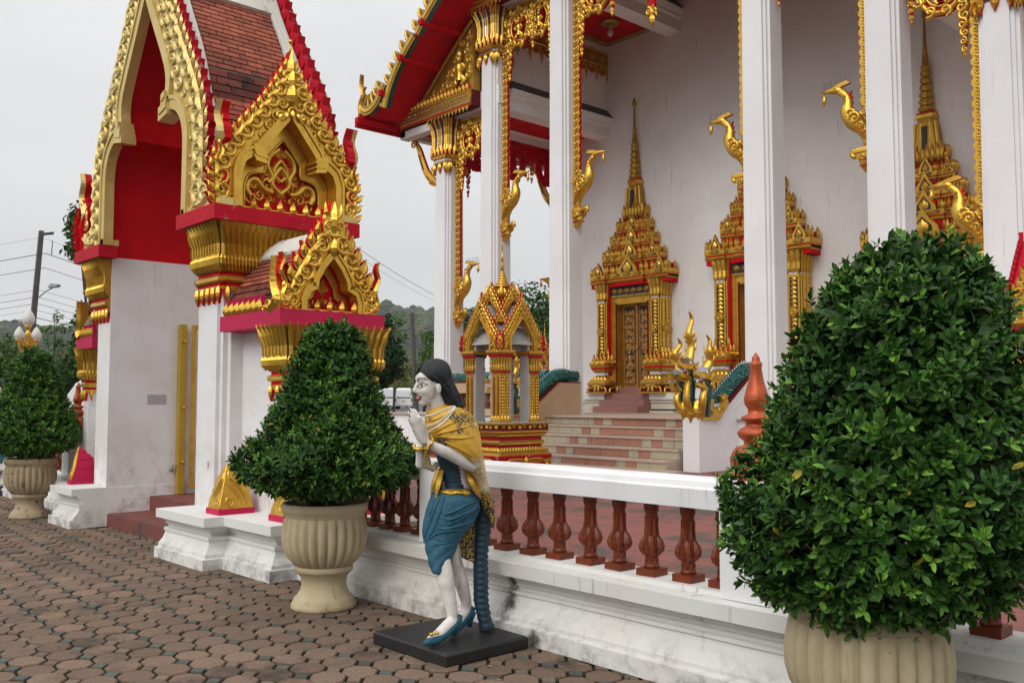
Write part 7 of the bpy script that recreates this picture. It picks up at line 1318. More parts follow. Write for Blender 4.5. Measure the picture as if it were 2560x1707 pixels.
# ================================================================== SMALL BOUNDARY SHRINES
def shrine(c, label):
    t = thing('boundary_shrine', label, 'shrine', (c[0], c[1], CF), 'small gilded boundary shrines'); L = worldloc(t); B = lambda mb, n, p=None: mb.build(n, p or t, L if not p else None)
    b_ = MB()
    P_ = [(0.62, 0.33, None), (0.62, 0.36, 'gold'), (0.575, 0.37, 'red_worn'), (0.565, 0.50, 'red_worn'), (0.58, 0.56, 'gold'), (0.60, 0.60, 'red_worn'), (0.60, 0.635, 'red_worn'), (0.575, 0.66, 'gold_dark'), (0.52, 0.72, 'gold_dark'), (0.485, 0.76, 'gold_dark'), (0.475, 0.765, 'red_worn'), (0.475, 0.80, 'red_worn'), (0.50, 0.805, 'gold_dark'), (0.515, 0.845, 'gold_dark'), (0.49, 0.88, 'gold_dark'), (0.475, 0.885, 'red_worn'), (0.475, 0.93, 'red_worn'), (0.50, 0.935, 'gold_dark'), (0.54, 1.00, 'gold_dark'), (0.545, 1.01, 'red_worn'), (0.545, 1.035, 'gold'), (0.57, 1.04, 'gold'), (0.555, 1.06, 'dark_red'), (0.555, 1.135, 'dark_red'), (0.575, 1.14, 'gold_dark'), (0.575, 1.172, 'gold_dark'), (0.52, 1.178, 'old_plaster')]
    b_.sq([(p[0], p[1]) for p in P_], [p[2] for p in P_[1:]], c); base = B(b_, 'pedestal')
    b_ = MB(); faces = ((0, -1), (1, 0), (0, 1), (-1, 0))
    for (nx, ny) in faces:
        f = Fr((c[0]+nx*0.555, c[1]+ny*0.555, 0), (-ny, nx, 0), (nx, ny, 0))
        for i in range(9):
            u = -0.47+i*0.1175
            if i % 2: b_.prism([(u-0.045, 1.098), (u, 1.065), (u+0.045, 1.098), (u, 1.13)], f, 0, 0.018, 'gold', 'gold_dark')
            else: curl(b_, f, (u, 1.10), 0.035, 0, 1, 'gold', 0.0); leaf(b_, f, (u-0.045, 1.12), (u+0.045, 1.075), 0.02, 'gold', 0.0, 0.02)
        f = Fr((c[0]+nx*0.53, c[1]+ny*0.53, 0), (-ny, nx, 0), unit(A(nx, ny, 0.5)))
        for i in range(17): leaf(b_, f, (-0.53+i*0.066, 0.655), (-0.50+i*0.0625, 0.76), 0.034, 'gold', 0.03, 0.02)
        f = Fr((c[0]+nx*0.60, c[1]+ny*0.60, 0), (-ny, nx, 0), (nx, ny, 0))
        for q in (1, -1): rel_tube(b_, f, spline([(q*0.60, 0.36), (q*0.55, 0.54), (q*0.44, 0.50), (q*0.36, 0.565), (q*0.1, 0.565), (0, 0.53)], 14), 0.022, 'gold', -0.02); leaf(b_, f, (q*0.52, 0.35), (q*0.50, 0.55), 0.05, 'gold', -0.02)
        leaf(b_, f, (0, 0.60), (0, 0.44), 0.05, 'gold', 0.0)
        f = Fr((c[0]+nx*0.515, c[1]+ny*0.515, 0), (-ny, nx, 0), (nx, ny, 0))
        for z in (0.825, 0.965): 
            for i in range(22): leaf(b_, f, (-0.50+i*0.0475, z-0.02), (-0.48+i*0.0475, z+0.02), 0.016, 'gold', 0.0 if z < 0.9 else 0.01, 0.012)
    kind(b_.build('carving', base), 'stuff')
    for sx in (1, -1):
        for sy in (1, -1):
            b_ = MB(); cc = (c[0]+sx*0.34, c[1]+sy*0.34); h = 0.10
            b_.sq([(0.135, 1.175), (0.135, 1.21), (0.115, 1.24), (h, 1.28), (h, 1.95), (h, 2.0)], ['gold_dark', 'gold', 'gold', 'gold', 'gold_dark'], cc)
            iw = [(-sx, 0), (0, -sy)]
            for (nx, ny) in iw: # plaster inner faces
                a = (cc[0]+nx*h-abs(ny)*h*0.97, cc[1]+ny*h-abs(nx)*h*0.97); b = (cc[0]+nx*(h+0.05)+abs(ny)*h*0.97, cc[1]+ny*(h+0.05)+abs(nx)*h*0.97)
                b_.box((min(a[0], b[0]), min(a[1], b[1]), 1.176), (max(a[0], b[0]), max(a[1], b[1]), 2.62), 'old_plaster')
            for (nx, ny) in ((sx, 0), (0, sy)):
                f = Fr((cc[0]+nx*h, cc[1]+ny*h, 0), (-ny, nx, 0), (nx, ny, 0))
                for u in (-0.055, 0.05): b_.prism([(u-0.022, 1.29), (u+0.022, 1.29), (u+0.022, 1.93), (u-0.022, 1.93)], f, 0, 0.004, 'dark_red')
                for u in (-0.09, 0.0, 0.09): rel_tube(b_, f, [(u, 1.27), (u, 1.95)], 0.012, 'gold', 0.0)
                for i in range(12):
                    z = 1.31+i*0.052
                    for u in (-0.055, 0.05): leaf(b_, f, (u-0.012, z-0.015), (u+0.012, z+0.035), 0.016, 'gold', 0.004, 0.02)
                for i in range(3): leaf(b_, f, (-0.07+i*0.07, 1.19), (-0.07+i*0.07, 1.30), 0.04, 'gold', 0.012, 0.03)
            b_.sq([(h+0.012, 2.0), (h+0.012, 2.03), (h+0.03, 2.04), (h+0.035, 2.09), (h+0.015, 2.14), (h+0.03, 2.26), (h+0.05, 2.28), (h+0.05, 2.31), (h+0.065, 2.32), (h+0.075, 2.345), (h+0.075, 2.38)], ['red_worn', 'gold', 'gold_dark', 'gold_dark', 'gold_dark', 'red_worn', 'red_worn', 'gold_dark', 'gold_dark', 'gold'], cc)
            petals(b_, cc, [(h+0.032, h+0.032, 2.05), (h+0.02, h+0.02, 2.14), (h+0.035, h+0.035, 2.26)], 4, 4, 'gold', 0.4, 0.014); B(b_, 'column')
    GO = [(0.50, 2.38), (0.52, 2.50), (0.45, 2.61), (0.33, 2.76), (0.19, 2.97), (0.08, 3.13), (0, 3.24)]; GI = [(0.255, 2.38), (0.26, 2.54), (0.245, 2.62), (0.20, 2.66), (0.135, 2.76), (0.06, 2.86), (0, 2.93)]
    for (nx, ny) in faces:
        b_ = MB(); f = Fr((c[0]+nx*0.50, c[1]+ny*0.50, 0), (-ny, nx, 0), (nx, ny, 0)); gable(b_, f, GI, GO, 0.09, 0.05, 'gold', 'red_worn', 0.075, True, 'gold', None, True, 0.38, None, 0.035)
        for q in (1, -1): curl(b_, f, (q*0.42, 2.45), 0.05, 0, q, 'gold', 0.02); curl(b_, f, (q*0.34, 2.47), 0.04, PI, q, 'gold', 0.02); curl(b_, f, (q*0.47, 2.55), 0.04, 0, q, 'gold', 0.02); b_.prism([(q*0.44, 2.42), (q*0.55, 2.42), (q*0.545, 2.58), (q*0.53, 2.66), (q*0.515, 2.58), (q*0.46, 2.52)], f, -0.06, -0.01, 'gold', 'red_worn')
        b_.prism([(-0.04, 3.08), (0.04, 3.08), (0.014, 3.30), (0.016, 3.37), (-0.016, 3.37), (-0.014, 3.30)], f, -0.04, 0.0, 'gold', 'red_worn')
        B(b_, 'gable')
        b_ = MB(); f = Fr((c[0]+nx*0.27, c[1]+ny*0.27, 0), (-ny, nx, 0), (nx, ny, 0)); gable(b_, f, [(0.30, 2.84), (0.19, 3.0), (0.09, 3.14), (0, 3.27)], [(0.40, 2.86), (0.285, 3.03), (0.165, 3.22), (0.065, 3.38), (0, 3.47)], 0.08, 0.045, 'gold', 'red_worn', 0.075, True, 'gold', None, True, 0.38, None, 0.03)
        b_.prism([(-0.03, 3.34), (0.03, 3.34), (0.012, 3.56), (-0.012, 3.56)], f, -0.04, 0.0, 'gold', 'red_worn'); B(b_, 'upper_gable')
    b_ = MB(); 
    for (nx, ny) in ((0, 1), (1, 0)):   # plaster roof slopes behind the gables, with a vault inside
        for sg in (1, -1):
            for prof_, z0, d in (([(0.47, 2.48), (0.38, 2.62), (0.18, 2.90), (0.06, 3.08), (0, 3.16)], 0, 0.44), ([(0.42, 2.76), (0.30, 2.92), (0.16, 3.14), (0, 3.38)], 0, 0.24), ([(0.262, 2.38), (0.268, 2.54), (0.25, 2.63), (0.20, 2.67), (0.07, 2.86), (0, 2.945)], 0, 0.44)):
                q = resample(prof_, 10); b_.add(np.array([(c[0]+(sg*u if nx == 0 else s*d), c[1]+(s*d if nx == 0 else sg*u), z) for s in (-1, 1) for u, z in q]), [(i, i+1, 11+i, 10+i) for i in range(9)], 'old_plaster')
    B(b_, 'roof')
    b_ = MB(); b_.sq([(0.07, 3.02), (0.09, 3.10), (0.14, 3.19), (0.215, 3.24)], 'gold_dark', c, 0.02); b_.sq([(0.22, 3.24), (0.23, 3.245), (0.23, 3.285), (0.215, 3.29)], ['gold', 'gold', 'red_worn'], c, 0.02)
    for (nx, ny) in faces:
        f = Fr((c[0]+nx*0.19, c[1]+ny*0.19, 0), (-ny, nx, 0), (nx, ny, 0))
        for i in range(3): leaf(b_, f, (-0.13+i*0.13, 3.28), (-0.13+i*0.13, 3.46), 0.06, 'gold', 0.0, 0.05); curl(b_, f, (-0.13+i*0.13, 3.34), 0.035, 0, 1, 'gold', 0.02)
    for sx in (1, -1):
        for sy in (1, -1): b_.tube([(c[0]+sx*0.19, c[1]+sy*0.19, 3.28), (c[0]+sx*0.21, c[1]+sy*0.21, 3.38), (c[0]+sx*0.18, c[1]+sy*0.18, 3.46), (c[0]+sx*0.20, c[1]+sy*0.20, 3.53)], [0.05, 0.045, 0.03, 0.005], 'gold', 6)
    pr = [(0.17, 3.28), (0.16, 3.42), (0.14, 3.50)]; r = 0.145; z = 3.50
    for i in range(6): pr += [(r, z), (r, z+0.012), (r*0.82, z+0.018), (r*0.76, z+0.045)]; z += 0.047; r *= 0.80
    pr += [(0.038, z), (0.028, z+0.12), (0.016, z+0.22), (0.022, z+0.225), (0.020, z+0.24), (0.013, z+0.25), (0.009, z+0.42), (0.015, z+0.43), (0.013, z+0.45), (0.004, z+0.52)]
    b_.lathe([(a, b-3.28) for a, b in pr], 12, 'gold', (c[0], c[1], 3.28)); b_.build('spire', t, L); return t
s1 = shrine((-11.94, 10.64), 'small gilded shrine with a tall thin spire just right of the statue')
s2 = copy_tree(s1); s2.location = (-3.20, 10.85, CF); s2['label'] = 'small gilded shrine half out of frame at the right edge'
s3 = copy_tree(s1); q = place(1362, 33); s3.location = (q[0], q[1], CF); s3['label'] = 'gilded shrine far behind the columns, only its edge in view'
# ================================================================== BACKGROUND
def crown(mb, blobs, n, size, m, droop=0.0):
    tot = sum(b[3]*b[3] for b in blobs)
    for (x, y, z, r, fz) in blobs:
        k = int(n*r*r/tot); v = rng.normal(size=(k, 3)); v /= np.linalg.norm(v, axis=1)[:, None]; rr = r*(0.55+0.5*rng.random(k)**0.6)*(1+0.22*np.sin(v[:, 0]*5+x)*np.sin(v[:, 2]*6+y))
        P = np.stack([x+v[:, 0]*rr, y+v[:, 1]*rr, z+v[:, 2]*rr*fz], 1)
        for i in range(k):
            nn = unit(v[i]+rng.normal(0, 0.55, 3)+A(0, 0, 0.3)); a = unit(np.cross(nn, rng.normal(size=3))); b = np.cross(nn, a); s = size*(0.6+0.8*rng.random()); p = P[i]
            mb.tone = float(np.clip(rng.normal(0.5, 0.2), 0, 1))
            mb.add([p-a*s*0.5, p+b*s*0.28+nn*s*0.08, p+a*s*0.6, p-b*s*0.28+nn*s*0.05], [(0, 1, 2), (0, 2, 3)], m)
def tree(px, depth, label, blobs, n, size, m, trunk_r=0.14, seed=0, top=None, name='tree'):
    """blobs: (dx in metres right of px, z, radius, squash)"""
    global rng; rng = np.random.default_rng(seed+1); x, y = place(px, depth); gz = ground_z(x, y); t = thing(name, label, 'tree', (x, y, gz))
    B = [(x+RV[0]*b[0]+HV[0]*(rng.random()-0.5)*b[2], y+RV[1]*b[0]+HV[1]*(rng.random()-0.5)*b[2], b[1], b[2], b[3]) for b in blobs]
    mb = MB(); crown(mb, B, n, size, m); o = mb.build('crown', t, tones=True); o['kind'] = 'stuff'
    mb = MB(); zt = max(b[2] for b in B); cx_, cy_ = np.mean([b[0] for b in B]), np.mean([b[1] for b in B])
    mb.tube([(x, y, gz-0.3), (x*0.7+cx_*0.3, y*0.7+cy_*0.3, gz+(zt-gz)*0.35), (cx_, cy_, gz+(zt-gz)*0.65), (cx_, cy_, zt)], [trunk_r, trunk_r*0.75, trunk_r*0.5, trunk_r*0.15], 'bark', 7)
    for b in B: mb.tube([(x*0.6+cx_*0.4, y*0.6+cy_*0.4, gz+(b[2]-gz)*0.45), ((b[0]+cx_)/2, (b[1]+cy_)/2, gz+(b[2]-gz)*0.75), (b[0], b[1], b[2])], [trunk_r*0.45, trunk_r*0.3, trunk_r*0.1], 'bark', 5)
    mb.build('trunk', t); return t
tree(945, 38, 'dark conifer behind the clipped bush, left of the statue head', [(0.35, 4.6, 0.28, 1.6), (0.28, 4.0, 0.55, 1.0), (0.15, 3.4, 0.85, 0.8), (0.1, 2.95, 1.0, 0.7), (-0.3, 2.7, 1.0, 0.7), (-0.9, 2.6, 0.9, 0.8), (-0.7, 3.5, 0.7, 0.9), (-0.3, 4.2, 0.5, 1.0)], 12000, 0.16, 'conifer', 0.16, 1, name='conifer')
tree(1058, 52, 'leafy green tree beside the pole, left of the first temple column', [(0.3, 5.0, 0.5, 0.9), (0.5, 4.1, 0.7, 0.7), (0.2, 3.1, 0.9, 0.8), (0.5, 2.2, 1.0, 0.8)], 2600, 0.16, 'tree_leaf', 0.10, 2)
tree(1018, 112, 'yellowish olive tree behind the white van', [(0, 5.2, 1.7, 0.8), (-1.0, 3.9, 1.7, 0.8), (1.0, 4.0, 1.7, 0.8), (0.1, 2.8, 1.9, 0.7)], 2400, 0.28, 'tree_olive', 0.10, 3)
tree(985, 70, 'thin tree rising above the dark conifer', [(0.0, 7.6, 0.7, 0.8), (-0.6, 6.8, 0.7, 0.7), (0.4, 6.3, 0.6, 0.7), (0.0, 5.5, 0.8, 0.7)], 700, 0.20, 'tree_leaf', 0.10, 33)
tree(1325, 46, 'broad dense tree seen between the temple columns', [(0.0, 6.1, 1.5, 0.9), (-0.9, 5.2, 1.4, 0.9), (0.9, 5.5, 1.5, 0.9), (0.1, 4.2, 1.9, 0.8), (-0.8, 3.0, 1.6, 0.8), (0.9, 3.0, 1.7, 0.8), (0.1, 2.0, 1.8, 0.8)], 9000, 0.20, 'tree_dark', 0.2, 4)
tree(1175, 50, 'green tree in the gap behind the leftmost temple column', [(0.2, 5.6, 0.9, 0.9), (0.0, 4.6, 1.2, 0.9), (0.2, 3.4, 1.3, 0.9), (0.0, 2.2, 1.4, 0.9)], 4500, 0.18, 'tree_dark', 0.14, 5)
tree(232, 27, 'tall dark leafy tree behind the left side of the gate', [(-0.42, 6.9, 0.55, 0.8), (-0.25, 5.9, 0.5, 0.7), (0.3, 6.4, 0.7, 0.9), (0.1, 4.7, 0.45, 0.9), (-0.12, 3.9, 0.40, 0.9), (0.2, 3.2, 0.5, 0.9), (-0.30, 3.1, 0.40, 0.9), (-0.55, 6.5, 0.4, 0.8), (-0.45, 2.6, 0.45, 0.8)], 3600, 0.15, 'tree_dark', 0.10, 6)
tree(128, 46, 'slender young tree right of the white lotus lamp', [(0.1, 5.7, 0.30, 0.8), (0.45, 5.1, 0.42, 0.6), (-0.25, 5.0, 0.38, 0.6), (0.15, 4.4, 0.5, 0.6), (0.5, 4.2, 0.3, 0.6), (0.1, 3.5, 0.8, 0.6), (-0.3, 3.2, 0.5, 0.7)], 900, 0.15, 'tree_leaf', 0.09, 7)
tree(20, 48, 'bushy green tree at the left picture edge', [(0.2, 4.4, 0.7, 0.8), (-0.5, 3.9, 0.9, 0.8), (0.3, 3.2, 0.9, 0.7), (-0.4, 2.6, 1.0, 0.7)], 1900, 0.17, 'tree_leaf', 0.12, 8)
tree(82, 52, 'low green tree behind the white lotus lamp', [(-0.3, 3.9, 0.6, 0.7), (0.4, 3.5, 0.8, 0.7), (-0.2, 2.8, 0.9, 0.7), (0.7, 2.6, 0.8, 0.7)], 1500, 0.16, 'tree_leaf', 0.1, 9)
tree(186, 55, 'olive tree between the young tree and the gate', [(0.0, 4.2, 0.8, 0.7), (-0.5, 3.4, 0.8, 0.7), (0.5, 3.4, 0.9, 0.7), (0, 2.6, 1.0, 0.7)], 2000, 0.16, 'tree_olive', 0.1, 10)
tree(176, 40, 'dark spreading conifer behind the parked minibus', [(0.0, 3.4, 0.35, 0.6), (0.1, 2.9, 0.7, 0.5), (0.0, 2.4, 0.9, 0.5), (0.4, 2.0, 0.8, 0.6)], 2600, 0.13, 'conifer', 0.1, 11, name='conifer')
# hills
def hill_h(px): return np.interp(px, [-700, -100, 60, 150, 260, 500, 800, 940, 1010, 1080, 1200, 1500, 2200, 3300], [60, 62, 66, 61, 57, 68, 88, 86, 81, 76, 78, 72, 64, 55])
mb = MB(); cols_ = np.linspace(-900, 3600, 150); rows = np.linspace(0, 1, 26); rg = np.random.default_rng(3); V = []
for j, t in enumerate(rows):
    for i, px in enumerate(cols_):
        dep = 330+640*t; r = (px-1280)/FPX*dep; p = HV*dep+RV*r; hh = hill_h(px)*smooth01(t*1.05)*1.02
        hh += (2.2*math.sin(px*0.031+j)+1.8*math.sin(px*0.057+j*1.7)+rg.normal(0, 1.5))*min(1, t*4); V.append((p[0], p[1], hh+0.4))
nC = len(cols_); mb.add(V, [(j*nC+i, j*nC+i+1, (j+1)*nC+i+1, (j+1)*nC+i) for j in range(25) for i in range(nC-1)], 'forest', True)
hl = mb.build('hills'); kind(hl, 'structure')
fo = MB()
for k in range(9000):   # tree crowns on the slopes
    j = int(25*rg.random()**0.7); i = rg.integers(0, nC-1)
    if cols_[i] < -150 or cols_[i] > 1500: continue
    a, b, c_2 = A(*V[j*nC+i]), A(*V[j*nC+i+1]), A(*V[min(j+1, 25)*nC+i]); p = a+(b-a)*rg.random()+(c_2-a)*rg.random(); s = 3.2+3.4*rg.random(); n5 = 6; th = np.arange(n5)*2*PI/n5+rg.random()*2; jit = 0.7+0.6*rg.random(n5)
    ring = np.stack([p[0]+s*jit*np.cos(th), p[1]+s*jit*np.sin(th), np.full(n5, p[2]+s*0.35)], 1); ring2 = np.stack([p[0]+s*0.6*np.cos(th+0.5), p[1]+s*0.6*np.sin(th+0.5), np.full(n5, p[2]+s*1.05)], 1)
    fo.tone = rg.random(); fo.add(np.vstack([ring, ring2, p+A(0, 0, s*1.35)]), [(q, (q+1) % n5, n5+(q+1) % n5, n5+q) for q in range(n5)]+[(n5+q, n5+(q+1) % n5, 2*n5) for q in range(n5)], 'forest')
kind(fo.build('hill_forest', None, (0, 0, 0), tones=True), 'stuff')
# poles, wires, lamps
def pole(px, depth, top, bx, lean, label, r=0.13):
    x, y = place(px, depth); gz = ground_z(x, y); t = thing('utility_pole', label, 'utility pole', (x, y, gz)); mb = MB(); d = RV*lean
    mb.sq([(r, r, gz-0.3), (r*0.72, r*0.72, top)], 'concrete', (x, y)); v = mb.V[-1]; v[:, :2] += np.outer((v[:, 2]-gz)/(top-gz), d[:2]); mb.build('shaft', t)
    return t, x, y, gz, d
t, x, y, gz, d = pole(62, 42, 9.25, 0, 0.55, 'leaning concrete utility pole on the far left with many wires')
P_top = A(x, y, 0)+A(d[0], d[1], 9.1); mb = MB(); mb.tube([P_top, P_top+RV*0.55+A(0, 0, 0.05)], 0.07, 'concrete', 5); mb.tube([P_top+RV*0.52-A(0, 0, 0.3), P_top+RV*0.50-A(0, 0, 0.95)], 0.02, 'wire_black', 4); mb.build('cross_arm', t)
mb = MB(); q0 = A(x, y, 6.05)+d*0.62; q1 = q0+RV*0.85+A(0, 0, 0.62); mb.tube([q0, q0*0.4+q1*0.6+A(0, 0, 0.06), q1], 0.03, 'metal_grey', 5); lo = mb.build('lamp_arm', t)
mb = MB(); fl = Fr(q1-HV*0.1, RV, HV*-1); mb.prism([(-0.14, -0.06), (0.26, 0.0), (0.30, 0.10), (0.0, 0.14), (-0.10, 0.06)], fl, -0.16, 0.16, 'metal_grey'); mb.build('street_light', lo)
def wire(p, q, sag, r=0.012):
    t = np.linspace(0, 1, 12)[:, None]; P = p*(1-t)+q*t; P[:, 2] -= sag*4*(t*(1-t))[:, 0]; return P
ORD = ['topmost', 'second highest', 'third highest', 'fourth highest', 'fifth highest', 'sixth from the top', 'seventh from the top', 'eighth from the top', 'third lowest', 'second lowest', 'lowest']
zs_ = [(8.95, 0.0, 0.006), (8.22, 0.25, 0.016), (7.55, 0.3, 0.013), (6.55, 0.1, 0.008), (6.22, 0.1, 0.010), (5.92, 0.1, 0.010), (5.62, 0.1, 0.007), (5.28, 0.1, 0.016), (4.35, 0.1, 0.007), (4.05, 0.1, 0.007), (3.75, 0.1, 0.007)]
for i, (z, o, r) in enumerate(zs_):
    mb = MB(); c = A(x, y, z)+d*min(1, (z-gz)/9)+RV*o; l_ = A(*place(-700, 50), z-0.55); r_ = A(*place(760, 62), z-1.5)
    mb.tube(wire(l_, c, 0.35), r, 'wire_black', 4); mb.tube(wire(c, r_, 0.35), r, 'wire_black', 4)
    tag(mb.build('power_line', None, tuple(c)), ORD[i]+' of the power lines strung from the leaning far left pole', 'wire', 'power lines on the far left')
t2, x2, y2, gz2, d2 = pole(1042, 58, 7.0, 0, -0.35, 'dark slim utility pole beside the statue head', 0.14)
for i, (z, a, b) in enumerate(((9.35, 880, 1100), (8.9, 880, 1100), (5.6, 800, 1130), (5.2, 800, 1130), (4.75, 800, 1130), (4.2, 800, 1130))):
    mb = MB()
    if i < 2: p, q = A(*place(a, 50), z+0.6), A(*place(b, 70), z-0.1)
    else: p, q = A(*place(a, 58), z+0.5), A(*place(b, 58), z-0.3)
    mb.tube(wire(p, q, 0.15), 0.016 if i in (0, 5) else 0.010, 'wire_black', 4); tag(mb.build('power_line', None, tuple((p+q)/2)), ('highest', 'second highest', 'third highest', 'fourth highest', 'second lowest', 'lowest')[i]+' power line crossing the gap between gate and leftmost column', 'wire', 'power lines behind the statue')
# lotus lamp post
x, y = place(67, 31); gz = 0.55; t = thing('lotus_lamp_post', 'golden lamp post carrying white lotus bud globes on the far left', 'street lamp', (x, y, gz)); mb = MB()
mb.lathe([(0.11, -0.6), (0.10, 0.3), (0.06, 0.4), (0.05, 2.25), (0.09, 2.3), (0.09, 2.4), (0.05, 2.45), (0.05, 2.6), (0.12, 2.7), (0.14, 2.9), (0.09, 3.1), (0.12, 3.2), (0.04, 3.3), (0.035, 3.55)], 12, 'gold', (x, y, gz)); mb.build('post', t)
def globe(mb, c, s): mb.lathe([(0.09*s, 0), (0.17*s, 0.10*s), (0.195*s, 0.20*s), (0.17*s, 0.32*s), (0.09*s, 0.47*s), (0.015*s, 0.56*s)], 12, 'lamp_glass', c, True, lambda th, z: 1+0.05*np.cos(th*6))
mb = MB(); globe(mb, (x, y, 4.02), 1.05); mb.build('globe', t); mb = MB(); mb.lathe([(0.05, -0.1), (0.11, 0.0), (0.12, 0.05)], 10, 'gold', (x, y, 3.99)); mb.build('globe_cup', t)
for k in range(4):
    a = k*PI/2+0.5; dx, dy = math.cos(a), math.sin(a); mb = MB(); mb.tube(np.array([(x+dx*u, y+dy*u, z+0.53) for u, z in spline([(0.08, 2.75), (0.20, 2.62), (0.34, 2.72), (0.36, 2.95)], 12)]), 0.03, 'gold', 6)
    mb.tube(np.array([(x+dx*u, y+dy*u, z+0.53) for u, z in spiral((0.20, 2.88), 0.10, 0, 1.2, 1, 12)]), 0.022, 'gold', 5); mb.lathe([(0.04, 2.93), (0.10, 2.98), (0.11, 3.02)], 10, 'gold', (x+dx*0.36, y+dy*0.36, 0.53)); ar = mb.build('lamp_arm', t); mb = MB(); globe(mb, (x+dx*0.36, y+dy*0.36, 3.53), 0.8); mb.build('globe', ar)
# vans
def van(px, depth, yaw, label, L=4.9, W=1.75, H=2.15):
    x, y = place(px, depth); gz = ground_z(x, y); t = thing('parked_van', label, 'van', (x, y, gz), 'white vans parked behind'); t.rotation_euler = (0, 0, yaw)
    def pt(mb, n, p=None): o = mb.build(n, None, (0, 0, 0)); o.parent = p or t; return o
    mb = MB(); sec = [(-L/2, 0.35, 1.95, 0.80), (-L/2+0.12, 0.30, H-0.05, 0.84), (-L/2+0.5, 0.30, H, 0.86), (L/2-1.5, 0.30, H, 0.86), (L/2-0.75, 0.30, H-0.45, 0.84), (L/2-0.15, 0.32, 1.15, 0.82), (L/2, 0.38, 0.95, 0.76)]
    mb.loft([np.array([(u, -w_*W/1.75, z0), (u, w_*W/1.75, z0), (u, w_*W/1.75, min(1.1, z1)), (u, w_*0.86*W/1.75, z1-0.08), (u, w_*0.70*W/1.75, z1), (u, -w_*0.70*W/1.75, z1), (u, -w_*0.86*W/1.75, z1-0.08), (u, -w_*W/1.75, min(1.1, z1))]) for u, z0, z1, w_ in sec], 'van_white'); body = pt(mb, 'body')
    mb = MB(); mb.loft([np.array([(-L/2-0.012+dz*0.11, -w_, 1.12+dz), (-L/2-0.012+dz*0.11, w_, 1.12+dz), (-L/2+0.1+dz*0.11, w_, 1.12+dz), (-L/2+0.1+dz*0.11, -w_, 1.12+dz)]) for dz, w_ in ((0, 0.72), (0.62, 0.64))], 'van_glass'); pt(mb, 'rear_window')
    mb = MB(); mb.box((-L/2-0.03, -0.17, 0.78), (-L/2+0.0, 0.17, 0.92), 'plate_yellow'); pt(mb, 'number_plate')
    mb = MB(); mb.box((-L/2-0.06, -0.82, 0.36), (-L/2+0.1, 0.82, 0.58), 'van_white'); pt(mb, 'bumper')
    for s in (1, -1):
        mb = MB(); mb.box((-L/2-0.015, s*0.80-0.06, 0.75), (-L/2+0.1, s*0.80+0.06, 1.10), 'lamp_red'); pt(mb, 'tail_light')
        for (u0, u1) in ((-L/2+0.5, -0.75), (-0.65, 0.7), (0.8, L/2-1.35)): 
            mb = MB(); mb.add([(u0, s*0.86*W/1.75, 1.2), (u1, s*0.86*W/1.75, 1.2), (u1, s*0.775*W/1.75, 1.85), (u0, s*0.775*W/1.75, 1.85), (u0, s*0.70, 1.2), (u1, s*0.70, 1.2), (u1, s*0.70, 1.85), (u0, s*0.70, 1.85)], [(0, 1, 2, 3), (4, 5, 6, 7), (0, 1, 5, 4), (2, 3, 7, 6)], 'van_glass'); pt(mb, 'side_window')
        for u in (-L/2+0.85, L/2-1.0):
            mb = MB(); th = np.arange(14)*2*PI/14; mb.loft([np.array([(u+0.32*math.cos(a), s*o_, 0.32+0.32*math.sin(a)) for a in th]) for o_ in (0.66, 0.875)], 'rubber'); w_ = pt(mb, 'wheel'); mb = MB(); mb.loft([np.array([(u+0.19*math.cos(a), s*o_, 0.32+0.19*math.sin(a)) for a in th]) for o_ in (0.87, 0.885)], 'metal_grey'); pt(mb, 'rim', w_)
    return t
hy = math.atan2(HV[1], HV[0])
van(1014, 96, hy+0.04, 'white van seen from behind with a yellow number plate, left of the statue face')
van(957, 92, hy+0.30, 'white van half hidden by the clipped bush and dark conifer')
van(352, 31, hy+PI/2+0.12, 'large white minibus with dark windows just left of the gate', 5.2, 1.9, 2.55)
van(-15, 44, hy+PI/2, 'white van cut off by the left picture edge', 4.9, 1.75, 2.2)
# air
hz = bpy.data.materials.new('haze_air'); hz.use_nodes = True; n_ = hz.node_tree; n_.nodes.remove(n_.nodes['Principled BSDF']); pv = N(n_, 'ShaderNodeVolumePrincipled', inp={'Color': (0.86, 0.91, 0.97, 1), 'Density': 0.00026, 'Anisotropy': 0.2}); n_.links.new(pv.outputs[0], n_.nodes['Material Output'].inputs['Volume']); MATS['haze_air'] = hz
mb = MB(); mb.box((-1250, -1250, -1.1), (1250, 1250, 128), 'haze_air'); kind(mb.build('haze'), 'stuff')
# ================================================================== THE BOWING STATUE
from mathutils.bvhtree import BVHTree
D0 = 5.98
def SP(px, py, q=0.0):
    """traced outline point -> metres, at its own distance D0+q from the lens"""
    F = HV*math.cos(PIT)+A(0, 0, math.sin(PIT)); U = A(0, 0, math.cos(PIT))-HV*math.sin(PIT)
    d = F+RV*(px-1280)/FPX+U*(853.5-py)/FPX; return A(0, 0, EYE)+d*(D0+q)/np.dot(d, HV)
sx_, sy_ = -4.68, 3.73
stat = thing('bowing_statue', 'painted statue of a bowing woman with joined hands, gold shawl and blue dress', 'statue', (sx_, sy_, 0)); SL = worldloc(stat)
mb = MB(); x0, x1, y0, y1 = -5.05, -4.30, 3.40, 4.05
mb.loft([np.array([(x0+i, y0+i, z), (x1-i, y0+i, z), (x1-i, y1-i, z), (x0+i, y1-i, z)]) for i, z in ((0.004, 0.0), (0.0, 0.012), (0.0, 0.068), (0.012, 0.080))], 'statue_black'); mb.build('base_slab', stat, SL)
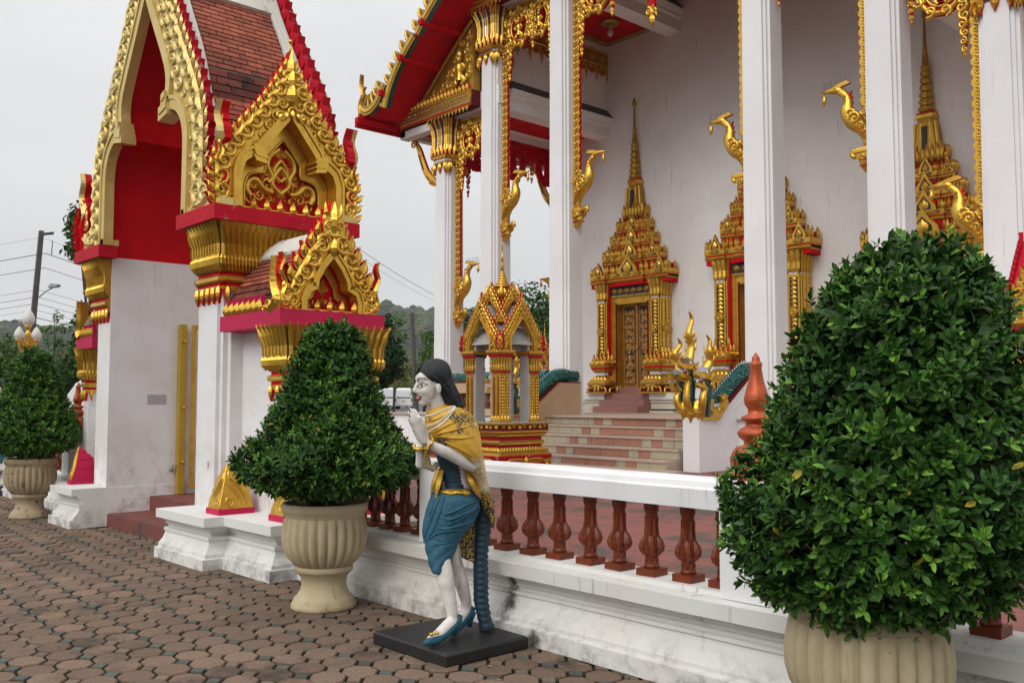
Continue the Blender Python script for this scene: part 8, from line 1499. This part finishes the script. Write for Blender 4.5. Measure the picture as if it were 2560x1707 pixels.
def evaluated(mb, voxel, smooth=4):
    me = mb.mesh('tmp'); ob = bpy.data.objects.new('tmp', me); col.objects.link(ob)
    r = ob.modifiers.new('r', 'REMESH'); r.mode = 'VOXEL'; r.voxel_size = voxel
    s = ob.modifiers.new('s', 'SMOOTH'); s.factor = 0.5; s.iterations = smooth
    dg = bpy.context.evaluated_depsgraph_get(); m2 = bpy.data.meshes.new_from_object(ob.evaluated_get(dg))
    bpy.data.objects.remove(ob); bpy.data.meshes.remove(me); return m2
def finish(m2, name, mats_, parent, off):
    n = len(m2.vertices); co = np.empty(n*3); m2.vertices.foreach_get('co', co); co = co.reshape(-1, 3)-np.asarray(off); m2.vertices.foreach_set('co', co.ravel())
    m2.materials.clear(); [m2.materials.append(MATS[q]) for q in mats_]; m2.polygons.foreach_set('material_index', [0]*len(m2.polygons)); m2.polygons.foreach_set('use_smooth', [True]*len(m2.polygons)); m2.name = name; m2.update()
    o = bpy.data.objects.new(name, m2); col.objects.link(o); o.parent = parent; return o
def ell(mb, c, axes, r, m='statue_white', n=14, k=9):
    """ellipsoid with its own axes"""
    th = np.arange(n)*2*PI/n; R = []
    for i in range(k+1):
        p = -PI/2+PI*i/k; q = max(math.cos(p), 0.03)
        R.append(np.array([c+axes[0]*r[0]*q*math.cos(t)+axes[1]*r[1]*q*math.sin(t)+axes[2]*r[2]*math.sin(p) for t in th]))
    mb.loft(R, m, True, (True, True), True)
HC = SP(1080, 957, -0.15); hf = unit(RV*-0.86+HV*-0.50+A(0, 0, -0.06)); hl_ = unit(np.cross(A(0, 0, 1), hf)); hu = np.cross(hf, hl_)
def HL(f, l, u): return HC+hf*f+hl_*l+hu*u
AX = (hf, hl_, hu); W = 'statue_white'
body = MB()
ell(body, HL(-0.015, 0, 0.03), AX, (0.105, 0.088, 0.105)); ell(body, HL(0.040, 0, -0.035), AX, (0.066, 0.068, 0.092)); ell(body, HL(0.045, 0, -0.085), AX, (0.052, 0.050, 0.050)); ell(body, HL(0.068, 0, -0.118), AX, (0.030, 0.028, 0.024))
ell(body, HL(0.062, 0.038, -0.045), AX, (0.036, 0.028, 0.034)); ell(body, HL(0.062, -0.038, -0.045), AX, (0.036, 0.028, 0.034)); ell(body, HL(0.075, 0, 0.030), AX, (0.032, 0.055, 0.035))
body.tube([HL(0.098, 0, 0.012), HL(0.110, 0, -0.015), HL(0.122, 0, -0.045), HL(0.120, 0, -0.056)], [0.009, 0.013, 0.018, 0.012], W, 8); 
for s in (1, -1): ell(body, HL(0.108, s*0.015, -0.054), AX, (0.014, 0.010, 0.010), W, 8, 5); ell(body, HL(0.0, s*0.092, -0.035), AX, (0.020, 0.012, 0.036), W, 10, 6)
ell(body, HL(0.094, 0, -0.086), AX, (0.018, 0.026, 0.014), W, 8, 5)
body.tube([HL(-0.02, 0, -0.05), HL(-0.02, 0, -0.12), SP(1106, 1045, -0.10), SP(1118, 1075, -0.07)], [0.055, 0.052, 0.058, 0.09], W, 14)
T = lambda pts, r, n=12: body.tube(np.array([SP(*p) for p in pts]), r, W, n)
T([(1118, 1060, -0.06), (1128, 1110, -0.05), (1136, 1170, -0.02), (1142, 1225, 0.0), (1140, 1280, 0.0)], [0.10, 0.115, 0.095, 0.10, 0.13], 16)
T([(1080, 1058, 0.02), (1120, 1052, -0.06), (1170, 1062, -0.10)], [0.05, 0.06, 0.055])
T([(1170, 1062, -0.10), (1184, 1110, -0.11), (1184, 1160, -0.13)], [0.056, 0.050, 0.044]); T([(1186, 1164, -0.13), (1150, 1146, -0.19), (1105, 1126, -0.26), (1070, 1109, -0.305)], [0.046, 0.044, 0.036, 0.028])
T([(1082, 1062, 0.03), (1064, 1115, -0.08), (1052, 1162, -0.19)], [0.05, 0.040, 0.034]); T([(1052, 1164, -0.19), (1053, 1140, -0.23), (1049, 1110, -0.28)], [0.035, 0.033, 0.026])
# joined hands: palm, four fingers and a thumb each
def hand(dq, dx, th_dx):
    w = SP(1064+dx, 1106, -0.30+dq); k = SP(1047+dx, 1064, -0.325+dq)
    for i, u in enumerate((-1, -0.33, 0.33, 1)):
        a = SP(1063+dx+u*6, 1108, -0.30+dq+u*0.004); b = SP(1048+dx+u*11.5, 1066-u*2, -0.325+dq+u*0.008); body.tube([a, (a+b)/2, b], [0.017, 0.019, 0.017], W, 8, flat=0.8)
        tip = [(1023, 1041), (1023, 1027), (1029, 1019), (1037, 1022)][i]; t = SP(tip[0]+dx, tip[1], -0.345+dq+u*0.012); m = b*0.5+t*0.5+HV*-0.006
        body.tube([b, m, t], [0.0125, 0.0115, 0.008], W, 7)
    a = SP(1062+dx, 1088, -0.31+dq); body.tube([a, SP(1060+dx, 1062, -0.335+dq), SP(1050+dx, 1040, -0.35+dq)], [0.014, 0.012, 0.008], W, 7)
hand(-0.012, 0, 0); hand(0.026, -4, 0)
# legs and feet
T([(1112, 1330, -0.06), (1106, 1395, -0.14), (1115, 1455, -0.16), (1126, 1505, -0.165), (1132, 1540, -0.16)], [0.05, 0.050, 0.053, 0.041, 0.034]); T([(1136, 1545, -0.145), (1118, 1565, -0.20), (1095, 1588, -0.29), (1072, 1599, -0.36)], [0.036, 0.040, 0.036, 0.022])
T([(1125, 1330, 0.03), (1136, 1395, 0.02), (1152, 1450, 0.03), (1165, 1500, 0.04), (1166, 1522, 0.05)], [0.05, 0.046, 0.047, 0.036, 0.034]); T([(1168, 1526, 0.055), (1152, 1545, 0.0), (1132, 1566, -0.08)], [0.036, 0.036, 0.026])
bm = evaluated(body, 0.0075, 3); BV_ = BVHTree.FromPolygons([v.co.copy() for v in bm.vertices], [tuple(p.vertices) for p in bm.polygons])
finish(bm, 'body', ['statue_white'], stat, SL)
def on_face(l, u, lift=0.0015):
    o = HL(0.25, l, u); h = BV_.ray_cast(Vector(o), Vector(-hf), 0.5)
    return (np.array(h[0]) if h[0] else HL(0.09, l, u))+hf*lift
# face paint
def paint(mb, pts, r, m): mb.tube(np.array([on_face(*p) for p in spline(pts, 14)]), r, m, 5)
fp_ = MB()
for s in (1, -1):
    paint(fp_, [(s*0.012, 0.012), (s*0.026, 0.030), (s*0.045, 0.034), (s*0.064, 0.020)], np.interp(np.arange(len(spline([(0, 0)]*4, 14))), [0, 8, 14], [0.0034, 0.003, 0.0012]), 'statue_hair')
b_ = MB()
for s in (1, -1):
    paint(b_, [(s*0.013, -0.016), (s*0.026, -0.001), (s*0.045, 0.001), (s*0.062, -0.010)], 0.0025, 'statue_hair'); paint(b_, [(s*0.013, -0.016), (s*0.028, -0.025), (s*0.046, -0.023), (s*0.062, -0.010)], 0.0018, 'statue_hair')
    c = on_face(s*0.037, -0.012, 0.0); ell(b_, c, AX, (0.004, 0.0105, 0.0105), 'statue_hair', 8, 5); None
b_.build('eyes', stat, SL); fp_.build('eyebrows', stat, SL)
b_ = MB(); paint(b_, [(-0.026, -0.082), (-0.010, -0.077), (0.0, -0.080), (0.010, -0.077), (0.030, -0.080)], 0.0042, 'lip_red'); paint(b_, [(-0.024, -0.085), (-0.010, -0.094), (0.010, -0.095), (0.028, -0.083)], 0.0048, 'lip_red'); b_.build('lips', stat, SL)
b_ = MB(); b_.ball(on_face(-0.001, 0.030, 0.0), 0.004, 'lip_red', 6, 4)
for px, py, q in ((1029, 1017.5, -0.362), (1024, 1026, -0.37), (1023.5, 1039, -0.375)): b_.ball(SP(px, py, q), (0.006, 0.006, 0.008), 'lip_red', 7, 4)
b_.build('nail_paint', stat, SL)
# hair: a dark cap with combed ridges that fall behind the ear to the shoulders
hair = MB(); H_ = 'statue_hair'
ell(hair, HL(-0.025, 0, 0.045), AX, (0.112, 0.098, 0.104), H_); ell(hair, HL(-0.075, 0, -0.02), AX, (0.075, 0.085, 0.115), H_); hair.tube([HL(-0.08, 0, -0.03), HL(-0.115, 0.01, -0.10), SP(1138, 1006, -0.05), SP(1156, 1012, -0.03)], [0.075, 0.07, 0.055, 0.03], H_, 12)
hm = evaluated(hair, 0.010, 3); HB = BVHTree.FromPolygons([v.co.copy() for v in hm.vertices], [tuple(p.vertices) for p in hm.polygons]); ho = finish(hm, 'hair', [H_], stat, SL)
st_ = MB(); Ec = HL(-0.02, 0, 0.03)
def snap(p, lift): h = HB.find_nearest(Vector(p)); return np.array(h[0])+np.array(h[1])*lift if h[0] else np.asarray(p)
for s in (1, -1):
    NS = 26
    for k in range(NS):
        t = k/(NS-1); a = HL(0.088-0.15*t, s*0.010*(1-t), 0.088+0.062*math.sin(PI*min(t*0.75+0.12, 1))); f1 = 0.083-0.17*t
        b = HL(f1, s*0.075, 0.060-0.005*t); c = HL(0.035-0.145*t, s*0.105, 0.012-0.01*t); d = HL(-0.055-0.085*t, s*(0.088-0.02*t), -0.060); e = HL(-0.115-0.055*t, s*(0.070-0.03*t), -0.125); g_ = HL(-0.165-0.05*t, s*(0.065-0.045*t), -0.165+0.01*t)
        P = spline([a, b, c, d, e, g_], 30); Q = np.array([snap(p, 0.002) if i < len(P)*0.8 else p*0.55+snap(p, 0.0)*0.45 for i, p in enumerate(P)])
        if t < 0.25: Q = np.array([q+hl_*s*0.004+hf*0.004*(i < 12) for i, q in enumerate(Q)])
        st_.tube(Q, np.interp(np.linspace(0, 1, len(Q)), [0, 0.1, 0.8, 1], [0.004, 0.0085, 0.0075, 0.002]), H_, 5)
st_.build('hair_strands', ho, SL)
b_ = MB()
for i in range(46):   # ruffled choker
    a = 2*PI*i/46; c = SP(1100, 1024, -0.105); p = c+RV*0.068*math.cos(a)+HV*0.062*math.sin(a)+A(0, 0, 0.024*math.cos(a)+0.006*(-1)**i); b_.ball(p, (0.010, 0.010, 0.017), 'lip_red', 6, 4)
b_.build('choker', stat, SL)
def rings(mb, lv, m, n=40, disp=None, cap=(True, True)):
    """levels (py, px_left, px_right, q, half depth) -> lofted garment"""
    R = []; k = len(lv)
    for i, (py, pl, pr, q, rq) in enumerate(lv):
        c = SP((pl+pr)/2, py, q); hs = (pr-pl)/2*(D0+q)/FPX; th = np.arange(n)*2*PI/n; g_ = np.ones(n)
        if disp is not None: g_ = 1+disp(th, i/(k-1), py)
        R.append(np.array([c+RV*hs*g_[j]*math.cos(th[j])+HV*rq*g_[j]*math.sin(th[j]) for j in range(n)]))
    mb.loft(R, m, True, cap, True)
def dense(lv, k): lv = np.array(lv, float); t = np.linspace(lv[0, 0], lv[-1, 0], k); return [tuple([a]+[np.interp(a, lv[:, 0], lv[:, j]) for j in range(1, 5)]) for a in t]
# bodice with horizontal ribs
b_ = MB(); lv = dense([(1110, 1084, 1160, -0.06, 0.115), (1140, 1091, 1160, -0.04, 0.11), (1175, 1101, 1164, -0.02, 0.105), (1205, 1106, 1169, -0.005, 0.11), (1230, 1110, 1176, 0.0, 0.12)], 46)
rings(b_, lv, 'statue_navy', 40, lambda th, t, py: 0.035*abs(math.sin(PI*(py-1110)/9.4))*np.ones_like(th)-0.015); b_.build('bodice', stat, SL)
# draped skirt
lv = dense([(1218, 1098, 1176, 0.0, 0.12), (1228, 1084, 1184, 0.0, 0.14), (1245, 1076, 1197, -0.01, 0.155), (1270, 1066, 1200, -0.02, 0.155), (1300, 1059, 1186, -0.03, 0.15), (1325, 1057, 1169, -0.045, 0.135), (1350, 1060, 1150, -0.06, 0.12), (1378, 1066, 1137, -0.085, 0.105), (1405, 1072, 1127, -0.11, 0.09), (1424, 1078, 1114, -0.13, 0.078), (1430, 1082, 1110, -0.13, 0.07)], 100)
def folds(th, t, py):
    low = smooth01((py-1300)/60.0); sw = (py+34*np.cos(th+0.5)*(1-0.5*t)+16*np.sin(th*1.0+1.2))/(17.0+6*np.sin(th+2)*(1-low)); a = np.abs(np.sin(sw*PI*0.5))**0.7
    return (0.030+0.050*low)*(a-0.5)+0.016*np.sin(3*th+py*0.05)*(1-low)
b_ = MB(); rings(b_, lv, 'statue_blue', 56, folds); sk = b_.build('skirt', stat, SL)
SB = BVHTree.FromPolygons([Vector(v) for v in b_.verts()], b_.F)
b_ = MB()
for pts in ([(1196, 1252), (1165, 1262), (1140, 1275), (1112, 1285), (1103, 1272)], [(1198, 1268), (1160, 1284), (1125, 1298), (1100, 1292)], [(1186, 1300), (1150, 1313), (1110, 1322), (1090, 1312)], [(1172, 1322), (1130, 1326), (1095, 1332), (1066, 1352)], [(1195, 1256), (1180, 1276), (1150, 1296), (1118, 1312)], [(1100, 1238), (1085, 1275), (1072, 1310), (1062, 1340)], [(1110, 1242), (1098, 1280), (1084, 1318), (1068, 1350)], [(1088, 1240), (1076, 1280), (1066, 1320)]):
    Q = []
    for p in spline(pts, 18):
        o = SP(p[0], p[1], -0.6); d = unit(o-A(0, 0, EYE)); h = SB.ray_cast(Vector(o), Vector(d), 2.0)
        if h[0]: Q.append(np.array(h[0])-d*0.002)
    if len(Q) > 4: b_.tube(np.array(Q), 0.0035+0.0075*np.sin(np.linspace(0.1, PI-0.1, len(Q))), 'statue_blue', 7, True, True, 0.7)
b_.build('skirt_folds', sk, SL)
# gilt peplum
b_ = MB()
for i in range(18):
    a = 2*PI*i/18; out = RV*math.cos(a)*(0.118)+HV*math.sin(a)*0.125; c = SP(1139, 1190, -0.01)+out*0.92; fr_ = math.sin(a) < 0.2 and abs(math.cos(a)) < 0.72; c = SP(1140, 1218, -0.005)+out*0.98 if fr_ else SP(1137, 1172, -0.01)+out*0.90; e = SP(1142, (1236 if i % 2 else 1231) if fr_ else (1242 if i % 2 else 1228), 0.0)+out*(1.12 if fr_ else 1.34); s = unit(np.cross(out, (0, 0, 1))); P = spline([c, (c+e)/2+unit(out)*0.012, e], 8); b_.ridge(P, s, unit(out), 0.034*np.sin(PI*np.linspace(0.25, 0.97, len(P))), 0.012, 'gold')
b_.build('peplum', stat, SL)
# lace shawl
lv = dense([(1011, 1088, 1122, -0.10, 0.062), (1020, 1072, 1158, -0.09, 0.11), (1030, 1065, 1174, -0.085, 0.135), (1046, 1062, 1185, -0.08, 0.155), (1066, 1062, 1194, -0.08, 0.17), (1086, 1068, 1199, -0.085, 0.175), (1105, 1088, 1203, -0.09, 0.17), (1125, 1115, 1206, -0.09, 0.155), (1150, 1146, 1210, -0.08, 0.125), (1176, 1174, 1214, -0.06, 0.085), (1200, 1189, 1219, -0.03, 0.06), (1240, 1196, 1229, 0.0, 0.05), (1268, 1206, 1236, 0.02, 0.04), (1290, 1221, 1238, 0.03, 0.028), (1319, 1231, 1236, 0.03, 0.010)], 90)
def sfold(th, t, py): return 0.020*np.sin(7*th+py*0.06)*min(1, t*3)*(1-0.3*t)+0.012*np.sin(11*th-py*0.09)
b_ = MB(); rings(b_, lv, 'lace_gold', 64, sfold); sh = b_.build('shawl', stat, SL); SH = BVHTree.FromPolygons([Vector(v) for v in b_.verts()], b_.F)
def cast(pts, bv, n=24, off=0.004):
    Q = []
    for p in spline(pts, n):
        o = SP(p[0], p[1], -0.9); d = unit(o-A(0, 0, EYE)); h = bv.ray_cast(Vector(o), Vector(d), 2.5)
        if h[0]: Q.append(np.array(h[0])-d*off)
    return np.array(Q)
b_ = MB()
for pts, r in (([(1073, 1087), (1090, 1078), (1125, 1060), (1165, 1042)], 0.010), ([(1073, 1088), (1105, 1082), (1145, 1072), (1180, 1062)], 0.011), ([(1074, 1089), (1110, 1092), (1150, 1095), (1188, 1090)], 0.012), ([(1076, 1090), (1110, 1102), (1145, 1118), (1180, 1140)], 0.011), ([(1077, 1092), (1100, 1112), (1130, 1134), (1165, 1160)], 0.009), ([(1064, 1052), (1090, 1048), (1130, 1030), (1160, 1022)], 0.008)):
    Q = cast(pts, SH, 24, 0.0)
    if len(Q) > 4: b_.tube(Q, r*(0.35+0.8*np.sin(np.linspace(0.5, PI, len(Q)))), 'lace_gold', 7, True, True, 0.6)
b_.build('shawl_folds', sh, SL)
b_ = MB()
for pts in ([(1062, 1040), (1085, 1036), (1110, 1024), (1140, 1013)], [(1065, 1066), (1090, 1058), (1114, 1040), (1140, 1014)], [(1069, 1082), (1085, 1072), (1110, 1056), (1138, 1020)], [(1140, 1012), (1160, 1013), (1174, 1022), (1182, 1040)]):
    Q = cast(pts, SH, 30, 0.003)
    if len(Q) > 3:
        Q = resample(Q, max(4, int(np.linalg.norm(np.diff(Q, axis=0), axis=1).sum()/0.0115)))
        for p in Q: b_.ball(p, 0.0068, 'pearl', 6, 4)
kind(b_.build('pearl_strands', stat, SL), 'stuff')
# far end of the shawl, tail post, bracelets
b_ = MB(); pl = [(1150, 1300), (1186, 1290), (1187, 1408), (1160, 1396), (1137, 1384)]
b_.loft([np.array([SP(x, y, q) for x, y in pl]) for q in (0.02, 0.05)], 'lace_gold'); b_.build('shawl_end', stat, SL)
b_ = MB(); lv = dense([(1250, 1190, 1236, 0.09, 0.05), (1290, 1186, 1231, 0.09, 0.055), (1384, 1183, 1220, 0.08, 0.055), (1500, 1184, 1221, 0.06, 0.055), (1545, 1194, 1228, 0.05, 0.055), (1563, 1198, 1236, 0.05, 0.06), (1570, 1196, 1240, 0.05, 0.065)], 84)
rings(b_, lv, 'statue_navy', 26, lambda th, t, py: 0.27*((py/15.5) % 1-0.5)*(0.35+0.65*np.clip(np.cos(th+0.5), 0, 1))); b_.build('dress_train', stat, SL)
for c, ax, r in ((SP(1072, 1108, -0.305), SP(1095, 1120, -0.27)-SP(1065, 1104, -0.31), 0.036), (SP(1049, 1116, -0.275), SP(1051, 1140, -0.25)-SP(1048, 1105, -0.29), 0.034)):
    b_ = MB(); ax = unit(ax); a = unit(np.cross(ax, (0.2, 0.1, 1))); e = np.cross(ax, a); th = np.linspace(0, 2*PI, 22)
    b_.tube(np.array([c+a*r*math.cos(t)+e*r*math.sin(t) for t in th]), 0.009, 'gold', 6, False)
    for t in th[::3]: b_.ball(c+a*r*1.15*math.cos(t)+e*r*1.15*math.sin(t), 0.010, 'gold', 6, 4)
    b_.build('bracelet', stat, SL)
b_ = MB(); b_.tube([SP(1068, 1112, -0.29), SP(1064, 1140, -0.26), SP(1070, 1165, -0.22), SP(1082, 1172, -0.20), SP(1092, 1160, -0.16)], [0.02, 0.026, 0.024, 0.018, 0.02], 'lace_gold', 9); b_.build('scarf_loop', stat, SL)
# court shoes
def shoe(pts, r, heel, bow):
    b_ = MB(); P = np.array([SP(*p) for p in pts]); b_.tube(P, r, 'statue_blue', 12, True, True, 0.85)
    b_.tube(np.array([SP(*p) for p in heel]), [0.034, 0.020, 0.016], 'statue_blue', 9); o = b_.build('shoe', stat, SL)
    if bow:
        b_ = MB(); c = SP(*bow); 
        for s in (1, -1): b_.ball(c+RV*s*0.018+A(0, 0, s*0.004), (0.018, 0.012, 0.011), 'gold', 7, 4)
        b_.ball(c, 0.010, 'gold', 6, 4); b_.build('bow', o, SL)
shoe([(1058, 1607, -0.405), (1068, 1605, -0.385), (1085, 1600, -0.33), (1108, 1584, -0.25), (1130, 1563, -0.17), (1143, 1545, -0.135), (1148, 1534, -0.13)], [0.006, 0.024, 0.037, 0.040, 0.040, 0.037, 0.026], [(1142, 1548, -0.14), (1138, 1572, -0.15), (1134, 1588, -0.165)], (1085, 1583, -0.37))
shoe([(1118, 1582, -0.12), (1135, 1575, -0.08), (1152, 1556, -0.01), (1170, 1532, 0.05), (1180, 1516, 0.07)], [0.012, 0.034, 0.038, 0.038, 0.030], [(1178, 1528, 0.06), (1175, 1550, 0.05), (1173, 1566, 0.045)], None)
q = place(22, 15.6); s2_ = copy_tree(stat); s2_.location = (q[0], q[1], 0); s2_.rotation_euler = (0, 0, 0.5); s2_.scale = (1.06, 1.06, 1.06); s2_['label'] = 'second bowing statue mostly hidden behind the left topiary urn'; s2_['group'] = stat['group'] = 'bowing statues along the balustrade'
# ================================================================== SMALL LITTER AND WEEDS
random.seed(21)
lf_ = MB(); leaf_at(lf_, A(0, 0, 0.004), A(1, 0, 0.02), A(0, 0, 1), 0.05, 0.8, 'dry_leaf', 0.5); LM = lf_.mesh('fallen_leaf', tones=True)
for (px, py, dsc) in ((826, 1533, 'yellow fallen leaf on the pavers in front of the cream urn'), (885, 1540, 'dry leaf on the pavers between the cream urn and the statue slab'), (1258, 1686, 'dry curled leaf on the pavers right of the statue slab'), (1230, 1655, 'small leaf lying beside the right edge of the statue slab'), (278, 1318, 'orange leaf on the pavers at the foot of the left gate pillar')):
    dd = EYE*FPX/(py-999.0); p = place(px, dd); o = inst('fallen_leaf', LM, None, (p[0], p[1], 0.004), random.random()*6); tag(o, dsc, 'leaf', 'fallen leaves on the pavers')
wd = MB()
for _ in range(330):
    if random.random() < 0.45: x = random.uniform(-12, -2.2); y = 4.09-abs(random.gauss(0, 0.03)); y -= 0.38 if -9.3 < x < -8.2 else (0.2 if -8.2 < x < -7.3 else 0)
    else: i, j = random.randint(-55, 20), random.randint(-10, 10); c = O0+e1*PX*(i+0.5)+e2*PY*(j+random.choice((0.2, 0.8))); x, y = c
    if y > 4.08: continue
    for k in range(random.randint(3, 7)):
        a = random.random()*6.28; h = random.uniform(0.006, 0.024); b = A(x+random.gauss(0, 0.012), y+random.gauss(0, 0.012), -0.012); tip = b+A(math.cos(a)*h*0.8, math.sin(a)*h*0.8, h+0.012); s = A(-math.sin(a), math.cos(a), 0)*0.003
        wd.add([b-s, b+s, tip], [(0, 1, 2)], 'weed')
kind(wd.build('weeds'), 'stuff')
